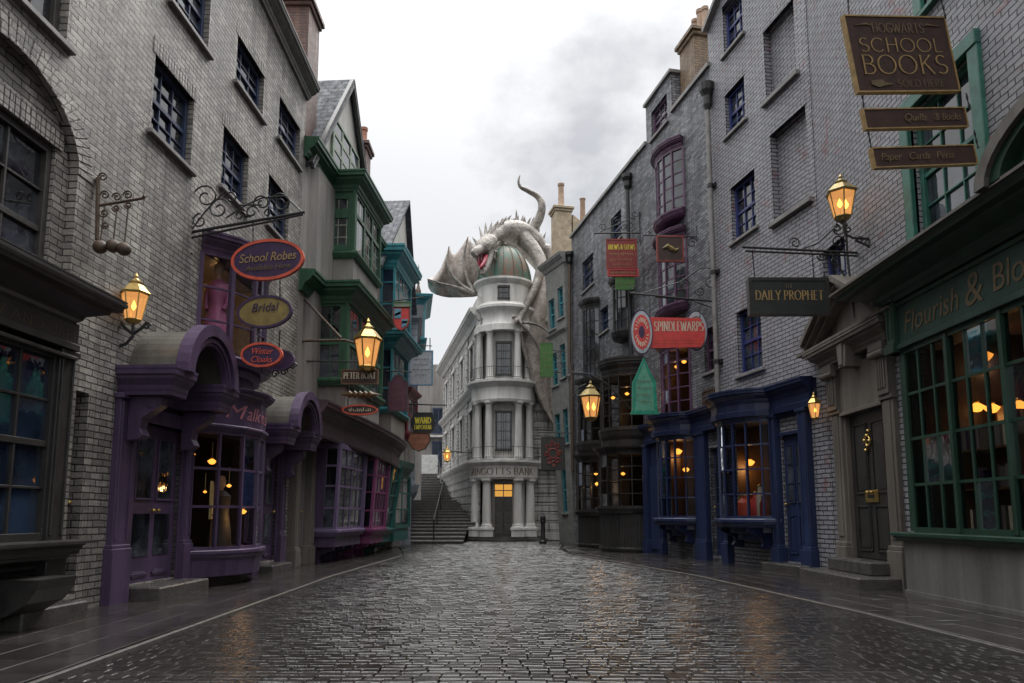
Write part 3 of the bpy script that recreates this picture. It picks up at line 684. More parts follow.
def hood(B, sc, hw, dep, zs, mat):
    """barrel hood on consoles over a shop door: lead roof, moulded arch front, side entablature blocks"""
    n = 20; mb = MB()
    outer = [(sc + (hw + .05) * math.cos(math.pi * i / n), zs + (hw + .05) * math.sin(math.pi * i / n)) for i in range(n + 1)]
    inner = [(sc + (hw - .05) * math.cos(math.pi * i / n), zs + (hw - .05) * math.sin(math.pi * i / n)) for i in range(n + 1)][::-1]
    mb.prism(outer + inner, .0, dep); B.part('hood_roof', mb, 'lead')
    mb = MB()
    for r0, r1, y0, y1 in ((hw - .16, hw + .09, dep - .06, dep + .03), (hw - .02, hw + .15, dep - .1, dep + .10), (hw - .11, hw - .05, dep, dep + .06)):
        o = [(sc + r1 * math.cos(math.pi * i / n), zs + r1 * math.sin(math.pi * i / n)) for i in range(n + 1)]; q = [(sc + r0 * math.cos(math.pi * i / n), zs + r0 * math.sin(math.pi * i / n)) for i in range(n + 1)][::-1]
        mb.prism(o + q, y0, y1)
    B.part('hood_arch', mb, mat)
    mb = MB(); mb.prism([(sc + (hw - .04) * math.cos(math.pi * i / n), zs + (hw - .04) * math.sin(math.pi * i / n)) for i in range(n + 1)], .02, .12)
    B.part('tympanum', mb, mat)
    for q in (-1, 1):
        a = sc + q * (hw + .24); b = sc + q * (hw - .14); mb = MB()
        path = [(a, 0), (a, dep - .1), (b, dep - .1), (b, .05)] if q < 0 else [(b, .05), (b, dep - .1), (a, dep - .1), (a, 0)]
        mb.sweep(corn(.40, .13), path, zs - .36)
        mb.box(min(a, b), max(a, b), 0, dep - .1, zs - .35, zs + .05)
        B.part('hood_cornice', mb, mat)
        console(B, sc + q * (hw + .06), zs - .36, .62, dep * .55, .2, mat, d=.1)
    mb = MB(); mb.box(sc - hw - .1, sc + hw + .1, -.05, .14, zs - .36, zs + .02); B.part('door_head', mb, mat)
def step(B, s0, s1, d, z0, z1, mat='step', name='doorstep'):
    mb = MB(); mb.box(s0, s1, -.02, d, z0 - .04, z1); B.part(name, mb, mat, bevel=.02)
def chimney(name, label, loc, w, d, h, mat, pots, potmat, rz=0.0, base=0.0):
    t = thing(name, label, 'chimney', loc, rz)
    mb = MB(); mb.box(-w / 2, w / 2, -d / 2, d / 2, base, h); mb.build('stack', mat, t)
    mb = MB(); mb.box(-w / 2 - .06, w / 2 + .06, -d / 2 - .06, d / 2 + .06, h, h + .12); mb.box(-w / 2 - .12, w / 2 + .12, -d / 2 - .12, d / 2 + .12, h + .12, h + .26); mb.build('cap', mat, t, bevel=.02)
    for i, (x, ph, r) in enumerate(pots):
        mb = MB(); mb.lathe([(r * 1.15, 0), (r * 1.15, .08), (r, .12), (r * .92, ph - .12), (r * 1.12, ph - .1), (r * 1.15, ph), (r * .8, ph), (r * .8, ph - .15)], (x, 0, h + .26), 12); mb.build('chimney_pot', potmat, t, smooth=True)
    return t
def pendant(label, u, v, Y, r=.10, chain=.5, kind='globe', group='lamps lit inside the shops', mat='globe', power=0):
    p = atY(u, v, Y); t = thing('pendant_lamp', label, 'lamp', p, 0, group)
    mb = MB(); mb.lathe([(.001, -r * .75), (r * .6, -r * .62), (r * 1.05, -.15 * r), (r * 1.3, r * .3), (r * 1.12, r * .42), (r * .5, r * .85), (r * .3, r)], (0, 0, 0), 12); mb.build('lamp_globe', mat, t, smooth=True)
    mb = MB(); mb.lathe([(r * .38, r * .9), (r * .5, r * 1.15), (.02, r * 1.5)], (0, 0, 0), 10); mb.tube([(0, 0, r * 1.4), (0, 0, r + chain)], .008, 5); mb.build('lamp_rod', 'brassdk', t)
    if power:
        ld = bpy.data.lights.new('lamp_light', 'POINT'); ld.energy = power; ld.color = (1, .55, .2); ld.shadow_soft_size = r; lo_ = bpy.data.objects.new('lamp_light', ld); COL.objects.link(lo_); lo_.parent = t; lo_.location = (0, 0, -r - .06)
    return t
def room(B, s0, s1, z0, z1, depth, mat='roomdark', name='shop_interior', d=-.3):
    mb = MB(); a = d - depth
    mb.quad((s0, a, z0), (s1, a, z0), (s1, a, z1), (s0, a, z1)); mb.quad((s0, d, z0), (s0, a, z0), (s0, a, z1), (s0, d, z1)); mb.quad((s1, d, z0), (s1, a, z0), (s1, a, z1), (s1, d, z1))
    mb.quad((s0, d, z0), (s1, d, z0), (s1, a, z0), (s0, a, z0)); mb.quad((s0, d, z1), (s1, d, z1), (s1, a, z1), (s0, a, z1))
    return B.part(name, mb, mat)
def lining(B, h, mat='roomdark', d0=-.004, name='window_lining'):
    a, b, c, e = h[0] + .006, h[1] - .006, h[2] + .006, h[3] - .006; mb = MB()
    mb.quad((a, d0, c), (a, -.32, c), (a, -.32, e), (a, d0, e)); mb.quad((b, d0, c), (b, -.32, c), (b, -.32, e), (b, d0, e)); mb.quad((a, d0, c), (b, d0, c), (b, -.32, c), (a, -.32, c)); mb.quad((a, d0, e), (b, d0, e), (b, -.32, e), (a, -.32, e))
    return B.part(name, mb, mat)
SHELFCOL = ['surround', 'signbrown', 'signbrown', 'navy', 'timber', 'black', 'plum', 'render']
def shelf(wall, s0, s1, d, zs, label, dep=.28, items='books', dens=.8):
    """open shelf unit facing the street with books or bottles of its own things on it"""
    o = wall.w(s0, d, 0); t = thing('display_shelf', label, 'shelf', (o.x, o.y, zs[0]), wall.rz)
    w = s1 - s0; sg = wall.sg
    for z in zs:
        mb = MB(); mb.box(0, w, -dep, 0, z - zs[0] - .03, z - zs[0]); mb.build('shelf_board', 'timber', t, sg=sg)
    mb = MB(); mb.box(-.04, 0, -dep, 0, -.05, zs[-1] - zs[0] + .35); mb.box(w, w + .04, -dep, 0, -.05, zs[-1] - zs[0] + .35); mb.build('side_panel', 'timber', t, sg=sg)
    mb = MB(); mb.box(0, w, -dep - .02, -dep, -.05, zs[-1] - zs[0] + .35); mb.build('back_panel', 'roomwarm', t, sg=sg)
    return t
def book_row(wall, s0, s1, d, z, label, group, h=.26, gap=.25):
    x = s0; sg = wall.sg
    while x < s1:
        w = random.uniform(.05, .12)
        if random.random() > gap:
            hh = h * random.uniform(.75, 1.05); m = random.choice(SHELFCOL); p = wall.w(x, d - .02, z)
            mb = MB(); mb.box(0, w - .006, -.17, 0, 0, hh); mb.box(.006, w - .012, -.165, .004, hh * .12, hh * .16); mb.box(.006, w - .012, -.165, .004, hh * .8, hh * .84)
            o = mb.build('book', m, sg=sg, bevel=.006); o.location = p; o.rotation_euler = (0, 0, wall.rz); tag(o, label, 'book', group)
        x += w

# ------------------------------------------------------------------ LEFT 1: dark shop nearest the camera
WL1 = Wall((-5.66, 1.5), (-5.435, 9.3), 'L')
B = Bld(WL1, 'brick_house', 'grey brick house with blind arch above a black shopfront')
sA = WL1.rect(-40, 73, 73, -130, 52); sA = (5.1, sA[1], sA[2], sA[2] + 2.6)
scA, hwA, zsp, zap = 5.87, 1.22, 5.45, 6.36
wB = (2 * scA - 6.84, 6.84, 3.5, 5.66)
dr1 = (WL1.at(72, 450)[0], WL1.at(85, 450)[0], .22, 2.75)
B.shell(-3.0, 7.8, 0, 13.2, [sA, (scA - hwA, scA + hwA, 3.4, zap), (2.2, 3.4, sA[2], sA[3]), dr1], 'brickL', th=.3)
mb = MB(); a, b = scA - hwA, scA + hwA; n = 12
for q in (-1, 1):
    arc = [(scA + q * hwA * math.cos(math.pi / 2 * i / n), zsp + (zap - zsp) * math.sin(math.pi / 2 * i / n)) for i in range(n + 1)]
    mb.prism([(scA + q * hwA, zsp)] + arc[1:] + [(scA + q * hwA, zap)], -.13, -.001)
B.part('arch_spandrel', mb, 'brickL')
mb = MB()
for (x0, x1, z0, z1) in ((a, wB[0], 3.4, zap), (wB[1], b, 3.4, zap), (wB[0], wB[1], wB[3], zap), (wB[0], wB[1], 3.4, wB[2])): mb.box(x0, x1, -.3, -.13, z0, z1)
B.part('arch_infill', mb, 'brickL')
mb = MB(); n = 34
for i in range(n):
    t0, t1 = math.pi * (i + .07) / n, math.pi * (i + .93) / n; q = []
    for t, e in ((t0, 0), (t1, 0), (t1, .30), (t0, .30)): q.append((scA + (hwA + e) * math.cos(t), zsp + (zap - zsp + e) * math.sin(t)))
    mb.prism(q, -.12, .006 + random.uniform(0, .008))
B.part('brick_arch', mb, 'brickL', bevel=.004)
soldier(B, wB[0] - .1, wB[1] + .1, wB[3], .26, d=-.124)
B.sash(wB, 4, 3, 'greywood', d=-.2, sill=None, fw=.09)
B.sash(sA, 4, 4, 'greywood', d=-.14, sill='sill', fw=.09); B.sash((2.2, 3.4, sA[2], sA[3]), 4, 3, 'greywood', d=-.14)
mb = MB(); mb.sweep(corn(.3, .3), [(-3, 0), (7.85, 0)], 12.6); B.part('parapet_cornice', mb, 'sill')
# black shopfront
ws = WL1.rect(-60, 53, 52, 350, 541, .25); ws = (3.6, ws[1], ws[2], ws[3]); zb = ws[2]
fz0, fz1 = 3.08, 3.42
mb = MB(); mb.box(1.0, 6.84, 0, .34, ws[3] + .12, fz1 + .02); mb.box(1.0, 6.85, 0, .36, ws[3] + .05, ws[3] + .13); mb.box(1.02, 6.83, 0, .36, fz0 - .08, fz0 - .04); B.part('fascia', mb, 'greywood', bevel=.008)
mb = MB(); mb.sweep(corn(.36, .48), [(.9, .25), (6.66, .25), (6.66, 0)], fz1 - .02)
mb.slab([(.9, .0), (.9, .73), (7.13, .73), (7.13, 0)], fz1 + .35, fz1 + .37); B.part('shop_cornice', mb, 'black')
cb = MB(); caps(cb, 'NEW AND USED', 1.75, .11, 6.0, fz1 - .20, .345, bold=.9); B.part('lettering', cb, 'golddim')
pilaster(B, WL1.at(55, 450, .3)[0], WL1.at(71, 450, .3)[0], 0.35, ws[3] + .05, 'black', dep=.28, plinth=.5)
B.sash((ws[0] + 1.45, ws[1], ws[2], ws[3]), 4, 3, 'black', glass='glassblue', d=.22, sill=None, fw=.08, name='shop_window')
B.sash((ws[0] - .2, ws[0] + 1.37, ws[2], ws[3]), 4, 3, 'black', glass='glassblue', d=.22, sill=None, fw=.08, name='shop_window')
mb = MB(); mb.box(ws[0] + 1.36, ws[0] + 1.46, 0, .3, ws[2], ws[3]); mb.box(1.0, ws[0] - .2, 0, .3, .3, ws[3]); B.part('shopfront_post', mb, 'black')
mb = MB(); mb.box(1.0, 6.66, 0, .16, 0, zb - .42); mb.sweep(corn(.3, .36), [(1.0, .12), (6.62, .12), (6.62, 0)], zb - .36); mb.sweep(corn(.1, .45, 1), [(1.0, .12), (6.66, .12), (6.66, 0)], zb - .09); B.part('stall_riser', mb, 'black')
for s_ in (6.2, 4.2):
    p = [(0, 0), (.62, 0), (.60, -.10), (.5, -.24), (.3, -.36), (0, -.46)]; mb = MB(); vs = [(s_ - .3, .12 + q[0], zb - .36 + q[1]) for q in p] + [(s_ + .3, .12 + q[0], zb - .36 + q[1]) for q in p]; n = len(p)
    mb.add(vs, [tuple(range(n)), tuple(range(n, 2 * n))[::-1]] + [(i, n + i, n + (i + 1) % n, (i + 1) % n) for i in range(n)]); B.part('sill_bracket', mb, 'black')
B.door(dr1, 'greywood', d=-.2, ncol=2, panels=((.06, .42), (.5, .92)))
step(B, WL1.at(20, 620, .4)[0], WL1.at(86, 605, .4)[0], .42, 0, .20)

# ------------------------------------------------------------------ LEFT 2: purple robe shop
WL2 = Wall((-5.435, 9.3), (-5.2, 17.0), 'L')
B = L2B = Bld(WL2, 'brick_house', 'grey brick house with six sash windows above a purple shopfront')
wins = {'W1': (.85, 2.1, 6.92, 8.15), 'W2': (1.18, 2.48, 9.28, 10.5), 'W3': (3.65, 5.02, 9.5, 10.47), 'W4': (3.25, 4.42, 7.2, 8.36), 'W5': (5.95, 7.38, 9.62, 10.6), 'W6': (5.52, 6.82, 7.42, 8.54)}
bay = (2.6, 5.1); bz0, bz1 = .62, 2.62; oz0, oz1 = 3.95, 5.72
d1 = (.99, 2.34, .22, 2.55); d2 = (5.62, 6.75, .22, 2.55)
B.shell(0, 7.75, 0, 12.75, list(wins.values()) + [(bay[0] + .03, bay[1] - .03, bz0, bz1), (bay[0] + .07, bay[1] - .07, oz0, oz1), d1, d2], 'brickL', th=.3, z1b=12.0, side0=False)
for k, r in wins.items():
    B.sash(r, 4, 3, 'bluewin', d=-.13, fw=.075); soldier(B, r[0] - .08, r[1] + .08, r[3], .25)
mb = MB(); mb.sweep(corn(.32, .34), [(-.05, 0), (7.8, 0)], [12.35, 11.62]); mb.beam((-.05, -.1, 12.8), (7.8, -.1, 12.06), .12, .5, (0, 1, 0)); B.part('parapet_cornice', mb, 'sill')
# ground floor
pilaster(B, .42, .80, 0, 2.86, 'purple', dep=.09, plinth=.75); pilaster(B, 2.38, 2.62, 0, 2.86, 'purple', dep=.09, plinth=.75)
pilaster(B, 5.25, 5.5, 0, 2.75, 'purple', dep=.09, plinth=.75); pilaster(B, 6.8, 7.1, 0, 2.75, 'purple', dep=.09, plinth=.75)
for r in (d1, d2):
    B.door(r, 'purple', d=-.06, glassrows=1, gz=.52, panels=((.04, .06),), ncol=2)
    s0, s1, z0, z1 = r; w_ = s1 - s0; st = .09 * w_ + .03; cw = (w_ - st * 3) / 2
    mb = MB()
    for c in range(2): x = s0 + st + c * (cw + st); mb.box(x, x + cw, -.058, -.05, z0 + .38, z0 + 1.0)
    B.part('lower_pane', mb, 'glassdark')
    mb = MB(); mb.box(s0 - .1, s0, -.1, .03, z0, z1 + .1); mb.box(s1, s1 + .06, -.1, .03, z0, z1 + .1); mb.box(s0, s1, -.1, .1, z1, z1 + .22); B.part('door_frame', mb, 'purple', bevel=.008)
step(B, .92, 2.45, .52, 0, .2); step(B, 5.6, 6.8, .4, 0, .18)
hood(B, 1.44, .70, .82, 3.2, 'purple'); hood(B, 6.2, .70, .80, 3.0, 'purple')
path = arcpath((bay[0] + bay[1]) / 2, bay[1] - bay[0], .66, 6)
B.glaze(path, bz0, bz1, 3, 1, 'purple', post=.045, rail=.10, bar=.04, name='bay_window', ratio=(0, .36, .68, 1))
mb = MB(); mb.sweep(corn(.16, .12, 1), path, bz0 - .16); mb.slab(path, bz0 - .12, bz0 - .01); mb.sweep([(-.3, -.3), (.02, -.3), (.05, -.05), (.05, 0), (-.3, 0)], path, bz0 - .14); B.part('bay_sill', mb, 'purple')
mb = MB(); mb.sweep([(-.05, 0), (.03, 0), (.03, .56), (-.05, .56)], path, bz1 + .1); mb.sweep(corn(.18, .18), path, bz1 + .60); mb.sweep(corn(.12, .09, 1), path, bz1 + .0); mb.slab(path, bz1 + .05, bz1 + .76); B.part('bay_fascia', mb, 'purple')
mb = MB(); mb.slab([(p[0], p[1] - .2) for p in path], .0, bz0 - .4); B.part('bay_base', mb, 'roomdark')
def on_bow(text, B, path, z, size, mat, t0=.5, wd=None, dd=.036):
    """script lettering laid round a bow: one short run per facet"""
    for i, ch in text:
        a = Vector(path[i]); b = Vector(path[i + 1]); m = (a + b) / 2; t = (b - a).normalized(); nr = Vector((-t.y, t.x)); p = m + nr * dd
        rz = math.atan2(t.y * B.sg, t.x)
        script_text(ch, size, mat, B.e, (p.x, p.y * B.sg, z), (R(90), 0, rz if B.sg < 0 else rz + math.pi), width=wd or (b - a).length * .94)
on_bow([(1, 'M'), (2, 'alk'), (3, "in's")], B, path, bz1 + .36, .36, 'lavender')
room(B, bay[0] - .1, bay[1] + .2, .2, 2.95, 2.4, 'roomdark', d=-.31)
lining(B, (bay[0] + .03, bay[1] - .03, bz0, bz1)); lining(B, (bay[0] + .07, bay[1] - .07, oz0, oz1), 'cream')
for k, (u, v, Y, pw_) in enumerate(((190, 455, 11.9, 5), (212, 462, 12.9, 0), (205, 492, 12.6, 0), (243, 512, 13.2, 2), (229, 486, 13.0, 0))):
    pendant(('amber lamp cluster at the left of the purple bow window', 'amber lamp high in the middle of the purple bow window', 'faint amber bulb low left in the purple bow window', 'low amber lamp at the right of the purple bow window', 'small amber bulb beside the robed dummy in the purple bow window')[k], u, v, Y, (.065, .06, .025, .05, .035)[k], .3, power=pw_)
p_ = WL2.w(3.9, .0, bz0); t = thing('robed_dummy', 'dummy in a dark green robe standing in the purple bow window', 'dummy', p_)
mb = MB(); mb.lathe([(.22, 0), (.2, .3), (.15, .62), (.17, .8), (.18, .92), (.08, 1.02)], n=16); mb.build('robe', 'roomdark', t, smooth=True)
mb = MB(); mb.lathe([(.045, 1.0), (.05, 1.06), (.08, 1.12), (.085, 1.2), (.06, 1.28), (.001, 1.3)], n=12); mb.build('dummy_head', 'skin', t, smooth=True)
mb = MB(); mb.lathe([(.2, 0), (.2, -.01), (.001, -.02)], n=12); mb.build('stand', 'timber', t)
o_ = WL2.w(3.35, .1, bz0); t = thing('gilt_frame', 'gilt framed pale print on a stand in the purple bow window', 'picture', o_, R(-70))
mb = MB(); mb.box(-.25, .25, -.02, .0, .55, 1.12); mb.build('print', 'cream', t)
for q in ((-.29, -.25, .51, 1.16), (.25, .29, .51, 1.16), (-.25, .25, .51, .55), (-.25, .25, 1.12, 1.16)): mb = MB(); mb.box(q[0], q[1], -.035, .01, q[2], q[3]); mb.build('frame_rail', 'brassdk', t)
mb = MB(); mb.tube([(-.2, .0, 0), (0, .0, .6)], .015, 6); mb.tube([(.2, 0, 0), (0, 0, .6)], .015, 6); mb.build('easel', 'timber', t)
mb = MB(); mb.box(bay[0] + .1, bay[1] - .1, -.9, .1, bz0 - .3, bz0 - .02); B.part('window_shelf', mb, 'purple')
# oriel
opath = arcpath((bay[0] + bay[1]) / 2, bay[1] - bay[0] - .1, .62, 5)
B.glaze(opath, oz0, oz1, 3, [1, 1, 2, 1, 1], 'purple', post=.08, rail=.09, bar=.03, name='oriel_window', ratio=(0, .33, .66, 1))
mb = MB(); mb.sweep(corn(.34, .22), opath, oz1); mb.slab(opath, oz1 + .02, oz1 + .34); B.part('oriel_head', mb, 'purple')
mb = MB(); mb.sweep(corn(.14, .16, 1), opath, oz0 - .14); mb.slab(opath, oz0 - .13, oz0 - .005)
for k, (f0, f1, z0, z1) in enumerate(((.92, .92, -.3, -.13), (.72, .72, -.44, -.28), (.45, .45, -.55, -.42))):
    mb.slab([((p[0] - 3.85) * f0 + 3.85, p[1] * f0) for p in opath], oz0 + z0, oz0 + z1)
B.part('oriel_base', mb, 'purple', bevel=.02)
room(B, 2.65, 5.2, 3.7, 6.0, 1.2, 'cream', name='robe_display', d=-.31)
def gown():
    p = WL2.w(3.25, .05, oz0); t = thing('pink_gown', 'pink gown on a dummy behind the purple upper bay window', 'gown', p, 0)
    mb = MB(); n = 28; vs = []; prof = [(.30, 0), (.275, .25), (.22, .6), (.15, .9), (.135, 1.0), (.17, 1.14), (.185, 1.28), (.13, 1.4), (.055, 1.46)]
    for r, z in prof:
        for j in range(n):
            a = 2 * math.pi * j / n; f = 1 + (.09 * math.sin(9 * a) if z < .9 else 0) * (1 - z); vs.append((r * f * math.cos(a), r * f * math.sin(a) * .8, z))
    fs = [(i * n + j, i * n + (j + 1) % n, (i + 1) * n + (j + 1) % n, (i + 1) * n + j) for i in range(len(prof) - 1) for j in range(n)]
    mb.add(vs, fs); mb.build('dress', 'pink', t, smooth=True)
    for q in (-1, 1):
        mb = MB(); mb.tube([(q * .14, 0, 1.36), (q * .185, -.0, 1.2), (q * .19, -.03, 1.0), (q * .15, -.09, .88)], [.05, .055, .042, .035], 10); mb.build('sleeve', 'pink', t, smooth=True)
    mb = MB(); mb.tube([(0, 0, 1.44), (0, 0, 1.56)], .045, 10); mb.lathe([(.001, 0), (.06, .02), (.085, .1), (.08, .18), (.05, .24), (.001, .26)], (0, 0, 1.53), 14); mb.build('dummy_head', 'skin', t, smooth=True)
    mb = MB(); mb.tube([(0, 0, -.0), (0, 0, .1)], .02, 6); mb.lathe([(.22, 0), (.22, .02), (.03, .05)], (0, 0, 0), 14); mb.build('stand', 'timber', t)
gown()
pendant('small globe lamp high inside the purple upper bay window', 216, 255, 12.6, .07, .3, power=8)

# ------------------------------------------------------------------ LEFT 3: green bays over violet and magenta shop bays
WL3 = Wall((-5.2, 17.0), (-4.75, 24.0), 'L')
B = Bld(WL3, 'rendered_house', 'grey rendered gabled house with green bay windows above violet and magenta shop bays')
sz = lambda u, v, d=0: WL3.at(u, v, d)
ga = (2.0, 4.4, 11.0, 12.3)
B.shell(0, 7.2, 0, 10.6, [(.1, .86, .2, 2.6)], 'render', th=.25, depth=5, side0=True)
# gable to the street with slate roof behind
mb = MB(); mb.prism([(.4, 10.3), (6.4, 10.3), (3.4, 14.2)], -.25, .02); B.part('gable_wall', mb, 'renderlight')
mb = MB(); th_ = .1
for q, (x0, x1) in enumerate(((.15, 3.4), (6.65, 3.4))):
    mb.add([(x0, .22, 10.0), (x1, .22, 14.32), (x1, -5, 14.32), (x0, -5, 10.0), (x0, .22, 9.88), (x1, .22, 14.2), (x1, -5, 14.2), (x0, -5, 9.88)], ((0, 1, 2, 3), (4, 5, 6, 7), (0, 4, 5, 1), (1, 5, 6, 2), (2, 6, 7, 3), (3, 7, 4, 0)))
B.part('gable_roof', mb, 'slate')
mb = MB()
for x0, x1 in ((.15, 3.4), (6.65, 3.4)): mb.beam((x0, .16, 9.92), (x1, .16, 14.22), .2, .1, (0, 1, 0))
B.part('bargeboard', mb, 'greywood')
B.glaze([(2.0, .06), (4.5, .06)], 11.0, 12.35, 3, [3], 'greenlt', 'glassdark', post=.12, bar=.10, name='gable_window')
def boxbay(B, s0, s1, dep, z0, z1, rows, cr, cf, mat, glass, postw=.12, bar=.03, ratio=None, name='bay_window', frontmat=None, cant=.0, back=.02, lean=None):
    path = [(s0, 0), (s0 + cant, dep), (s1 - cant, dep), (s1, 0)]
    return path, B.glaze(path, z0, z1, rows, [cr, cf, cr], mat, glass, post=postw, rail=.13, bar=bar, name=name, ratio=ratio, back=back, lean=lean)
def bandsweep(B, path, z, h, dep, mat, name, kind=0, slab=True):
    mb = MB(); mb.sweep(corn(h, dep, kind), path, z)
    if slab: mb.slab([(p[0], p[1]) for p in path], z + .01, z + h * .99)
    return B.part(name, mb, mat)
# upper green bay
up, _ = boxbay(B, 2.1, 4.7, .72, 8.35, 10.1, 3, 1, 3, 'green', 'glassdark', .16, .05, ratio=(0, .66, 1))
for x0, x1, d in ((2.1, 4.7, .72),):
    mb = MB()
    for i in range(3):
        a = x0 + .08 + (x1 - x0 - .16) * i / 3; wv = (x1 - x0 - .16) / 3
        for k in range(1, 3): mb.box(a + wv * k / 3 - .015, a + wv * k / 3 + .015, d - .02, d + .015, 8.4, 10.05)
        for z in (8.75, 9.1): mb.box(a, a + wv, d - .02, d + .012, z - .014, z + .014)
    for k in (1, 2): mb.box(2.085, 2.125, .72 * k / 3 + .01, .72 * k / 3 + .035, 8.45, 10.0)
    for z in (8.8, 9.15): mb.box(2.083, 2.123, .08, .64, z - .014, z + .014)
    B.part('glazing_bars', mb, 'greenlt')
    mb = MB()
    for a, b in ((.02, .17), (.54, .70)): mb.box(2.06, 2.12, a, b, 8.42, 10.05)
    mb.box(2.06, 2.12, .17, .54, 9.34, 9.62); mb.box(2.06, 2.12, .17, .54, 9.9, 10.05); mb.box(2.06, 2.12, .17, .54, 8.42, 8.58)
    for k in range(4): x_ = 2.12 + (4.68 - 2.12) * k / 3; mb.box(max(2.09, x_ - .06), min(4.71, x_ + .06), .70, .765, 8.42, 10.05)
    mb.box(2.1, 4.7, .70, .77, 9.40, 9.52); B.part('bay_stiles', mb, 'green', bevel=.006)
wallp = lambda p, a=.0, b=7.2: [(a, .0)] + p + [(b, .0)]
bandsweep(B, wallp(up), 10.1, .5, .38, 'green', 'bay_cornice', slab=True)
bandsweep(B, up, 8.2, .17, .14, 'green', 'bay_sill', 1)
mb = MB(); mb.slab(up, 7.2, 8.2); B.part('bay_apron', mb, 'render')
mb = MB(); mb.slab([(.55, 0), (.7, .16), (2.05, .16), (2.1, 0)], 4.0, 10.15); B.part('wall_panel', mb, 'render')
# middle green bay
lo, _ = boxbay(B, 1.25, 4.7, .86, 4.65, 6.65, 3, 1, 3, 'green', 'glassdark', .18, .05, ratio=(0, .5, 1))
mb = MB()
for k in (1,): mb.box(1.235, 1.275, .86 * k / 2 - .015, .86 * k / 2 + .015, 4.7, 6.6)
for z in (5.15, 6.1): mb.box(1.233, 1.273, .08, .8, z - .014, z + .014)
for i in range(3):
    a = 1.34 + 3.27 * i / 3
    for k in range(1, 3): mb.box(a + 3.27 / 9 * k - .015, a + 3.27 / 9 * k + .015, .84, .875, 4.7, 6.6)
B.part('glazing_bars', mb, 'green')
mb = MB()
for a, b in ((.02, .14), (.66, .86)): mb.box(1.21, 1.27, a, b, 4.7, 6.6)
mb.box(1.21, 1.27, .14, .66, 5.56, 5.74)
for k in range(4): x_ = 1.29 + (4.66 - 1.29) * k / 3; mb.box(max(1.24, x_ - .07), min(4.71, x_ + .07), .84, .905, 4.7, 6.6)
mb.box(1.25, 4.7, .84, .91, 5.58, 5.72); B.part('bay_stiles', mb, 'green', bevel=.006)
bandsweep(B, wallp(lo), 6.65, .52, .40, 'green', 'bay_cornice')
bandsweep(B, lo, 4.48, .2, .16, 'green', 'bay_sill', 1)
mb = MB(); mb.slab(lo, 3.78, 4.48); B.part('bay_apron', mb, 'render')
# shop cornice sweeping along, descending a little
cp = [(-.25, .62), (1.5, .72), (3.5, .95), (5.4, 1.08), (6.7, 1.02), (7.6, .55), (7.9, .0)]; cz = [3.1, 3.05, 2.95, 2.83, 2.76, 2.72, 2.72]
mb = MB(); mb.sweep(corn(.5, .30), cp, [z + .28 for z in cz]); B.part('shop_cornice', mb, 'plum')
mb = MB(); mb.sweep([(-.08, -.06), (.03, -.06), (.05, 0), (.05, .3), (-.08, .3)], cp, cz); B.part('shop_fascia', mb, 'plum')
mb = MB(); n = len(cp)
vs = [(p[0], p[1], z + .74) for p, z in zip(cp, cz)] + [(p[0], -.05, z + .80) for p, z in zip(cp, cz)] + [(p[0], p[1], z - .02) for p, z in zip(cp, cz)] + [(p[0], -.05, z - .02) for p, z in zip(cp, cz)]
mb.add(vs, [(i, i + 1, n + i + 1, n + i) for i in range(n - 1)] + [(2 * n + i, 2 * n + i + 1, 3 * n + i + 1, 3 * n + i) for i in range(n - 1)]); B.part('shop_roof', mb, 'lead')
B.door((.1, .86, .2, 2.6), 'violet', d=-.08, glassrows=2, gz=.5, panels=((.06, .42),), ncol=2)
for a, b in ((-.16, .08), (.88, 1.12)): pilaster(B, a, b, 0, 3.0, 'surround', dep=.2, plinth=.4)
def shopbay(s0, s1, dep, z0, z1, mat, mat2, lean, cf, label=None):
    path = [(s0, 0), (s0 + .02, dep), (s1 - .02, dep), (s1, 0)]
    o = B.glaze(path, z0, z1, 4, [1, cf, 1], mat2, 'glassdark', post=.17, rail=.14, bar=.05, name='shop_bay_window', lean=lean, ratio=(0, .26, .52, .76, 1))
    mb = MB(); k = Vector(lean) * (z1 - z0)
    for i in range(cf):
        a = s0 + .1 + (s1 - s0 - .2) * (i + .5) / cf
        mb.beam((a, dep + .005, z0), (a + k.x, dep + .005 + k.y, z1), .035, .03)
    mb.beam((s0 + .0, dep * .3, z0), (s0 + k.x, dep * .3 + k.y, z1), dep * .5, .05, (1, 0, 0)); B.part('bay_mullions', mb, mat)
    bandsweep(B, path, z0 - .16, .18, .12, mat2, 'bay_sill', 1); mb = MB(); mb.slab(path, z0 - .42, z0 - .15); B.part('bay_panel', mb, mat)
    for q in (.15, .5, .85): console(B, s0 + (s1 - s0) * q, z0 - .42, .42, dep * .85, .13, mat, name='bay_bracket')
shopbay(1.2, 3.55, .70, .82, 2.95, 'purple', 'violet', (.02, .03, 0), 2)
shopbay(4.05, 5.55, .86, .80, 2.85, 'magenta', 'magenta', (.04, .05, 0), 2)
shopbay(6.0, 7.1, .72, .76, 2.8, 'tealgreen', 'tealgreen', (.05, .14, 0), 1)
mb = MB(); mb.box(1.1, 7.1, -.02, .04, 0, 2.9); B.part('shop_back_board', mb, 'purple')
for k, (u, v, Y) in enumerate(((311, 446, 18.2), (364, 484, 21.8), (387, 486, 24.6))): pendant(('tiny lit bulb under the violet shop cornice', 'tiny lit bulb between the violet and magenta bays', 'tiny lit bulb beside the sea green bay')[k], u, v, Y, .045, .2)

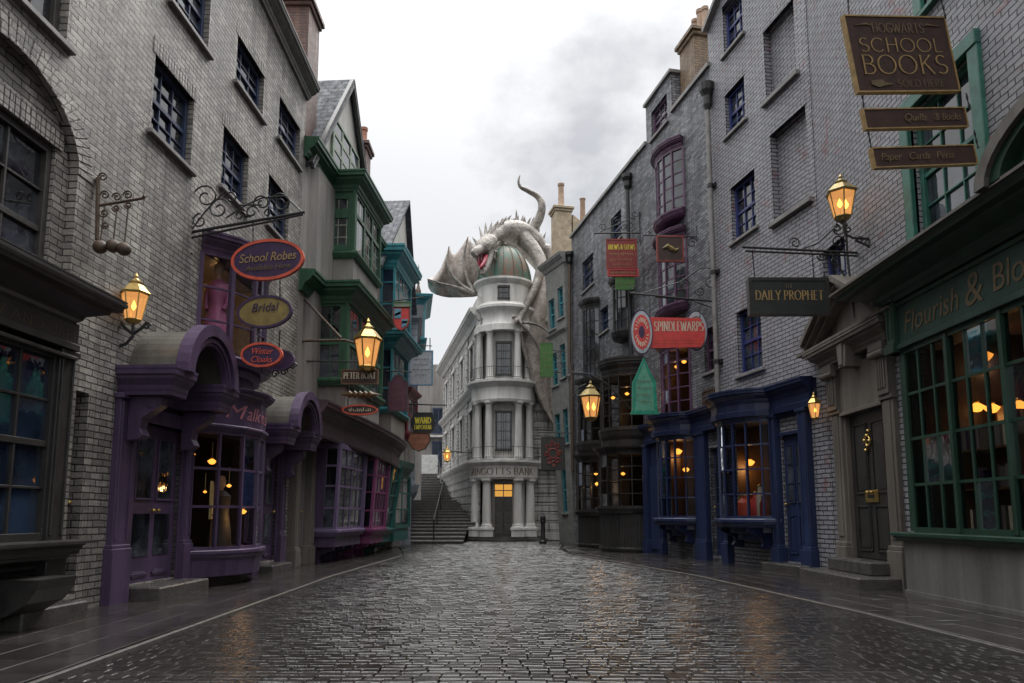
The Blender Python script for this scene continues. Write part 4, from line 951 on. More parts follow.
# ------------------------------------------------------------------ LEFT 4: teal bays, crimson oriel
WL4 = Wall((-4.75, 24.0), (-4.45, 29.3), 'L')
B = Bld(WL4, 'rendered_house', 'grey rendered gabled house with stacked bright teal bay windows')
B.shell(0.2, 5.3, 0, 10.2, [], 'render', th=.25, depth=5)
mb = MB(); mb.prism([(.3, 10.0), (6.2, 10.0), (4.6, 14.1)], -.25, .02); B.part('gable_wall', mb, 'renderlight')
mb = MB()
for x0, x1, z0 in ((.1, 4.6, 9.8), (6.6, 4.6, 9.8)):
    mb.add([(x0, .25, z0), (x1, .25, 14.2), (x1, -5, 14.2), (x0, -5, z0), (x0, .25, z0 - .12), (x1, .25, 14.08), (x1, -5, 14.08), (x0, -5, z0 - .12)], ((0, 1, 2, 3), (4, 5, 6, 7), (0, 4, 5, 1), (1, 5, 6, 2), (2, 6, 7, 3), (3, 7, 4, 0)))
B.part('gable_roof', mb, 'slate')
t1, _ = boxbay(B, .95, 3.6, .5, 8.1, 10.0, 3, 1, 4, 'teal', 'glassblue', .16, .05, ratio=(0, .3, .72, 1)); bandsweep(B, t1, 10.0, .75, .42, 'teal', 'bay_cornice')
mb = MB(); mb.slab(t1, 7.3, 8.1); B.part('bay_apron', mb, 'render')
t2, _ = boxbay(B, .3, 2.6, .62, 4.8, 6.9, 3, 1, 4, 'teal', 'glassblue', .18, .05, ratio=(0, .34, .68, 1)); bandsweep(B, t2, 6.9, .55, .55, 'teal', 'bay_cornice')
bandsweep(B, t2, 4.65, .17, .14, 'teal', 'bay_sill', 1); mb = MB(); mb.slab(t2, 3.1, 4.65); B.part('bay_apron', mb, 'render')
t3, _ = boxbay(B, 3.0, 4.6, .62, 4.3, 5.7, 2, 1, 2, 'crimson', 'glassdark', .2, .06, name='crimson_oriel'); bandsweep(B, t3, 5.7, .3, .22, 'crimson', 'oriel_cornice'); bandsweep(B, t3, 4.05, .25, .12, 'crimson', 'oriel_sill', 1)
mb = MB(); mb.slab(t3, 3.2, 4.05); B.part('oriel_apron', mb, 'render')
pendant('warm lamp in the small crimson oriel', 398, 398, 27.2, .09, .2)
mb = MB(); mb.sweep([(-.08, -.1), (.05, -.1), (.3, .2), (.34, .4), (-.08, .44)], [(.3, .5), (3.4, .5), (3.9, .0)], 2.7); B.part('shop_cornice', mb, 'tealgreen')
boxbay(B, 1.2, 3.6, .6, .8, 2.6, 3, 1, 2, 'tealgreen', 'glassdark', .16, .05, name='shop_bay_window')
mb = MB(); mb.slab([(1.2, 0), (1.2, .6), (3.6, .6), (3.6, 0)], .3, .8); B.part('bay_panel', mb, 'tealgreen')
chimney('brick_chimney', 'red brick chimney with two terracotta pots behind the parapet of the brick house', (-5.95, 18.0, 11.0), 1.2, 1.0, 3.55, 'brickRed', [(-.25, .75, .13), (.25, .75, .13)], 'terracotta')
chimney('brick_chimney', 'slim red brick chimney with two pots behind the rendered gables', (-5.5, 24.3, 9.5), .75, .8, 4.5, 'brickRed', [(-.2, .7, .12), (.2, .7, .12)], 'terracotta')

# ------------------------------------------------------------------ LEFT 5: pale blue house by the stairs
WL6 = Wall((-4.3, 29.45), (-6.3, 43.0), 'L')
B = Bld(WL6, 'stone_house', 'pale blue stone house jettied over the foot of the staircase, teal turret bay')
B.shell(0, 13.6, 0, 9.4, [], 'blueash', th=.25, depth=5)
mb = MB(); mb.box(.12, 9.0, -.05, .34, 2.35, 9.3); B.part('jetty', mb, 'blueash')
mb = MB(); mb.sweep(corn(.5, .16, 2), [(.12, -.05), (.12, .34), (9.0, .34)], 1.95); B.part('jetty_moulding', mb, 'blueash'); mb = MB(); mb.sweep(corn(.3, .2), [(.12, -.05), (.12, .34), (9.0, .34)], 9.2); B.part('eaves_moulding', mb, 'blueash'); mb = MB(); mb.box(.1, .5, 0, .2, 0, 2.2); B.part('pilaster', mb, 'blueash')
B.sash((3.4, 4.6, 5.2, 7.2), 4, 2, 'bluewin', d=.40)
tb, _ = boxbay(B, 4.2, 7.4, .7, 9.6, 11.3, 2, 1, 3, 'teal', 'glassblue', .16, .06, name='turret_bay'); bandsweep(B, tb, 11.3, .4, .4, 'teal', 'bay_cornice'); bandsweep(B, tb, 9.3, .3, .15, 'teal', 'bay_sill')
mb = MB(); mb.lathe([(.16, 0), (.14, .3), (.05, .6), (.07, .7), (.02, .9), (.02, 1.5), (.001, 1.7)], (4.6, .4, 11.75), 10); B.part('finial', mb, 'rust')
pendant('small warm lamp on the pale blue wall by the staircase', 396.5, 501, 29.0, .06, .15)
# closing wall of the alley
t = thing('alley_house', 'far grey rendered house closing the alley above the staircase', 'building', (-8.2, 53, 0))
mb = MB(); mb.box(0, 6.0, 0, 3, 0, 12.4); mb.build('wall', 'render', t)
for x, z in ((2.3, 7.2), (2.3, 4.7)):
    mb = MB(); mb.box(x, x + .9, -.1, .05, z, z + .1); mb.box(x, x + .9, -.1, .05, z + 1.8, z + 1.9); mb.box(x, x + .08, -.09, .05, z, z + 1.9); mb.box(x + .82, x + .9, -.09, .05, z, z + 1.9); mb.box(x + .41, x + .49, -.08, .05, z, z + 1.9); o = mb.build('window', 'bluewin', t)
    mb = MB(); mb.box(x + .05, x + .85, -.03, .02, z + .05, z + 1.85); mb.build('pane', 'glassblue', o)
mb = MB(); mb.box(.4, 5.6, -.25, 0, 6.9, 7.05); mb.build('string_course', 'stone', t)
mb = MB(); mb.box(1.55, 2.75, -.1, .02, 4.0, 5.6); mb.box(1.62, 2.1, -.12, .02, 4.1, 5.5); mb.box(2.2, 2.68, -.12, .02, 4.1, 5.5); mb.build('gate', 'white', t)

# ------------------------------------------------------------------ staircase
t = thing('stone_staircase', 'dark stone staircase climbing between the blue house and the bank', 'staircase', (0, 0, 0))
nose = MB()
def flight(mb, y0, n, run, z0, rise, xl, xr, yend):
    for i in range(n):
        y = y0 + i * run; z = z0 + i * rise
        for nm_, ya, yb, za, zb_ in ((0, y, yend, z, z + rise), (1, y - .07, y + .3, z + rise - .05, z + rise + .004)):
            (mb, nose)[nm_].add([(xl(ya), ya, za), (xr(ya), ya, za), (xr(yb), yb, za), (xl(yb), yb, za), (xl(ya), ya, zb_), (xr(ya), ya, zb_), (xr(yb), yb, zb_), (xl(yb), yb, zb_)], ((3, 2, 1, 0), (4, 5, 6, 7), (0, 1, 5, 4), (1, 2, 6, 5), (2, 3, 7, 6), (3, 0, 4, 7)))
xr = lambda y: -2.02 if y < 33.6 else -2.02 + (34.2 - 33.6) * .2 - .2125 * (y - 34.2) * (1 if y > 34.2 else 0) + .2
mb = MB(); flight(mb, 30.2, 14, .82, 0, .146, lambda y: -4.28 - .146 * (y - 29.45), xr, 43.5); mb.build('lower_flight', 'stairstone', t)
nose.build('step_nosing', 'sill', t); nose = MB(); mb = MB(); flight(mb, 43.2, 10, .75, 2.044, .2, lambda y: -.126 * y, xr, 52.5); mb.build('upper_flight', 'stairstone', t); nose.build('step_nosing', 'sill', t)
mb = MB(); mb.tube([(-3.25, 30.2, 0), (-3.25, 30.2, 1.0), (-4.0, 41.8, 3.05), (-4.25, 43, 3.1), (-5.1, 50, 5.0), (-5.1, 50, 4.0)], .035, 6)
for x, y, z in ((-3.5, 34, .6), (-3.75, 38, 1.35), (-4.0, 41.8, 2.0), (-4.6, 46.2, 2.9)): mb.tube([(x, y, z), (x, y, z + 1.08)], .026, 6)
mb.build('handrail', 'iron', t)
# ------------------------------------------------------------------ RIGHT 1: green bookshop and the stone doorway
WR1 = Wall((6.35, 1.5), (6.35, 14.9), 'R')
B = Bld(WR1, 'brick_house', 'tall blue grey brick house with dark green bookshop front and stone doorway')
gw = (7.75, 9.30, 5.35, 7.55)
dr = (10.62, 12.1, .42, 3.05)
bl1 = (-.42, .92, 7.85, 9.95); bl2 = (-.2, 1.0, 10.85, 12.6)
pw = (11.7, 12.7, 4.45, 6.5)
shop_hole = (3.0, 9.45, .95, 3.75)
B.shell(-3.0, 12.86, 0, 17.0, [gw, dr, pw, shop_hole, (7.0, 8.7, 8.9, 11.2)], 'brickR', th=.3, side0=False)
B.sash(gw, 4, 3, 'trimgreen', d=-.12, fw=.10, casing=.22, sill='trimgreen'); B.sash((7.0, 8.7, 8.9, 11.2), 4, 3, 'trimgreen', d=-.12, fw=.10, casing=.2, sill='trimgreen')
B.sash(pw, 4, 3, 'royal', d=-.14); soldier(B, pw[0] - .1, pw[1] + .1, pw[3], .28, 'brickR')
# stone door surround
for a, b in ((10.22, 10.58), (12.14, 12.5)):
    mb = MB(); mb.box(a, b, -.05, .08, 0, 3.2); mb.box(a - .05, b + .05, -.05, .13, 0, .62); mb.box(a - .03, b + .03, -.05, .11, .62, .70); mb.box(a + .08, b - .08, .08, .10, .8, 3.1); mb.box(a - .03, b + .03, -.05, .12, 3.12, 3.2)
    mb.box(a, b, -.05, .15, 3.2, 3.95); mb.box(a - .05, b + .05, -.05, .24, 3.95, 4.08)
    for q in range(4): mb.box(a + .05 + q * .075, a + .09 + q * .075, .15, .175, 3.3, 3.85)
    mb.tube([(a - .06, .19, 3.9), (b + .06, .19, 3.9)], .07, 10)
    B.part('door_pilaster', mb, 'surround', bevel=.01)
mb = MB(); mb.box(10.58, 12.14, -.02, .06, 3.12, 3.98); mb.box(10.58, 12.14, -.02, .10, 3.06, 3.13); mb.box(10.58, 10.62, -.28, .02, .42, 3.06); mb.box(12.08, 12.14, -.28, .02, .42, 3.06); B.part('overdoor_panel', mb, 'surround', bevel=.008)
mb = MB(); mb.sweep(corn(.34, .30), [(10.15, 0), (10.15, .14), (12.57, .14), (12.57, 0)], 4.08); B.part('entablature', mb, 'surround')
mb = MB(); mb.prism([(11.24, 3.86), (11.48, 3.86), (11.56, 4.36), (11.16, 4.36)], .0, .36); mb.prism([(11.3, 3.9), (11.42, 3.9), (11.46, 4.3), (11.26, 4.3)], .36, .39); B.part('keystone', mb, 'surround', bevel=.01)
mb = MB(); xa, xb, xm, z0, z1 = 9.85, 12.87, 11.36, 4.42, 5.35
for (p0, p1) in (((xa, z0), (xm, z1)), ((xb, z0), (xm, z1))):
    for dd, hh, off in ((.52, .10, .20), (.44, .10, .10), (.34, .12, .0)): mb.beam((p0[0], dd / 2 - .02, p0[1] + off), (p1[0], dd / 2 - .02, p1[1] + off), hh, dd, (0, 1, 0))
mb.sweep(corn(.16, .42, 1), [(xa + .1, 0), (xa + .1, .02), (xb - .1, .02), (xb - .1, 0)], z0 - .08); B.part('pediment_moulding', mb, 'surround')
mb = MB(); mb.prism([(xa + .25, z0), (xb - .25, z0), (xm, z1)], -.02, .12); B.part('pediment_tympanum', mb, 'surround')
B.door(dr, 'black', d=-.07, ncol=2, panels=((.05, .36), (.44, .93)))
mb = MB(); mb.box(11.14, 11.58, -.07, -.035, 1.42, 1.64); B.part('letter_plate', mb, 'brass', bevel=.008)
mb = MB(); mb.box(11.24, 11.48, -.036, -.031, 1.50, 1.56); B.part('letter_slot', mb, 'black')
mb = MB()
for x, z in ((11.36, 2.62), (11.28, 2.52), (11.45, 2.54), (11.36, 2.44), (11.3, 2.7), (11.42, 2.36)): mb.lathe([(.001, -.035), (.034, -.02), (.045, 0), (.034, .02), (.001, .035)], (x, -.03, z), 10); mb.tube([(x, -.07, z), (x, -.02, z)], .015, 6)
mb.tube(spiral((11.36, -.025, 2.5), .13, 1.2, 0), .014, 6); B.part('door_knocker', mb, 'brass', smooth=True)
mb = MB(); mb.box(10.55, 12.17, -.25, .46, .20, .42); B.part('doorstep', mb, 'step', bevel=.02); mb = MB(); mb.box(10.2, 12.6, -.02, .82, -.03, .20); B.part('doorstep', mb, 'step', bevel=.025)
# green bookshop
D_ = .28; wz0, wz1 = .96, 3.72
s_end = 9.42
mb = MB(); mb.box(2.6, s_end + .28, 0, D_ + .05, .0, wz0 - .16); mb.box(2.6, s_end + .3, 0, D_ + .075, 0, .07); B.part('stall_riser', mb, 'plaster')
mb = MB(); mb.sweep(corn(.14, .17, 1), [(2.6, D_), (s_end + .28, D_), (s_end + .28, 0)], wz0 - .16); B.part('shop_sill', mb, 'shopgreen')
n = 17; cw = .372
path = [(s_end - n * cw, D_), (s_end, D_)]
B.glaze(path, wz0, wz1, 4, [n], 'shopgreen', 'glass', post=.11, rail=.12, bar=.04, name='shop_window')
mb = MB()
for i in range(3, n, 3): x = s_end - i * cw; mb.box(x - .035, x + .035, D_ - .06, D_ + .06, wz0, wz1)
B.part('shop_mullions', mb, 'shopgreen', bevel=.006)
pilaster(B, s_end + .04, s_end + .26, wz1 - .02, wz1 + .86, 'shopgreen', dep=D_ + .12, plinth=.12, name='fascia_pilaster'); mb = MB(); mb.box(s_end + .03, s_end + .12, 0, D_ + .02, wz0, wz1); B.part('shopfront_post', mb, 'shopgreen')
mb = MB(); mb.box(2.6, s_end + .04, 0, D_ + .04, wz1 + .06, wz1 + .80); mb.box(2.6, s_end + .1, 0, D_ + .10, wz1 + .02, wz1 + .10); mb.box(2.6, s_end + .08, 0, D_ + .07, wz1 + .70, wz1 + .76); B.part('shop_fascia', mb, 'fascia_green', bevel=.006)
mb = MB(); mb.sweep(corn(.42, .62), [(2.6, D_), (s_end + .32, D_), (s_end + .32, 0)], wz1 + .78); B.part('shop_cornice', mb, 'shopgreen')
mb = MB(); mb.add([(2.6, D_ + .66, wz1 + 1.2), (s_end + 1.02, D_ + .66, wz1 + 1.2), (s_end + 1.02, 0, wz1 + 1.34), (2.6, 0, wz1 + 1.34), (2.6, D_ + .66, wz1 + 1.16), (s_end + 1.02, D_ + .66, wz1 + 1.16), (s_end + 1.02, 0, wz1 + 1.2), (2.6, 0, wz1 + 1.2)], ((0, 1, 2, 3), (7, 6, 5, 4), (0, 4, 5, 1), (1, 5, 6, 2), (2, 6, 7, 3), (3, 7, 4, 0))); B.part('cornice_roof', mb, 'lead')
# segmental pediment over the fascia
ac, ar = 6.45 - 1.12 * 1.5, 1.5; n_ = 20; zz0 = wz1 + 1.18
for r0, r1, y1, mt in ((1.0, 1.12, D_ + .72, 'lead'), (.88, 1.01, D_ + .66, 'shopgreen'), (.78, .90, D_ + .5, 'shopgreen')):
    mb = MB(); o = [(ac + ar * r1 * math.cos(math.pi * i / n_), zz0 + ar * r1 * .46 * math.sin(math.pi * i / n_)) for i in range(n_ + 1)]; q = [(ac + ar * r0 * math.cos(math.pi * i / n_), zz0 + ar * (r0 - .1) * .46 * math.sin(math.pi * i / n_)) for i in range(n_ + 1)][::-1]
    mb.prism(o + q, 0, y1); B.part('arched_pediment', mb, mt)
mb = MB(); mb.prism([(ac + ar * .85 * math.cos(math.pi * i / n_), zz0 + ar * .38 * math.sin(math.pi * i / n_)) for i in range(n_ + 1)], 0, .25); B.part('pediment_tympanum', mb, 'black')
xs = WR1.at(910, 325, D_)[0]
script_text('Flourish', .46, 'golddim', B.e, (8.62, D_ + .046, wz1 + .38), (R(90), 0, R(180)), shear=.2, width=1.35)
script_text('&', .62, 'golddim', B.e, (7.62, D_ + .046, wz1 + .40), (R(90), 0, R(180)), shear=.1)
script_text('Blotts', .50, 'golddim', B.e, (6.72, D_ + .046, wz1 + .40), (R(90), 0, R(180)), shear=.1, width=1.05)
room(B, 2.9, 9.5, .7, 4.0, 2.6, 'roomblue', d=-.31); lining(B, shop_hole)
for k, (s0, s1) in enumerate(((7.7, 9.3), (5.6, 7.4))):
    zs = (.95, 1.45, 1.95, 2.5); lab = ('bookshelf behind the dark green shop window beside the stone doorway', 'bookshelf behind the dark green shop window, cut by the right edge of the photo')[k]
    shelf(WR1, s0, s1, -1.0, zs, lab)
    for z in zs: book_row(WR1, s0 + .03, s1 - .05, -1.0, z, 'old book standing in a row behind the dark green shop window', 'books on the shelves behind the green shop window', gap=.3)
shelf(WR1, 8.2, 9.25, -.34, (.98, 1.58, 2.15), 'low display shelf close behind the dark green shop window beside the stone doorway')
SHELFCOL = ['cream', 'surround', 'render', 'signbrown', 'plum', 'navy']
for z in (.98, 1.58, 2.15): book_row(WR1, 8.23, 9.2, -.34, z, 'pale or dark book on the low display shelf close behind the green shop window', 'books on the low display shelf of the green shop window', h=.34, gap=.3)
for k, (u, v, r) in enumerate(((984, 357, .10), (977, 408, .085), (992, 409, .085), (1019, 406, .085))):
    pendant(('upper glowing globe lamp behind the green shop window', 'left one of a pair of amber lamps in the green shop window', 'right one of a pair of amber lamps in the green shop window', 'amber lamp in the green shop window at the photo edge')[k], u, v, 11.0 - k * .15, r, .4, power=5 if k in (0, 3) else 0)

# ------------------------------------------------------------------ RIGHT 2 and 3: navy shopfront, mauve windows, black bow windows
RR = Wall((6.2, 14.9), (3.05, 29.0), 'R')
B = Bld(RR, 'brick_house', 'blue grey brick house with royal blue windows, tall pale drainpipe side')
r1 = RR.rect(733, 752, 742, 180, 240); r1 = (1.62, 2.74, 8.05, 9.5); r2 = (1.9, 2.85, 10.95, 12.1); r3 = (1.85, 2.8, 13.2, 14.6); r4 = (1.62, 2.7, 4.62, 6.2)
nd = (.22, 1.02, .2, 2.95)
B.shell(-.62, 3.62, 0, 16.9, [r1, r2, r3, r4, nd, bl1, bl2, (1.3, 2.94, 1.12, 3.35)], 'brickR', th=.3, z1b=14.45, side0=True)
for r in (r1, r2, r3, r4): B.sash(r, 4, 3, 'royal', d=-.14); soldier(B, r[0] - .06, r[1] + .06, r[3], .24, 'brickR')
mb = MB()
for r in (bl1, bl2): mb.box(r[0], r[1], -.3, -.2, r[2], r[3])
B.part('blind_infill', mb, 'brickR')
for r in (bl1, bl2):
    mb = MB(); mb.box(r[0] - .1, r[1] + .1, -.12, .1, r[2] - .12, r[2] - .004); B.part('blind_sill', mb, 'sill', bevel=.012); soldier(B, r[0] - .05, r[1] + .05, r[3], .25, 'brickR')
mb = MB(); mb.beam((-.64, -.1, 16.97), (3.66, -.1, 14.5), .12, .5, (0, 1, 0)); B.part('coping', mb, 'sill')
B.door(nd, 'blue', d=-.05, glassrows=3, gz=.46, panels=((.06, .36),), ncol=2)
mb = MB(); mb.box(nd[0], nd[1], -.1, -.02, 2.97, 3.35); B.part('fanlight', mb, 'glassdark')
pilaster(B, nd[0] - .3, nd[0] - .03, 0, 3.42, 'blue', dep=.16, plinth=.5); pilaster(B, nd[1] + .03, nd[1] + .26, 0, 3.42, 'blue', dep=.16, plinth=.5)
mb = MB(); mb.box(nd[0], nd[1], -.08, .06, 2.93, 3.0); mb.box(nd[0] - .05, nd[1] + .1, -.05, .06, 3.34, 3.44); B.part('door_head', mb, 'blue')
step(B, nd[0] - .3, nd[1] + .3, .45, 0, .18)
def bluebay(B, sc, wd, dep):
    path = arcpath(sc, wd, dep, 8)
    B.glaze(path, 1.12, 3.35, 4, 1, 'blue', 'glass', post=.05, rail=.12, bar=.035, name='bow_window')
    mb = MB(); mb.sweep(corn(.2, .18, 1), path, .92); mb.slab(path, .93, 1.1); B.part('bow_sill', mb, 'blue')
    mb = MB(); mb.slab([((p[0] - sc) * .8 + sc, p[1] * .75) for p in path], .78, .93); mb.slab([((p[0] - sc) * .6 + sc, p[1] * .5) for p in path], .62, .79)
    B.part('bow_corbel', mb, 'blue', bevel=.02)
    for q in (-.3, .3): console(B, sc + q * wd, .93, .5, dep * .8, .12, 'blue', name='bow_bracket')
    mb = MB(); mb.sweep(corn(.10, .08, 1), path, 3.36); mb.slab(path, 3.34, 3.5); B.part('bow_head', mb, 'blue')
    return path
p1 = bluebay(B, 2.2, 2.0, .74)
pilaster(B, 3.26, 3.5, 0, 3.42, 'blue', dep=.14, plinth=.5)
# cornice of the navy shop follows wall and bows
def bluecornice(B, s0, path, s1, z):
    P = [(s0, .12)] + [(p[0], p[1] + .12) for p in path] + [(s1, .12)]
    mb = MB(); mb.sweep([(-.1, 0), (.06, 0), (.08, .12), (.05, .14), (.05, .28), (-.1, .28)], P, z); mb.sweep(corn(.34, .26), P, z + .27); mb.slab([(s0, -.02)] + P + [(s1, -.02)], z + .05, z + .6); B.part('shop_cornice', mb, 'blue')
bluecornice(B, -.3, p1, 3.6, 3.42)
room(B, 1.2, 3.0, .9, 3.6, 2.0, 'roomwarm', d=-.31); lining(B, (1.3, 2.94, 1.12, 3.35), 'roomwarm')
pendant('amber globe lamp in the nearer navy bow window', 750, 463, 17.6, .09, .4, power=5)
def jar(label, p, r, h, mat, lid):
    t = thing('glass_jar', label, 'jar', p, 0, 'jars in the nearer navy bow window'); mb = MB(); mb.lathe([(r * .8, 0), (r, .06 * h), (r, .7 * h), (r * .6, .88 * h), (r * .6, h)], n=14); mb.build('jar_body', mat, t, smooth=True)
    mb = MB(); mb.lathe([(r * .66, h), (r * .66, h + .03), (r * .2, h + .06), (.001, h + .07)], n=12); mb.build('jar_lid', lid, t, smooth=True)
mb = MB(); mb.slab([(1.4, -.3), (1.4, .3), (2.9, .3), (2.9, -.3)], 1.08, 1.13); B.part('window_shelf', mb, 'timber')
shelf(RR, 1.35, 2.9, -1.0, (1.15, 1.7, 2.25), 'shelf of goods at the back of the nearer navy bow window'); shelf(RR, 5.2, 6.7, -1.0, (1.15, 1.7, 2.25), 'shelf of goods at the back of the farther navy bow window')
for s0_, nm in ((1.4, 'nearer'), (5.25, 'farther')):
    for z_ in (1.15, 1.7, 2.25): book_row(RR, s0_, s0_ + 1.4, -1.0, z_, 'small box or book on the back shelf of the ' + nm + ' navy bow window', 'goods on the shelves of the ' + nm + ' navy bow window', h=.34, gap=.35)
jar('squat orange jar on the sill of the nearer navy bow window', RR.w(2.3, .15, 1.14), .24, .5, 'coral', 'brassdk')
for k, (s_, m, h) in enumerate(((1.95, 'red', .55), (1.75, 'cream', .7), (1.62, 'darkred', .45), (2.6, 'olive', .5))):
    jar(('tall red jar', 'tall cream jar', 'dark red jar', 'olive jar')[k] + ' on the sill of the nearer navy bow window', RR.w(s_, .12, 1.14), .10, h, m, 'timber')
# tall pale drainpipe
t = thing('drainpipe', 'tall pale drainpipe with black hopper head between the two brick houses', 'drainpipe', RR.w(3.55, .12, 3.9), RR.rz)
mb = MB(); mb.tube([(0, 0, 0), (0, 0, 8.3)], .065, 10); mb.build('pipe', 'palepipe' if 'palepipe' in M else 'sill', t, smooth=True)
mb = MB(); mb.lathe([(.07, 8.2), (.12, 8.35), (.12, 8.6), (.2, 8.75), (.22, 8.95), (.18, 8.95)], n=10); mb.build('hopper_head', 'iron', t)
for z in (1.2, 3.6, 6.0): mb = MB(); mb.lathe([(.085, z), (.085, z + .1)], n=10); mb.box(-.14, .14, -.11, -.05, z, z + .1); mb.build('pipe_bracket', 'iron', t)

B = Bld(RR, 'brick_house', 'slate brick house with mauve bow windows and dormer over navy shopfront')
dm = (6.28, 7.48, 13.35, 14.3)
sw = (3.72, 4.42, 5.0, 6.2)
bA = (5.25, 6.95)
ob = [(5.32, 6.98, 10.1, 12.0), (5.32, 6.98, 7.3, 9.25), (5.32, 6.98, 4.05, 6.0)]
d2_ = (3.62, 4.3, .15, 2.95)
B.shell(3.62, 8.45, 0, 13.45, [sw, d2_, (5.18, 6.72, 1.12, 3.35)] + ob, 'brickR2', th=.3, side0=True)
mb = MB()
a, b, c, e = 5.95, 7.9, 13.4, 14.75
for q in ((a, dm[0], c, e), (dm[1], b, c, e), (dm[0], dm[1], dm[3], e)): mb.box(q[0], q[1], -.3, 0, q[2], q[3])
mb.box(a, a + .3, -3, -.3, c, e); mb.box(b - .3, b, -3, -.3, c, e); mb.box(a, b, -3.2, -3, c, e); B.part('dormer', mb, 'brickR2')
mb = MB(); mb.box(a - .06, b + .06, -3.25, .08, e, e + .1); mb.box(3.55, a, -.35, .08, 13.42, 13.54); mb.box(b, 8.46, -.35, .08, 13.42, 13.54); B.part('coping', mb, 'sill')
B.sash(dm, 4, 3, 'mauve', d=-.12, fw=.08); B.sash(sw, 4, 2, 'mauve', d=-.12)
for k, (z0, z1) in enumerate(((10.1, 12.0), (7.3, 9.25), (4.05, 6.0))):
    path = arcpath(6.15, 1.75, .34, 5)
    B.glaze(path, z0, z1, 5, 1, 'mauve', 'glassdark' if k < 2 else 'glass', post=.06, rail=.12, bar=.035, name='bow_window')
    mb = MB(); mb.sweep(corn(.3, .2), path, z1); mb.slab(path, z1 + .01, z1 + .29); B.part('bow_head', mb, 'mauve')
    mb = MB(); mb.sweep(corn(.26, .16, 2), path, z0 - .26); mb.slab(path, z0 - .25, z0); B.part('bow_sill', mb, 'mauve')
room(B, 5.2, 7.1, 3.9, 6.2, 1.5, 'roomwarm', d=-.31); lining(B, ob[2], 'roomwarm')
for k, (u, v) in enumerate(((677, 367), (684, 362))): pendant(('left', 'right')[k] + ' one of two bulbs in the lowest mauve bow window', u, v, 21.1 - k * .2, .06, .3, power=3 * (1 - k))
for (s0, s1, z0, z1) in ((3.9, 4.5, 3.95, 4.5), (7.6, 8.1, 3.9, 4.4)):
    mb = MB(); mb.box(s0, s1, -.01, .03, z0, z1)
    for i in range(6): mb.beam((s0 + (s1 - s0) * i / 6, .035, z0), (s0 + (s1 - s0) * (i + 1) / 6, .035, z1), .02, .02); mb.beam((s0 + (s1 - s0) * (i + 1) / 6, .04, z0), (s0 + (s1 - s0) * i / 6, .04, z1), .02, .02)
    for q in ((s0 - .04, s0, z0, z1), (s1, s1 + .04, z0, z1), (s0, s1, z1, z1 + .04), (s0, s1, z0 - .04, z0)): mb.box(q[0], q[1], 0, .06, q[2], q[3])
    B.part('vent_grille', mb, 'rust')
B.door(d2_, 'blue', d=-.12, glassrows=3, gz=.48, panels=((.06, .38),), ncol=2)
pilaster(B, 4.36, 4.95, 0, 3.42, 'blue', dep=.14, plinth=.5)
p2 = bluebay(B, 5.95, 1.75, .66); bluecornice(B, 3.66, p2, 8.3, 3.42)
mb = MB(); mb.box(7.1, 8.05, -.01, .05, .0, 3.4); B.part('shop_panel', mb, 'blue'); pilaster(B, 7.1, 7.3, 0, 3.42, 'blue', dep=.14, plinth=.4); pilaster(B, 8.1, 8.4, 0, 3.42, 'blue', dep=.2, plinth=.4)
mb = MB(); mb.box(7.35, 8.05, .05, .1, .15, 2.7); B.part('side_door', mb, 'blue', bevel=.01)
room(B, 5.1, 6.85, .9, 3.6, 2.0, 'roomwarm', d=-.31); lining(B, (5.18, 6.72, 1.12, 3.35), 'roomwarm')
pendant('amber lamp glowing in the farther navy bow window', 678, 452, 21.3, .10, .4, power=4); pendant('low amber lamp in the farther navy bow window', 686, 470, 21.0, .08, .3)
chimney('brick_chimney', 'tan brick chimney with three tall pots on the mauve windowed house', tuple(RR.w(5.4, -.75, 12.6)), .95, .95, 2.75, 'brickTan', [(-.32, .8, .10), (0, .95, .10), (.32, .85, .10)], 'tanpot', rz=RR.rz)

B = Bld(RR, 'brick_house', 'slate brick house with stacked black bow windows at the narrow end')
tw = (10.3, 11.35, 11.2, 12.25); w5 = (13.4, 14.8, 10.45, 11.75); w6 = (11.8, 12.7, 8.15, 9.1)
B.shell(8.45, 16.3, 0, 13.45, [tw, w5, w6, (8.68, 10.82, 1.45, 3.22), (8.7, 10.7, 4.05, 5.85), (11.8, 13.7, 1.35, 3.2), (11.85, 13.65, 3.9, 5.9)], 'brickR2', th=.3)
for r in (tw, w5, w6): B.sash(r, 4, 2, 'bluewin', d=-.12)
mb = MB(); mb.box(8.46, 16.3, -.35, .1, 13.42, 13.54); B.part('coping', mb, 'sill')
def blackbow(B, sc, wd, dep, z0, z1, rows, head, sill, base=None, glass='glass'):
    path = arcpath(sc, wd, dep, 8)
    B.glaze(path, z0, z1, rows, 1, 'black', glass, post=.045, rail=.1, bar=.03, name='bow_window')
    mb = MB(); mb.sweep(corn(head, .2), path, z1); mb.slab(path, z1 + .01, z1 + head - .01); B.part('bow_head', mb, 'black')
    mb = MB(); mb.sweep(corn(sill, .14, 2), path, z0 - sill); mb.slab(path, z0 - sill + .01, z0 - .01); B.part('bow_sill', mb, 'black')
    if base is not None:
        q = [((p[0] - sc) * .97 + sc, p[1] * .96) for p in path]; mb = MB(); mb.slab(q, base, z0 - sill)
        for i in range(len(q) - 1):
            for t in (0, .25, .5, .75): v = Vector(q[i]).lerp(Vector(q[i + 1]), t); mb.tube([(v.x, v.y, base), (v.x, v.y, z0 - sill)], .022, 6, cap=False)
        mb.sweep(corn(.16, .08, 1), q, base); B.part('panelled_base', mb, 'black')
    return path
blackbow(B, 9.75, 2.3, 1.12, 1.45, 3.22, 4, .22, .22, 0.0)
blackbow(B, 9.7, 2.15, 1.0, 4.05, 5.85, 4, .55, .42); 
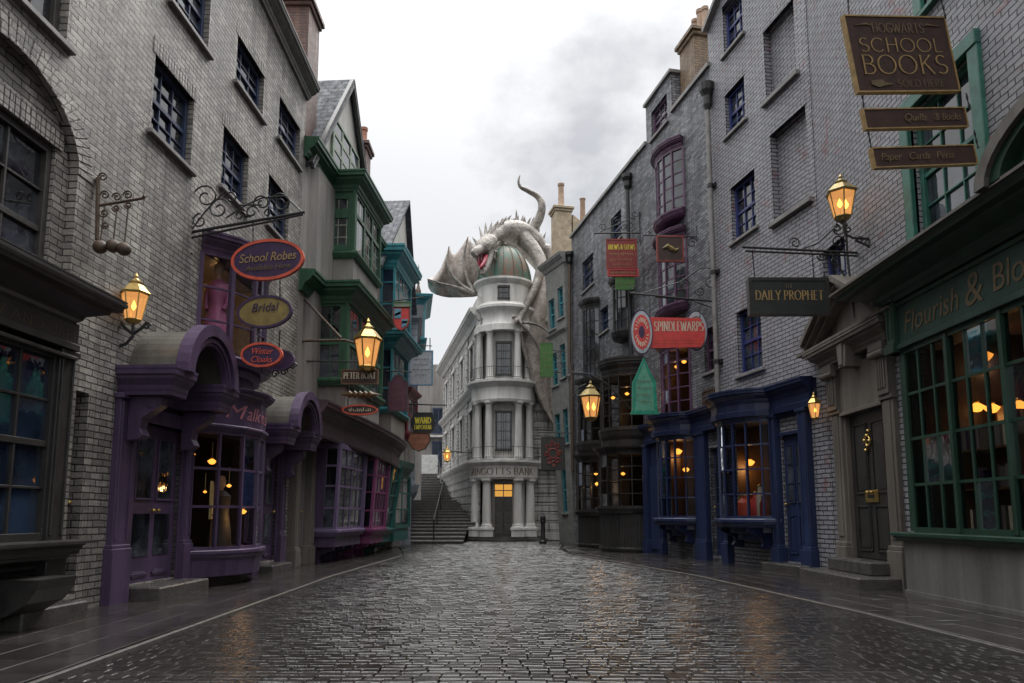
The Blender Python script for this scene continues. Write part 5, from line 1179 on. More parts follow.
mb = MB(); mb.slab(arcpath(9.7, 2.2, 1.05, 8), 3.42, 3.66); B.part('bow_belt', mb, 'black')
blackbow(B, 12.75, 2.0, .95, 1.35, 3.2, 4, .25, .2, 0.0); blackbow(B, 12.75, 1.9, .85, 3.9, 5.9, 4, .4, .45)
blackbow(B, 10.0, .95, .42, 7.55, 9.1, 4, .35, .3, glass='glassdark'); blackbow(B, 13.4, 1.2, .42, 6.5, 9.3, 5, .35, .3, glass='glassdark')
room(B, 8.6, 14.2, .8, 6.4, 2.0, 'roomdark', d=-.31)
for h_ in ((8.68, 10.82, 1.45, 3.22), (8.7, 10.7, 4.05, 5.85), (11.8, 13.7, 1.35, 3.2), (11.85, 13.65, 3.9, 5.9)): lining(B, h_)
for k, (u, v, Y) in enumerate(((596, 474, 26.5), (597, 484, 26.4), (623, 474, 24.2), (627, 394, 24.2), (613, 398, 24.6), (628, 440, 24.3))):
    pendant(('upper amber lamp in the farther lower black bow window', 'lower amber lamp in the farther lower black bow window', 'amber lamp in the nearer lower black bow window', 'bright bulb in the nearer upper black bow window', 'faint bulb in the nearer upper black bow window', 'amber glow at the top of the nearer lower black bow window')[k], u, v, Y, .06, .3, power=(0, 4, 4, 4, 0, 0)[k])
for nm, s_, z0, z1, lab in (('drainpipe', 9.35, 6.2, 12.6, 'dark drainpipe on the slate brick house above the black bow windows'), ('drainpipe', 16.1, 3.0, 12.3, 'crooked rusty drainpipe at the far corner of the slate brick house')):
    t = thing(nm, lab, 'drainpipe', RR.w(s_, .12, z0), RR.rz); hgt = z1 - z0
    mb = MB(); mb.tube([(0, 0, 0), (0, .0, hgt * .45), (.15, .05, hgt * .52), (.15, 0, hgt)] if s_ > 12 else [(0, 0, 0), (0, 0, hgt)], .07, 8); mb.build('pipe', 'rust' if s_ > 12 else 'iron', t, smooth=True)
    x = .15 if s_ > 12 else 0
    mb = MB(); mb.lathe([(.08, 0), (.14, .12), (.14, .3), (.22, .42), (.22, .55)], (x, 0, hgt - .1), 8); mb.build('hopper_head', 'iron', t)
t = chimney('stone_chimney', 'tall tan stone chimney with two round pots at the narrow end', tuple(atY(562, 300, 33.6)), .8, .8, 4.3, 'tanstone', [(0, 1.3, .15)], 'tanpot', rz=RR.rz, base=0)
mb = MB(); mb.box(-.35, .35, -1.6, -.47, 0, 3.4); mb.add([(-.35, -1.6, 3.4), (.35, -1.6, 3.4), (.35, -.47, 4.2), (-.35, -.47, 4.2), (-.35, -.47, 3.4), (.35, -.47, 3.4)], ((0, 1, 2, 3), (0, 3, 4), (1, 5, 2))); mb.build('shoulder', 'tanstone', t)
mb = MB(); mb.lathe([(.16, 0), (.14, .1), (.12, 1.5), (.16, 1.6)], (0, -1.1, 3.6), 10); mb.build('chimney_pot', 'tanpot', t, smooth=True)

# ------------------------------------------------------------------ RIGHT 4: leaning grey green house
WR4 = Wall(tuple(RR.w(16.3, 0, 0))[:2], tuple(RR.w(18.2, .1, 0))[:2], 'R')
B = Bld(WR4, 'leaning_house', 'narrow grey green house leaning over the street beside the bank')
wl = []
for u0, u1, vt, vb in ((0, 0, 0, 0),): pass
for (s0, s1, z0, z1) in ((.2, .75, 9.9, 11.3), (1.1, 1.7, 9.6, 11.0), (.2, .75, 7.2, 8.7), (1.1, 1.7, 7.0, 8.5), (.2, .75, 4.3, 5.8), (1.1, 1.7, 4.2, 5.7), (.7, 1.3, 1.3, 3.3)): wl.append((s0, s1, z0, z1))
B.shell(0, 1.9, 0, 12.6, wl, 'rendergreen', th=.22, depth=4)
for r in wl: B.sash(r, 4, 2, 'teal', d=-.1, fw=.06)
mb = MB(); mb.sweep(corn(.45, .26), [(-.1, 0), (1.9, 0), (1.9, -3)], 12.3); B.part('house_cornice', mb, 'rendergreen'); mb = MB(); mb.sweep(corn(.16, .12), [(0, 0), (1.9, 0), (1.9, -3)], 9.2); B.part('string_course', mb, 'rendergreen')
for ch in [o for o in bpy.data.objects if o.parent == B.e or (o.parent and o.parent.parent == B.e)]:
    for v in ch.data.vertices: v.co.y += v.co.z * (.030 + .020 * max(0, v.co.x) / 1.9)
# ------------------------------------------------------------------ the bank at the end of the street
BX, BY = -.40, 35.2
bank = thing('bank_building', 'white stone corner bank with columned round tower and copper dome', 'building', (BX, BY, 0))
def bp(name, mb, mat, parent=None, **k): return mb.build(name, mat, parent or bank, **k)
def ring(prof, n=48): mb = MB(); mb.lathe(prof, (0, 0, 0), n); return mb
bp('tower_core', ring([(1.03, 0), (1.03, 12.3), (0, 12.3)]), 'stone', smooth=True)
bp('tower_plinth', ring([(1.62, 0), (1.62, .12), (1.50, .14), (1.50, .2), (1.22, .2)]), 'stone', smooth=True)
bp('entablature', ring([(1.2, 2.86), (1.62, 2.86), (1.66, 2.95), (1.68, 2.97), (1.68, 3.5), (1.74, 3.54), (1.80, 3.62), (1.86, 3.66), (1.86, 3.76), (1.2, 3.84)]), 'stone', smooth=True)
bp('entablature', ring([(1.2, 6.55), (1.58, 6.55), (1.62, 6.68), (1.60, 6.72), (1.62, 7.25), (1.70, 7.32), (1.80, 7.44), (1.84, 7.48), (1.84, 7.6), (1.2, 7.68)]), 'stone', smooth=True)
bp('entablature', ring([(1.2, 10.05), (1.50, 10.05), (1.50, 10.35), (1.42, 10.45), (1.40, 10.9), (1.50, 11.05), (1.62, 11.18), (1.62, 11.3), (1.50, 11.36), (1.36, 11.5), (1.2, 11.5)]), 'stone', smooth=True)
bp('drum', ring([(1.34, 11.3), (1.34, 12.4), (1.42, 12.46), (1.5, 12.56), (1.54, 12.6), (1.54, 12.7), (1.3, 12.78)]), 'stone', smooth=True)
dome = [(1.36, 12.74)] + [(1.36 * math.cos(R(a)) ** .92, 12.74 + 1.95 * math.sin(R(a))) for a in range(6, 86, 7)] + [(.16, 14.68), (.2, 14.8), (.1, 15.0), (.001, 15.05)]
d_o = bp('dome', ring(dome), 'copper', smooth=True)
for k in range(16):
    a = 2 * math.pi * k / 16; mb = MB(); mb.tube([((r + .015) * math.cos(a), (r + .015) * math.sin(a), z) for r, z in dome[:-4]], .028, 5); bp('dome_rib', mb, 'copper', d_o)
def column(a, r, z0, z1, rad, base=True):
    x, y = r * math.cos(a), r * math.sin(a); h = z1 - z0; mb = MB()
    pr = [(rad * 1.35, 0), (rad * 1.35, .05), (rad * 1.15, .09), (rad * 1.2, .13), (rad, .18)] + [(rad * (1 - .16 * t ** 1.6), .18 + (h - .42) * t) for t in (.2, .4, .6, .8, 1)] + [(rad * .92, h - .22), (rad * .88, h - .2), (rad * 1.05, h - .12), (rad * 1.3, h - .08), (rad * 1.3, h)]
    mb.lathe(pr, (x, y, z0), 18); return mb
for a in (-32, -65, 27, 58):
    an = R(-90 + a)
    c = bp('column', column(an, 1.48, .62, 2.88, .22), 'stone', smooth=True)
    mb = MB(); x, y = 1.48 * math.cos(an), 1.48 * math.sin(an); mb.box(x - .31, x + .31, y - .31, y + .31, 0, .5); mb.box(x - .35, x + .35, y - .35, y + .35, .5, .62); bp('pedestal', mb, 'stone', c, bevel=.015)
for a in (-30, -62, 30, 62, 95, -95): bp('column', column(R(-90 + a), 1.40, 3.82, 6.58, .19), 'stone', smooth=True)
for a in (-30, -62, 30, 62, 95): bp('column', column(R(-90 + a), 1.34, 7.66, 10.08, .17), 'stone', smooth=True)
def twin(z0, h, wd, rows, glass, yy=-1.08):
    mb = MB(); x = wd / 2
    mb.box(-x - .1, x + .1, yy - .06, yy + .3, z0 - .08, z0); mb.box(-x - .08, -x, yy - .05, yy + .3, z0, z0 + h); mb.box(x, x + .08, yy - .05, yy + .3, z0, z0 + h); mb.box(-x - .1, x + .1, yy - .08, yy + .3, z0 + h, z0 + h + .1)
    for j in range(1, rows): mb.box(-x, x, yy - .03, yy + .02, z0 + h * j / rows - .015, z0 + h * j / rows + .015)
    for q in (-.33, 0, .33): mb.box(q * x * 1.0 - .012, q * x + .012, yy - .028, yy + .018, z0, z0 + h)
    o = bp('window', mb, 'black'); g = MB(); g.box(-x, x, yy - .002, yy + .2, z0, z0 + h); bp('pane', g, glass, o)
twin(4.3, 1.75, .62, 4, 'glassdark'); twin(7.95, 1.5, .62, 4, 'glassdark'); twin(11.66, .5, .42, 2, 'glassdark', yy=-1.36)
mb = MB(); mb.box(-.5, -.4, -1.34, -1.0, .2, 2.9); mb.box(.4, .5, -1.34, -1.0, .2, 2.9); mb.box(-.4, .4, -1.34, -1.0, 2.62, 2.72); dro = bp('door_frame', mb, 'surround', bevel=.01)
mb = MB(); mb.box(-.4, -.01, -1.28, -1.2, .2, 2.0); mb.box(.01, .4, -1.28, -1.2, .2, 2.0)
for x in (-.34, .06):
    for z in (.3, .85, 1.4): mb.box(x, x + .28, -1.30, -1.27, z, z + .45)
dd = bp('door', mb, 'greywood', bevel=.006); mb = MB(); mb.lathe([(.001, -.03), (.03, 0), (.001, .03)], (-.05, -1.33, 1.1), 8); bp('door_knob', mb, 'brass', dd)
mb = MB(); mb.box(-.4, .4, -1.29, -1.22, 2.0, 2.06); mb.box(-.02, .02, -1.3, -1.2, 2.06, 2.62); mb.box(-.4, .4, -1.298, -1.2, 2.32, 2.36); fl = bp('fanlight', mb, 'bluewin'); mb = MB(); mb.box(-.4, .4, -1.27, -1.22, 2.06, 2.62); bp('pane', mb, 'litpane', fl)
mb = MB(); mb.lathe([(2.15, 0), (2.15, .1), (1.9, .11), (1.9, .2), (1.3, .2)], (0, 0, 0), 40, 180, 360); bp('entrance_step', mb, 'step')
for z0, r in ((3.84, 1.72), (7.68, 1.66)):
    mb = MB(); 
    for a0 in range(-92, 93, 4):
        an = R(-90 + a0); x, y = r * math.cos(an), r * math.sin(an); mb.tube([(x, y, z0), (x, y, z0 + .55)], .007, 4)
    for zz in (z0 + .04, z0 + .55): mb.tube([(r * math.cos(R(-90 + a)), r * math.sin(R(-90 + a)), zz) for a in range(-92, 93, 6)], .012, 5)
    bp('balcony_railing', mb, 'iron')
mb = MB(); caps(mb, 'GRINGOTTS BANK', 3.75, .30, 0, 3.08, 0, bold=1.15)
rr = 1.694; off = R(-9); mb.v = [((rr - y) * math.sin(x / rr + off), -(rr - y) * math.cos(x / rr + off), z) for x, y, z in mb.v]; bp('lettering', mb, 'timber')
# wings
class Wing(Bld):
    def __init__(s, wall, root): s.w = wall; s.sg = wall.sg; s.e = root; s.off = (wall.p0.x - BX, wall.p0.y - BY, 0)
    def part(s, name, mb, mat, parent=None, **k):
        o = mb.build(name, mat, parent if parent is not None else s.e, sg=s.sg, **k)
        if parent is None: o.location = s.off; o.rotation_euler = (0, 0, s.w.rz)
        return o
W1_ = Wing(Wall((-1.62, 34.7), (-5.0, 50.6), 'R'), bank)
wl = []
for k in range(4):
    s0 = 1.6 + 3.6 * k; wl += [(s0, s0 + 1.05, 4.6, 6.5), (s0, s0 + 1.05, 8.2, 9.9)]
W1_.shell(-.5, 15.5, 0, 11.0, wl, 'ashlar', depth=5, side0=False, name='wing_wall', roofmat='stone')
for r in wl:
    W1_.sash(r, 4, 2, 'bluewin', d=-.12, sill='stone'); mb = MB(); mb.box(r[0] - .16, r[0], -.05, .06, r[2], r[3]); mb.box(r[1], r[1] + .16, -.05, .06, r[2], r[3]); mb.box(r[0] - .22, r[1] + .22, -.05, .12, r[3], r[3] + .2); W1_.part('window_surround', mb, 'stone', bevel=.01)
mb = MB(); mb.sweep(corn(.6, .55), [(-.3, 0), (15.5, 0)], 10.7); mb.box(-.3, 15.5, -.4, .1, 11.3, 11.9); W1_.part('wing_cornice', mb, 'stone')
mb = MB(); mb.sweep(corn(.5, .4), [(-.3, 0), (15.5, 0)], 3.35); mb.sweep(corn(.4, .32), [(-.3, 0), (15.5, 0)], 7.2); W1_.part('string_course', mb, 'stone')
mb = MB(); z = .1
while z < 3.2: mb.box(-.4, 15.5, -.05, .06, z, z + .36); z += .42
for s_ in (.2, 3.8, 7.4, 11.0, 14.6):
    z = 3.95
    while z < 10.4:
        if not 7.1 < z < 7.6: mb.box(s_ - .35, s_ + .35, -.05, .07, z, z + .36)
        z += .42
W1_.part('rusticated_courses', mb, 'ashlar', bevel=.02)
mb = MB(); mb.box(1.15, 5.2, -.15, 4, 0, 10.9); bp('wing_wall', mb, 'ashlar')
mb = MB(); z = .5
while z < 10.5: mb.box(1.2, 5.2, -.22, -.14, z, z + .38); z += .44
mb.box(1.15, 5.25, -.3, -.1, 0, .45); bp('rusticated_courses', mb, 'ashlar', bevel=.02)
mb = MB(); mb.box(1.15, 5.2, -.45, -.1, 3.4, 3.8); mb.box(1.15, 5.2, -.5, 0, 10.7, 11.1); bp('string_course', mb, 'stone', bevel=.03)

# ------------------------------------------------------------------ dragon sculpture on the roof
dg = thing('dragon_sculpture', 'pale stone dragon sculpture roaring over the copper dome with spread wings', 'sculpture', (BX, 36.6, 12.5))
dl = Vector((BX, 36.6, 12.5))
def dp(u, v, Y): return atY(u, v, Y) - dl
def smoothpath(pts, k=4):
    P = [Vector(p) for p in pts]; out = []
    for i in range(len(P) - 1):
        a, b, c, d = P[max(i - 1, 0)], P[i], P[i + 1], P[min(i + 2, len(P) - 1)]
        for j in range(k):
            t = j / k; out.append(.5 * ((2 * b) + (c - a) * t + (2 * a - 5 * b + 4 * c - d) * t * t + (3 * b - a - 3 * c + d) * t ** 3))
    return out + [P[-1]]
def limb(mb, pts, n=12, k=4):
    q = smoothpath([Vector((*dp(*p[:3]), p[3])) for p in pts], k) if False else None
    P = smoothpath([dp(*p[:3]) for p in pts], k); rs = [p[3] for p in pts]; rr_ = []
    for i in range(len(rs) - 1): rr_ += [rs[i] + (rs[i + 1] - rs[i]) * j / k for j in range(k)]
    mb.tube(P, rr_ + [rs[-1]], n); return P
body = MB()
sp_ = limb(body, [(552, 282, 38, .35), (543, 262, 37.7, .62), (530, 244, 37.2, .80), (516, 234, 36.5, .74), (505, 231, 35.6, .50), (497.5, 233.5, 34.9, .36), (492.5, 238.5, 34.4, .27), (489, 242, 34.1, .25)], 16)
limb(body, [(492.5, 239, 34.4, .22), (488.5, 243, 34.0, .47), (484.5, 246, 33.6, .40), (480, 249.5, 33.2, .24), (475.5, 252, 32.9, .23), (472.3, 253.8, 32.75, .13)], 14)
limb(body, [(490, 248, 34.0, .30), (489.6, 256, 33.7, .19), (487.4, 265, 33.4, .15), (484, 272, 33.2, .13), (481.8, 275, 33.1, .06)], 12)
for q in ((487, 243, 33.55, 479.5, 247.5, 33.0), (491.5, 246.5, 33.7, 487.5, 251, 33.3)): limb(body, [(q[0], q[1], q[2], .09), ((q[0] + q[3]) / 2, (q[1] + q[4]) / 2 - 1, (q[2] + q[5]) / 2, .11), (q[3], q[4], q[5], .05)], 8)
for q in ((473.2, 253.2), (475.6, 255.6)): limb(body, [(q[0] + 1, q[1] - .5, 32.85, .09), (q[0], q[1], 32.7, .07)], 8, 2)
limb(body, [(526, 242, 37.2, .5), (531, 232, 37.2, .30), (539, 219, 37.1, .25), (542, 206, 37, .21), (538, 197, 37, .17), (528, 191, 36.8, .13), (520.5, 187, 36.6, .10), (518.5, 181, 36.5, .07), (520.5, 174, 36.5, .02)], 12)
limb(body, [(520, 236, 36.4, .5), (533, 250, 36.0, .42), (541, 264, 35.5, .32), (538, 280, 35.0, .24), (528, 302, 34.3, .19), (518, 322, 33.8, .16)], 12)
limb(body, [(512, 236, 36.4, .45), (500, 246, 36.4, .3), (488, 262, 36.3, .26), (480, 282, 35.9, .22), (474, 293, 35.6, .18)], 12)
limb(body, [(540, 262, 37.4, .55), (546, 250, 37.2, .36), (552, 258, 36.9, .26), (552, 272, 36.6, .2)], 12)
for q in ((516, 325, 33.5), (521, 327, 33.6), (513, 320, 33.6)): limb(body, [(518, 320, 33.8, .13), (q[0], q[1] - 4, q[2], .09), (q[0], q[1], q[2], .02)], 8, 3)
bo = body.build('body', 'dragon', dg, smooth=True)
rm = bo.modifiers.new('remesh', 'REMESH'); rm.mode = 'VOXEL'; rm.voxel_size = .042; rm.use_smooth_shade = True
smm = bo.modifiers.new('smooth', 'SMOOTH'); smm.iterations = 3; smm.factor = .5
# ragged spines along neck and back, brow horns
mb = MB()
def spike(a, b, r): mb.tube([a, a.lerp(b, .55) + Vector((0, .05, .03)), b], [r, r * .6, .004], 6)
rnd = random.Random(5)
for i, p in enumerate(sp_[5:-3]):
    for q in range(2):
        bx = Vector((rnd.uniform(-.12, .12), rnd.uniform(-.15, .05), 0)); rr_ = [.62, .8, .74, .52, .42, .37, .34][min(6, (i + 5) // 4)]
        a = p + Vector((0, 0, rr_ * .85)) + bx; ln = rnd.uniform(.35, .85) * (1.1 if i < 9 else .7); spike(a, a + Vector((rnd.uniform(-.05, .35), .1, ln)), .10)
bp2 = mb.build('spines', 'dragon', dg)
mb = MB()
for q in ((483, 240.5, 33.7, 479, 226), (489, 236, 34.0, 492, 221), (479, 245.5, 33.4, 472, 237), (486, 238, 33.9, 485.5, 222), (476, 249.5, 33.0, 470.5, 245), (493, 247, 33.9, 499, 243), (493.5, 252, 33.8, 499, 252), (492.5, 257, 33.7, 497, 260), (491, 242, 34.1, 496, 234)): spike(dp(q[0], q[1], q[2]), dp(q[3], q[4], q[2] + .3), .12)
for q in ((473.5, 255.5, 32.85), (475.6, 256.2, 32.9), (478, 256, 33.0), (481, 255, 33.15)): spike(dp(*q), dp(q[0] + .4, q[1] + 6, q[2] - .05), .05)
for q in ((482, 273.5, 33.05), (483.8, 270.5, 33.1), (485.4, 266.5, 33.2), (481, 274, 33.05)): spike(dp(*q), dp(q[0] - .6, q[1] - 5.5, q[2] - .08), .045)
mb.build('horns_and_teeth', 'dragon', dg)
M['mouth'] = paint('mouth_crimson', (0.36, 0.035, 0.07), 0.35, 0.35, 0.2, 8)
mb = MB(); A, Bq, C_, D_2 = dp(473.8, 255.6, 32.92), dp(489, 250.5, 33.7), dp(482.6, 273, 33.15), dp(490, 258, 34.1)
mb.add([A, Bq, C_, D_2, (A + Bq) / 2 + Vector((0, .25, 0)), dp(480.5, 258.5, 33.45)], ((0, 5, 2), (0, 1, 5), (5, 1, 2), (1, 3, 2), (0, 2, 3), (0, 3, 1))); mo = mb.build('mouth', 'mouth', dg)
mb = MB(); mb.tube(smoothpath([dp(486, 256, 33.5), dp(484, 262, 33.2), dp(481, 266.5, 32.95), dp(480, 268, 32.9)]), [.11, .11, .11, .11, .1, .1, .09, .08, .07, .05, .04, .02, .005], 8); mb.build('tongue', 'mouth', dg, smooth=True)
mb = MB()
for u, v, Y in ((482.0, 246.2, 33.12), (488.6, 248.2, 33.5)): mb.lathe([(.001, -.08), (.06, -.05), (.08, 0), (.06, .05), (.001, .08)], dp(u, v, Y), 8)
mb.build('eyes', 'black', dg)
def interp(L, t):
    x = t * (len(L) - 1); i = min(int(x), len(L) - 2); return Vector(L[i]).lerp(Vector(L[i + 1]), x - i)
def membrane(L, R_, Yf, nu=40, nv=12, name='wing'):
    vs = []; fs = []
    for i in range(nu + 1):
        for j in range(nv + 1):
            t = i / nu; s_ = j / nv; p = interp(L, t).lerp(interp(R_, t), s_); vs.append(dp(p.x, p.y, Yf(t, s_)))
    for i in range(nu):
        for j in range(nv): a = i * (nv + 1) + j; fs.append((a, a + 1, a + nv + 2, a + nv + 1))
    mb = MB(); mb.add(vs, fs); o = mb.build(name, 'wing', dg, smooth=True); m = o.modifiers.new('solid', 'SOLIDIFY'); m.thickness = .05; m.offset = 0; return o
top = [(427.5, 279), (434, 277.5), (441, 269), (445.5, 258), (449, 246.5), (451.5, 254), (455, 255), (460.5, 249), (468, 237), (471.5, 243), (476, 245), (484, 238), (492, 236)]
bot = [(428, 281), (428.5, 287), (431, 291.5), (436, 294.5), (442, 296.5), (449, 297.5), (455, 297.5), (461, 297.5), (467, 297.2), (473, 297), (478, 296), (484, 293), (490, 290)]
wo = membrane(top, bot, lambda t, s_: 35.2 + .5 * math.sin(t * 3.1) - .35 * math.sin(s_ * 3.14) + .16 * math.sin(t * 19))
mb = MB()
for pts, r in (([(474, 293), (456, 287), (440, 283), (427.5, 279)], .10), ([(474, 293), (458, 282), (448, 266), (449, 246.5)], .12), ([(474, 293), (467, 278), (464, 258), (468, 237)], .12), ([(484, 292), (479, 278), (478, 262), (484, 240)], .12)):
    P = smoothpath([dp(u, v, 35.0 + .5 * math.sin((u - 427) / 65 * 3.1) - .28) for u, v in pts], 5); mb.tube(P, [r * (1 - .75 * i / (len(P) - 1)) for i in range(len(P))], 8)
mb.build('wing_fingers', 'dragon', wo, smooth=True)
L_ = [(541, 262), (535, 284), (527, 303), (518.5, 322), (521, 340), (526, 360), (533, 385), (543, 408), (556, 429)]
R_ = [(572, 262), (578, 285), (580, 305), (578, 325), (576, 345), (573, 365), (569, 390), (563, 412), (557, 430)]
wo = membrane(L_, R_, lambda t, s_: 34.9 - .9 * math.sin(t * 2.2) * .7 + s_ * .6 + .14 * math.sin(s_ * 11 + t * 4))
mb = MB()
for pts, r in (([(518, 322), (524, 350), (536, 388), (556, 429)], .12), ([(518, 322), (532, 336), (548, 366), (560, 405)], .09), ([(518, 322), (540, 326), (560, 345), (572, 370)], .08)):
    P = smoothpath([dp(u, v, 34.0 - (v - 322) * -.004) for u, v in pts], 5); mb.tube(P, [r * (1 - .7 * i / (len(P) - 1)) for i in range(len(P))], 8)
mb.build('wing_fingers', 'dragon', wo, smooth=True)

# ------------------------------------------------------------------ bollard by the bank
def bollard(label, u, v):
    p = gnd(u, v); t = thing('bollard', label, 'bollard', p); mb = MB(); mb.lathe([(.15, 0), (.15, .12), (.11, .16), (.10, .2), (.085, .85), (.11, .88), (.12, .95), (.10, 1.0), (.12, 1.06), (.10, 1.16), (.03, 1.22), (.001, 1.22)], n=14); mb.build('post', 'iron', t, smooth=True)
bollard('black iron bollard on the paving before the bank', 543, 544)
# ------------------------------------------------------------------ hanging signs
def outline(shape, w, h, k=1.0, e=0.0):
    a, b = w / 2 - e, h / 2 - e
    if shape == 'oval': return [(a * math.cos(2 * math.pi * i / 40), b * math.sin(2 * math.pi * i / 40)) for i in range(40)]
    if shape == 'hex': return [(-a, 0), (-a * .72, -b), (a * .72, -b), (a, 0), (a * .72, b), (-a * .72, b)]
    if shape == 'hexlow': return [(-a, b * .2), (-a * .55, -b * .75), (-a * .3, -b * .8), (0, -b), (a * .3, -b * .8), (a * .55, -b * .75), (a, b * .2), (a * .85, b), (-a * .85, b)]
    if shape == 'plaque': return [(-a, -b), (a, -b), (a, b * .62), (a * .72, b * .66)] + [(a * .62 * math.cos(t), b * .66 + b * .34 * math.sin(t)) for t in [math.pi * i / 10 for i in range(11)]] + [(-a * .72, b * .66), (-a, b * .62)]
    if shape == 'shield': return [(-a, b), (-a, -b * .2), (-a * .8, -b * .6), (-a * .4, -b * .88), (0, -b), (a * .4, -b * .88), (a * .8, -b * .6), (a, -b * .2), (a, b)]
    if shape == 'house': return [(-a, -b), (a, -b), (a * .86, -b * .86), (a * .80, b * .15), (a * .66, b * .25), (a * .32, b * .62), (0, b), (-a * .32, b * .62), (-a * .66, b * .25), (-a * .80, b * .15), (-a * .86, -b * .86)]
    return [(-a, -b), (a, -b), (a, b), (-a, b)]
def sign(label, Y, cu, cv, wp, hp, shape, face, border, texts=(), bars=(), scrolls=(), chains=(), thick=.05, bw=.035, group=None, roll=0.0, yaw=0.0, barr=.02, name='hanging_sign', cat='sign', inner=None, barmat='iron', d=0):
    P = atY(cu, cv, Y)
    def cv_(u, v): q = atY(u, v, Y) - P; return q.x, q.z
    w = cv_(cu + wp / 2, cv)[0] - cv_(cu - wp / 2, cv)[0]; h = cv_(cu, cv - hp / 2)[1] - cv_(cu, cv + hp / 2)[1]
    t = thing(name, label, cat, P, 0, group)
    rot = Matrix.Rotation(yaw, 4, 'Z') @ Matrix.Rotation(roll, 4, 'Y')
    mb = MB(); mb.prism(outline(shape, w, h, e=bw * .5), -thick / 2, thick / 2); bo = mb.build('sign_board', face, t); bo.rotation_euler = rot.to_euler()
    o = outline(shape, w, h); i = outline(shape, w, h, e=bw); n = len(o); vs = []; y = thick / 2 + .012
    for yy in (-y, y): vs += [(p[0], yy, p[1]) for p in o] + [(p[0], yy, p[1]) for p in i]
    fs = []
    for k in range(n):
        j = (k + 1) % n; fs += [(k, j, n + j, n + k), (2 * n + k, 3 * n + k, 3 * n + j, 2 * n + j), (k, 2 * n + k, 2 * n + j, j), (n + k, n + j, 3 * n + j, 3 * n + k)]
    mb = MB(); mb.add(vs, fs); mb.build('border', border, bo)
    if inner:
        mb = MB(); mb.prism(outline(inner[0], w * inner[1], h * inner[2]), -thick / 2 - .008, -thick / 2); ob = mb.build('panel', inner[3], bo); ob.location = (0, 0, h * inner[4] if len(inner) > 4 else 0)
    for T in texts:
        kind, s_, rw, rh, rx, rz_, mat = T[:7]; yy = -thick / 2 - .012
        if kind == 'caps': mb = MB(); caps(mb, s_, w * rw, h * rh, w * rx, h * rz_ - h * rh / 2, yy, bold=T[7] if len(T) > 7 else 1.0); mb.build('lettering', mat, bo)
        else: script_text(s_, h * rh, mat, bo, (w * rx, yy, h * rz_), (R(90), 0, 0), width=w * rw)
    if bars or scrolls:
        mb = MB()
        for b in bars:
            r = barr; pts = b
            if isinstance(b[0], (int, float)): r = b[0]; pts = b[1]
            mb.tube([(lambda q: (q[0], 0, q[1]))(cv_(*p)) for p in pts], r, 8)
        for u, v, rp, turns, st, sg in scrolls:
            x, z = cv_(u, v); rr_ = rp * w / wp; mb.tube(spiral((x, 0, z), rr_, turns, R(st), sgn=sg), barr * .75, 6)
        mb.build('bracket', barmat, t, smooth=True)
    if chains:
        for a, b in chains:
            mb = MB(); xa, za = cv_(*a); xb, zb_ = cv_(*b); k = max(3, int(math.hypot(xa - xb, za - zb_) / .05)); pts = [(xa + (xb - xa) * i / k, 0, za + (zb_ - za) * i / k) for i in range(k + 1)]; mb.tube(pts, [.016 if i % 2 else .007 for i in range(k + 1)], 6)
            mb.build('chain', 'iron', t)
    return t, bo, w, h
def squiggles(bo, w, h, rows, mat, thick=.05, seed=1):
    """worn, unreadable painted lines: (relative width, height, centre z) each"""
    rnd = random.Random(seed); mb = MB(); y = -thick / 2 - .012
    for rw, rh, rz_ in rows:
        x = -w * rw / 2; H_ = h * rh
        while x < w * rw / 2:
            a = rnd.uniform(.25, .6) * H_; z = h * rz_ + rnd.uniform(-.1, .1) * H_; k = rnd.choice((0, 1, 2)); q = .16 * H_
            if k == 0: mb.beam((x, y, z - H_ * .4), (x + a * .2, y, z + H_ * .4), q, .004)
            elif k == 1: mb.beam((x, y, z), (x + a, y, z + rnd.uniform(-.3, .3) * H_), q, .004)
            else: mb.beam((x, y, z + H_ * .3), (x + a * .7, y, z - H_ * .3), q, .004)
            x += a + .12 * H_
    mb.build('worn_lettering', mat, bo)
def motif(bo, polys, mat, thick=.05):
    mb = MB()
    for p in polys: mb.prism(p, -thick / 2 - .014, -thick / 2 - .004)
    mb.build('emblem', mat, bo)
OV = 'tiered oval boards of the robe shop'
sign('navy oval sign with coral rim and gold script under scrolled bracket', 11.6, 268, 260, 73, 41, 'oval', 'navy', 'coral', [('script', 'School Robes', .78, .30, 0, .05, 'gold'), ('script', 'Available Here', .62, .18, 0, -.19, 'golddim')],
     bars=[(.026, [(187, 233), (305, 212)]), (.02, [(190, 238), (303, 214.5)]), (.02, [(188, 205), (187, 250), (192, 254)]), (.016, [(184, 183), (189, 192), (188, 207)]), (.014, [(190, 232), (205, 212), (226, 190), (240, 205), (262, 205)]), (.014, [(226, 218), (246, 205), (262, 198), (285, 196), (302, 212)])],
     scrolls=[(206, 197, 14, 1.4, 200, -1), (219, 209, 12, 1.4, 10, 1), (200, 221, 8, 1.2, 90, 1), (231, 198, 7, 1.1, 180, -1), (262, 203, 9, 1.3, 200, -1), (252, 212, 7, 1.2, 0, 1), (281, 203, 11, 1.4, 160, -1), (240, 216, 6, 1.0, 0, 1), (268, 213, 5, 1, 0, 1)], chains=[((253, 221), (253, 244)), ((285, 216), (285, 245))], roll=R(-5), bw=.05)
sign('dull gold oval sign with navy rim, second down below the coral rimmed one', 11.6, 265, 312, 55, 33, 'oval', 'olive', 'navy', [('script', 'Bridal', .5, .36, 0, .12, 'navy')], chains=[((252, 279), (252, 300)), ((280, 279), (280, 299))], roll=R(-4), bw=.04)
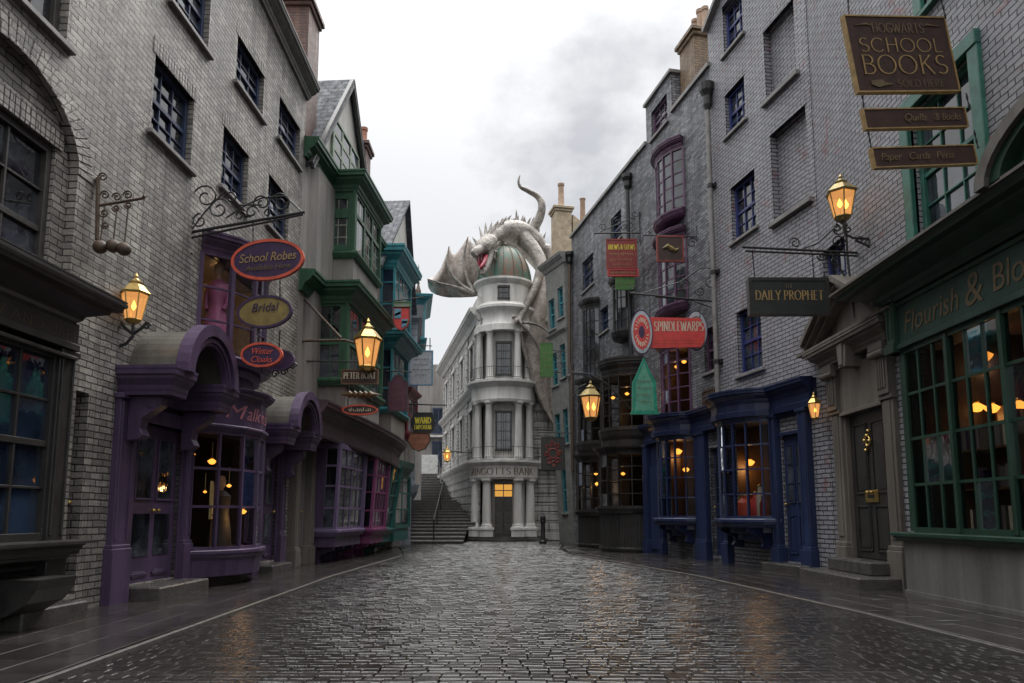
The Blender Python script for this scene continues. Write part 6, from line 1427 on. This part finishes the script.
sign('small navy oval sign with coral rim reading winter wear', 11.6, 262, 355, 42, 25, 'oval', 'navy', 'coral', [('script', 'Winter', .5, .36, 0, .13, 'coral'), ('script', 'Cloaks', .5, .34, 0, -.2, 'coral')], chains=[((258, 328), (258, 344))], bw=.04)
sign('small plain navy oval sign half hidden behind the lowest coral rimmed oval', 12.3, 277, 360, 36, 22, 'oval', 'navy', 'purple', [], bars=[(.012, [(262, 346), (262, 374)])], scrolls=[(284, 372, 4, 1.2, 0, 1), (275, 374, 4, 1.2, 0, 1), (293, 366, 4, 1.2, 0, 1)], chains=[((280, 330), (279, 350))], bw=.03)
# three hanging balls
Y = 8.95; P = atY(112, 215, Y); t = thing('pawn_sign', 'dark iron scroll bracket with three hanging balls on brick corner', 'sign', P)
cv_ = lambda u, v: (atY(u, v, Y) - P)
mb = MB(); mb.tube([cv_(98, 178), cv_(97, 240)], .03, 6); mb.tube([cv_(97, 206), cv_(145, 198)], .018, 6); mb.lathe([(.001, 0), (.03, .03), (.001, .09)], cv_(144, 199), 6)
for u, v, r, a, s_ in ((103, 177, 5, 180, -1), (105, 195, 5, 180, -1), (117, 197, 5, 180, -1), (128, 195, 5, 180, -1), (104, 213, 5, 180, 1), (116, 208, 4, 180, 1), (128, 205, 4, 180, 1), (105, 225, 4, 180, 1)):
    c = cv_(u, v); mb.tube(spiral((c.x, 0, c.z), r * .0125, 1.4, R(a), sgn=s_), .012, 6)
mb.build('bracket', 'rust', t, smooth=True)
for u, v in ((100, 247), (113, 246), (124, 249)):
    mb = MB(); c = cv_(u, v); r = .088; mb.lathe([(r * math.sin(R(a)) + 1e-4, -r * math.cos(R(a))) for a in range(0, 181, 15)], c, 16); mb.tube([c + Vector((0, 0, r)), Vector((c.x + .02, 0, cv_(u, 206).z))], .01, 5); mb.build('hanging_ball', 'rust', t, smooth=True)
# right: school book boards
YB = 8.9
WX = 6.3
sb = dict(roll=R(-8.5), yaw=R(13))
_, bo, w_, h_ = sign('large dark brown board with gold capitals hung at the upper right', YB, 901, 55, 122, 75, 'rect', 'signbrown', 'gold', [('caps', 'HOGWARTS', .50, .12, 0, .335, 'golddim', 1.0), ('caps', 'SCHOOL', .80, .175, 0, .11, 'gold', .72), ('caps', 'BOOKS', .82, .24, 0, -.145, 'gold', .74), ('caps', 'SOLD HERE', .46, .09, .12, -.39, 'golddim')],
     bars=[(.035, [(838, -6), (1004, -8)]), (.025, [(838, -6), (834, -2)]), (.02, [(905, -8), (960, -40), (1000, -60)])], chains=[((848, -4), (849, 19)), ((940, -4), (946, 19))], bw=.02, **sb)
motif(bo, [[(-.36 * w_, -.40 * h_), (-.30 * w_, -.44 * h_), (-.24 * w_, -.42 * h_), (-.16 * w_, -.405 * h_), (-.16 * w_, -.385 * h_), (-.23 * w_, -.38 * h_), (-.25 * w_, -.34 * h_), (-.31 * w_, -.345 * h_), (-.36 * w_, -.35 * h_)], [(-.42 * w_, .36 * h_), (-.3 * w_, .40 * h_), (-.25 * w_, .36 * h_), (-.3 * w_, .375 * h_)], [(.42 * w_, .36 * h_), (.3 * w_, .375 * h_), (.25 * w_, .36 * h_), (.3 * w_, .40 * h_)]], 'golddim')
sign('upper of two narrow brown boards hung under the large book board', YB, 915, 119, 123, 20, 'rect', 'signbrown', 'gold', [('script', 'Quills', .22, .5, -.02, 0, 'golddim'), ('script', '& Books', .26, .5, .30, 0, 'golddim')], chains=[((862, 92), (864, 109)), ((966, 93), (970, 110))], bw=.016, **sb)
sign('lower of two narrow brown boards hung under the large book board', YB, 924, 157, 124, 20, 'rect', 'signbrown', 'gold', [('script', 'Paper', .2, .5, -.34, 0, 'golddim'), ('script', 'Cards', .2, .5, -.07, 0, 'golddim'), ('script', 'Pens', .18, .5, .18, 0, 'golddim')], chains=[((868, 129), (871, 148)), ((974, 130), (978, 148))], bw=.016, **sb)
# newspaper board
YD = 12.75
sign('black framed board with gold slab capitals on a scrolled iron bracket', YD, 788, 297, 80, 37, 'rect', 'signblack', 'black', [('caps', 'DAILY PROPHET', .84, .24, 0, .02, 'gold', 1.15), ('caps', 'THE', .10, .12, 0, .27, 'golddim'), ('caps', 'WIZARDING NEWS', .6, .06, 0, -.2, 'golddim')][:2],
     bars=[(.024, [(742, 247), (862, 253)]), (.02, [(745, 251), (860, 256)]), (.022, [(845, 216), (848, 262), (855, 318)]), (.018, [(830, 252), (852, 288)]), (.014, [(800, 250), (818, 243), (834, 228)])],
     scrolls=[(795, 243, 6, 1.3, 180, -1), (838, 229, 8, 1.4, 100, -1), (838, 242, 7, 1.3, 0, 1), (843, 283, 6, 1.3, 90, 1), (835, 262, 5, 1.2, 0, 1), (822, 256, 5, 1.2, 180, 1)], chains=[((752, 249), (755, 280)), ((812, 252), (814, 281))], bw=.06, thick=.12)
# spool sign: a flat cut-out board painted as a thread spool
YS = 18.6
P = atY(672, 332, YS); t = thing('spool_sign', 'bright red thread spool cut-out sign with pale rimmed round ends', 'sign', P)
cs = lambda u, v: (atY(u, v, YS) - P)
def ell(cu, cvv, au, av, n=40, k=1.0):
    c = cs(cu, cvv); a = cs(cu + au, cvv).x - c.x; b = cs(cu, cvv - av).z - c.z
    return [(c.x + a * k * math.cos(2 * math.pi * q / n), c.z + b * k * math.sin(2 * math.pi * q / n)) for q in range(n)]
mb = MB(); x0, x1 = cs(646, 332).x, cs(700, 332).x; zt, zb2 = cs(646, 317.5).z, cs(646, 348.5).z
mb.prism([(x0, zb2), (x1, zb2 + .03), (x1 + .10, zb2 + .2), (x1 + .13, 0), (x1 + .10, zt - .2), (x1, zt - .03), (x0, zt)], -.04, .04); bo = mb.build('spool_body', 'red', t)
mb = MB(); mb.prism(ell(697, 330, 11, 20), .045, .10); o2 = mb.build('spool_end', 'navy', t)
for k_, m_, y_ in ((.93, 'palegrey', .036), (.72, 'surround', .032), (.62, 'palegrey', .028)): mb = MB(); mb.prism(ell(697, 330, 11, 20, k=k_), y_, .044); mb.build('painted_ring', m_, o2)
mb = MB(); mb.prism(ell(641, 333, 11, 22.5), -.10, -.045); o2 = mb.build('spool_end', 'navy', t)
for k_, m_, y_ in ((.93, 'palegrey', -.106), (.76, 'red', -.112), (.27, 'navy', -.118)): mb = MB(); mb.prism(ell(641, 333, 11, 22.5, k=k_), y_, -.09); mb.build('painted_ring', m_, o2)
mb = MB(); c_ = cs(641, 333); a_, b_ = cs(652, 333).x - c_.x, cs(641, 310.5).z - c_.z
for q in range(20):
    if q in (0, 10): continue
    an = 2 * math.pi * q / 20; mb.beam((c_.x + a_ * .45 * math.cos(an), -.114, c_.z + b_ * .45 * math.sin(an)), (c_.x + a_ * .64 * math.cos(an + .12), -.114, c_.z + b_ * .64 * math.sin(an + .12)), .03, .006)
mb.build('worn_lettering', 'cream', o2)
mb = MB(); xc = (cs(653, 332).x + cs(704, 332).x) / 2; caps(mb, 'SPINDLEWARPS', cs(704, 332).x - cs(653, 332).x - .06, .25, xc, .02, -.046, bold=1.35); mb.build('lettering', 'cream', bo)
mb = MB()
for zz_ in (zt - .1, zb2 + .22, zb2 + .14):
    for q in range(16): xa = cs(653, 332).x + .03 + (cs(702, 332).x - cs(653, 332).x - .06) * q / 16; mb.beam((xa, -.044, zz_ + (.02 if q % 2 else -.02)), (xa + .07, -.044, zz_ + (-.02 if q % 2 else .02)), .014, .006)
mb.build('painted_flourish', 'coral', bo)
# spool bracket as its own wall bracket
tb_ = thing('sign_bracket', 'long black iron bracket carrying the red spool and emerald sign', 'bracket', atY(723, 300, YS))
P = atY(723, 300, YS); cq = lambda u, v: atY(u, v, YS) - P
mb = MB(); mb.tube([cq(630, 293), cq(728, 303)], .026, 8); mb.tube([cq(725, 262), cq(727, 330)], .024, 6); mb.tube([cq(640, 294), cq(680, 282), cq(700, 268), cq(724, 268)], .016, 6); mb.tube([cq(655, 297), cq(690, 300), cq(724, 312)], .016, 6)
for u, v, r, a, s_ in ((711, 283, 7, 0, 1), (684, 285, 6, 90, -1), (633, 290, 4, 0, 1), (700, 291, 5, 180, 1)): c = cq(u, v); mb.tube(spiral(c, r * .027, 1.4, R(a), sgn=s_), .014, 6)
for u in (650, 700): mb.tube([cq(u, 297), cq(u, 318)], .012, 5)
mb.build('bracket_bars', 'iron', tb_, smooth=True)
_, bo, w_, h_ = sign('emerald pointed sign hanging below the red spool', YS - .1, 644, 386, 29, 57, 'house', 'signmint', 'signteal', [('caps', 'ROBES', .42, .07, 0, .05, 'golddim'), ('caps', 'AND', .3, .06, 0, -.08, 'golddim'), ('caps', 'THREAD', .46, .07, 0, -.2, 'golddim')][:0], chains=[((643, 348), (643, 360))], bw=.10, thick=.08)
squiggles(bo, w_, h_, [(0.45, 0.06, 0.08), (0.5, 0.06, -0.04), (0.5, 0.06, -0.16), (0.36, 0.06, -0.28)], 'golddim', thick=.10, seed=2)
# red board etc.
YR = 23.3
_, bo, w_, h_ = sign('dull red board with yellow lettering beneath scrolled bracket', YR, 621.5, 254, 31, 30, 'rect', 'darkred', 'darkred', [('caps', 'BREWS & STEWS', .86, .16, 0, .22, 'yellow', 1.5), ('caps', 'FRUIT CORDIALS', .8, .10, 0, 0, 'gold', 1.3), ('caps', 'HOT POTIONS', .6, .09, 0, -.16, 'gold', 1.3), ('caps', 'SERVED', .4, .08, 0, -.3, 'gold', 1.2)][:1],
     bars=[(.028, [(594, 233), (640, 233)]), (.03, [(639, 212), (641, 246)]), (.018, [(600, 232), (618, 224), (636, 216)])], scrolls=[(603, 227, 4, 1.3, 180, -1), (617, 222, 5, 1.3, 90, 1), (630, 226, 6, 1.4, 0, -1), (634, 215, 5, 1.3, 180, 1), (638, 240, 4, 1.3, 0, 1), (624, 228, 4, 1.2, 0, 1)], chains=[((611, 234), (611, 240)), ((633, 234), (633, 240))], bw=.05)
squiggles(bo, w_, h_, [(0.8, 0.12, -0.02), (0.72, 0.1, -0.2), (0.6, 0.08, -0.36)], 'gold', seed=3)
_, bo, w_, h_ = sign('narrow dull red strip sign directly under the red board', YR, 623, 273, 31, 7, 'rect', 'darkred', 'red', [('caps', 'PUMPKIN', .7, .4, 0, 0, 'gold', 1.3)][:0], chains=[((612, 268), (612, 270.5)), ((633, 268), (633, 270.5))], bw=.03)
squiggles(bo, w_, h_, [(0.8, 0.4, 0)], 'gold', seed=4)
_, bo, w_, h_ = sign('small leaf green board below the red strip sign', YR, 625, 284, 19, 12, 'rect', 'signgreen', 'signgreen', bars=[(.03, [(628, 292), (645, 294)])], scrolls=[(632, 289, 3.5, 1.3, 0, 1)], chains=[((620, 276), (620, 279)), ((630, 276), (630, 279))], bw=.03)
squiggles(bo, w_, h_, [(0.7, 0.25, 0)], 'golddim', seed=8)
_, bo, w_, h_ = sign('square brown sign with pale swirl on a bar before mauve window', 19.4, 670, 249, 27, 26, 'rect', 'signbrown', 'darkred', bars=[(.022, [(643, 235), (700, 237)]), (.03, [(697, 226), (700, 252)])], scrolls=[(692, 243, 6, 1.3, 0, 1), (648, 234, 3, 1.2, 0, 1)], chains=[((659, 236), (659, 240)), ((681, 237), (681, 240))], bw=.04)
mb = MB(); mb.tube([(-.28 * w_, -.045, .0), (-.1 * w_, -.045, .1 * h_), (.05 * w_, -.045, -.02 * h_), (.2 * w_, -.045, -.08 * h_), (.32 * w_, -.045, .02 * h_)], [.02, .06, .07, .05, .01], 6); mb.build('emblem', 'olive', bo)
_, bo, w_, h_ = sign('leaf green banner board jutting from the grey green house', 29.6, 546.5, 360, 13, 34, 'rect', 'signgreen', 'signgreen', bars=[(.025, [(552, 350), (566, 352)]), (.02, [(553, 372), (564, 373)])], scrolls=[(558, 356, 4, 1.3, 0, 1), (560, 366, 4, 1.3, 180, -1)], bw=.03, yaw=R(-8))
squiggles(bo, w_, h_, [(0.6, 0.06, 0.2), (0.5, 0.05, 0), (0.6, 0.06, -0.2)], 'olive', seed=10)
_, bo, w_, h_ = sign('dark square sign with red wrought pattern before the bank wall', 29.0, 553, 453.5, 24, 33, 'rect', 'signblack', 'iron', bars=[(.025, [(538, 432), (572, 433)])], chains=[((545, 433), (545, 438)), ((562, 433), (562, 438))], bw=.04)
mb = MB()
for q in range(8): a = q * math.pi / 4; mb.tube(spiral((.25 * w_ * math.cos(a), -.05, .3 * h_ * math.sin(a)), .13 * w_, 1.2, a), .02, 5)
mb.tube([(.2 * w_ * math.cos(2 * math.pi * i / 20), -.05, .2 * w_ * math.sin(2 * math.pi * i / 20)) for i in range(21)], .025, 5); mb.build('emblem', 'darkred', bo)
# left far signs
YP = 17.6
sign('brown wooden board with pale capitals below the big arm lantern', YP, 360, 377, 37, 15, 'rect', 'signbrown', 'timber', [('caps', 'PETER BOAT', .86, .40, 0, .08, 'cream', 1.5), ('caps', 'AND SONS', .5, .2, 0, -.3, 'golddim', 1.4)][:1], bars=[(.02, [(300, 361), (378, 362)])], chains=[((346, 362), (346, 370)), ((374, 362), (374, 370))], bw=.03)
Y = YP; P = atY(360, 394.5, Y); t = thing('turned_rod', 'horizontal turned wooden rod hanging under the pale lettered board', 'sign', P); hw_ = atY(378, 394, Y).x - P.x
m = MB(); pr = []
for i in range(15): z = -hw_ + 2 * hw_ * i / 14; pr.append(((.10 if i % 2 else .045) * (1 if 1 < i < 13 else .4), z))
m.lathe([(.001, -hw_ - .06)] + pr + [(.001, hw_ + .1)], n=12); m.v = [(z, y, x) for x, y, z in m.v]; m.build('rod', 'timber', t, smooth=True)
for q in (-.6, .6): m = MB(); m.tube([(hw_ * q, 0, .06), (hw_ * q, 0, .22)], .01, 5); m.build('chain', 'iron', t)
_, bo, w_, h_ = sign('small terracotta oval sign with scroll lettering under the turned rod', YP, 360, 410, 36, 11, 'oval', 'signbrown', 'coral', [('script', 'Repairs', .6, .5, 0, 0, 'cream')][:0], chains=[((348, 398), (348, 407)), ((372, 398), (372, 407))], bw=.04)
squiggles(bo, w_, h_, [(0.6, 0.4, 0)], 'cream', seed=7)
_, bo, w_, h_ = sign('aubergine plaque sign with arched top before the teal bays', 23.2, 398, 393, 20, 37, 'plaque', 'plaque', 'plum', [('caps', 'FINE', .4, .09, 0, .12, 'golddim', 1.3), ('caps', 'WINES', .6, .09, 0, -.1, 'golddim', 1.3)][:0], bars=[(.02, [(386, 371), (412, 372)])], chains=[((392, 372), (392, 378)), ((404, 372), (404, 378))], bw=.05)
squiggles(bo, w_, h_, [(0.4, 0.09, 0.16), (0.5, 0.07, -0.02), (0.6, 0.09, -0.2)], 'golddim', seed=5)
_, bo, w_, h_ = sign('quartered shield sign in red, blue and gold on thin bar', 21.4, 401.5, 319, 17, 24, 'shield', 'red', 'darkred', bars=[(.02, [(378, 303), (424, 297)])], chains=[((396, 300), (396, 308)), ((407, 299), (407, 308))], bw=.035)
motif(bo, [[(-.42 * w_, .42 * h_), (-.02 * w_, .42 * h_), (-.02 * w_, .02 * h_), (-.42 * w_, .02 * h_)], [(.02 * w_, -.02 * h_), (.42 * w_, -.02 * h_), (.3 * w_, -.28 * h_), (.02 * w_, -.4 * h_)]], 'skyblue'); motif(bo, [[(-.4 * w_, .1 * h_), (-.05 * w_, .2 * h_), (-.05 * w_, .3 * h_), (-.4 * w_, .2 * h_)], [(.05 * w_, -.1 * h_), (.38 * w_, -.1 * h_), (.38 * w_, -.18 * h_), (.05 * w_, -.2 * h_)]], 'yellow')
sign('pale green strip board above the quartered shield', 21.4, 402, 305, 17, 6, 'rect', 'greenlt', 'signgreen', bw=.03)
_, bo, w_, h_ = sign('large pale blue grey board on the far left side before the blue house', 28.9, 421, 368, 24, 35, 'rect', 'palegrey', 'skyblue', bars=[(.03, [(398, 356), (410, 357)]), (.02, [(412, 345), (432, 346)]), (.02, [(430, 338), (430, 350)])], bw=.05)
squiggles(bo, w_, h_, [(0.7, 0.07, 0.25), (0.6, 0.06, 0.1), (0.7, 0.07, -0.05), (0.5, 0.05, -0.2)], 'surround', seed=6)
mb = MB()
sign('black hexagonal sign with yellow capitals before the staircase', 27.0, 423, 423, 25, 21, 'hex', 'signblack', 'signblack', [('caps', 'WAND', .62, .28, 0, .12, 'yellow', 1.8), ('caps', 'EMPORIUM', .66, .2, 0, -.2, 'yellow', 1.7)][:2], bars=[(.03, [(402, 404), (446, 405)])], chains=[((416, 405), (416, 413)), ((431, 405), (431, 413))], bw=.03)
_, bo, w_, h_ = sign('rusty red pointed shield board under the black hexagonal sign', 27.0, 419, 442, 24, 20, 'hexlow', 'terracotta', 'rust', chains=[((412, 433), (412, 436)), ((428, 433), (428, 436))], bw=.05)
squiggles(bo, w_, h_, [(0.6, 0.1, 0.2), (0.5, 0.1, -0.1)], 'golddim', seed=9)

# ------------------------------------------------------------------ street lanterns
def lantern(label, Y, u, vt, vb, wpx, arm=None, scrolls=(), armr=.022, flames=1, brass='brass', group='lit lanterns on wall brackets', armmat='iron', hook=None):
    """six sided tapering lantern; vt and vb are the pixel rows of finial tip and base"""
    Pb = atY(u, vb, Y); Pt = atY(u, vt, Y); h = Pt.z - Pb.z; w = atY(u + wpx / 2, (vt + vb) / 2, Y).x - atY(u - wpx / 2, (vt + vb) / 2, Y).x
    t = thing('street_lantern', label, 'lantern', Pb, R(15), group); r1 = w / 2; r0 = r1 * .56; zg0, zg1 = h * .08, h * .58; n = 6
    def hx(r, z): return [(r * math.cos(math.pi / 3 * i), r * math.sin(math.pi / 3 * i), z) for i in range(6)]
    mb = MB(); a, b = hx(r0, zg0), hx(r1 * .93, zg1)
    for i in range(6): mb.tube([a[i], b[i]], w * .026, 5)
    for L in (a, b): mb.tube(L + [L[0]], w * .03, 5)
    mb.lathe([(r0 * .5, 0), (r0 * .9, zg0 * .5), (r0 * 1.05, zg0)], n=6); o = mb.build('lantern_frame', brass, t)
    mb = MB()
    for i in range(6): j = (i + 1) % 6; mb.quad(a[i], a[j], b[j], b[i])
    mb.build('lantern_glass', 'lanternglass', o)
    mb = MB(); mb.lathe([(r1 * 1.02, zg1 - .01), (r1 * 1.08, zg1 + h * .025), (r1 * .55, h * .76), (r1 * .42, h * .78), (r1 * .46, h * .82), (r1 * .25, h * .86), (r1 * .12, h * .9), (r1 * .16, h * .935), (.004, h)], n=6); mb.build('lantern_roof', brass, t)
    for k in range(flames):
        mb = MB(); x = 0 if flames == 1 else (k - .5) * r0 * .9; mb.lathe([(.001, 0), (r0 * .26, h * .05), (r0 * .3, h * .09), (.002, h * .2)], (x, -.02, zg0 + (zg1 - zg0) * .35), 8); mb.build('flame', 'flame', t, smooth=True)
    if arm or scrolls:
        mb = MB(); cl = lambda u_, v_, dy=0: Matrix.Rotation(-R(15), 3, 'Z') @ (atY(u_, v_, Y + dy) - Pb)
        for pl in arm: mb.tube([cl(*p) for p in pl], armr, 7)
        for u_, v_, rp, tn, st, sg in scrolls:
            q = spiral((0, 0, 0), rp * w / wpx, tn, R(st), sgn=sg); c = cl(u_, v_); mb.tube([c + Matrix.Rotation(-R(15), 3, 'Z') @ Vector(p) for p in q], armr * .7, 6)
        mb.build('wall_bracket', armmat, t, smooth=True)
    return t
lantern('lit brass lantern on the brick wall beside the first purple hood', 9.75, 133, 273, 324, 27, arm=[[(133, 324), (133, 336), (126, 344), (100, 350)], [(100, 340), (99, 362)], [(133, 334), (142, 328), (147, 322)], [(133, 334), (125, 328), (121, 321)]], scrolls=[(108, 348, 5, 1.3, 0, 1), (118, 347, 4, 1.2, 0, 1), (104, 357, 4, 1.2, 180, -1), (147, 326, 4, 1.2, 0, 1)])
lantern('large lit brass lantern held on a long iron arm from the rendered house', 17.4, 367, 318, 371, 27, arm=[[(294, 341), (345, 340), (358, 344)], [(294, 333), (294, 352)], [(300, 294), (341, 338)]], armmat='rust', armr=.035)
lantern('lit twin flame lantern on a lacy bracket under the book boards', 12.3, 843, 174, 221, 29, arm=[[(843, 221), (845, 234), (853, 238), (877, 239)], [(877, 228), (877, 250)], [(855, 240), (877, 250)]], scrolls=[(860, 240, 4, 1.2, 0, 1), (868, 243, 4, 1.2, 0, 1), (848, 229, 4, 1.2, 90, 1), (836, 228, 4, 1.2, 90, -1)], flames=2, brass='brassdk')
lantern('lit lantern hung from a curved arm before the black bow windows', 22.2, 591, 380, 421, 22, arm=[[(591, 383), (591, 379), (584, 375), (572, 374), (562, 379)], [(570, 372), (590, 374), (606, 383), (632, 410)], [(572, 398), (577, 388), (586, 384)]], scrolls=[(567, 379, 4, 1.3, 0, 1), (578, 392, 6, 1.0, 90, 1)], flames=2, brass='brassdk')
lantern('small lit brass lantern beside the stone doorway', 14.3, 815, 392, 420, 13, arm=[[(815, 393), (815, 388), (822, 386), (826, 388)]], armr=.012)
lantern('small lit lantern on a thin arm from the left wing of the bank', 34.2, 447, 446, 462, 9, arm=[[(447, 447), (447, 451), (472, 453)], [(472, 449), (472, 458)]], armr=.025)
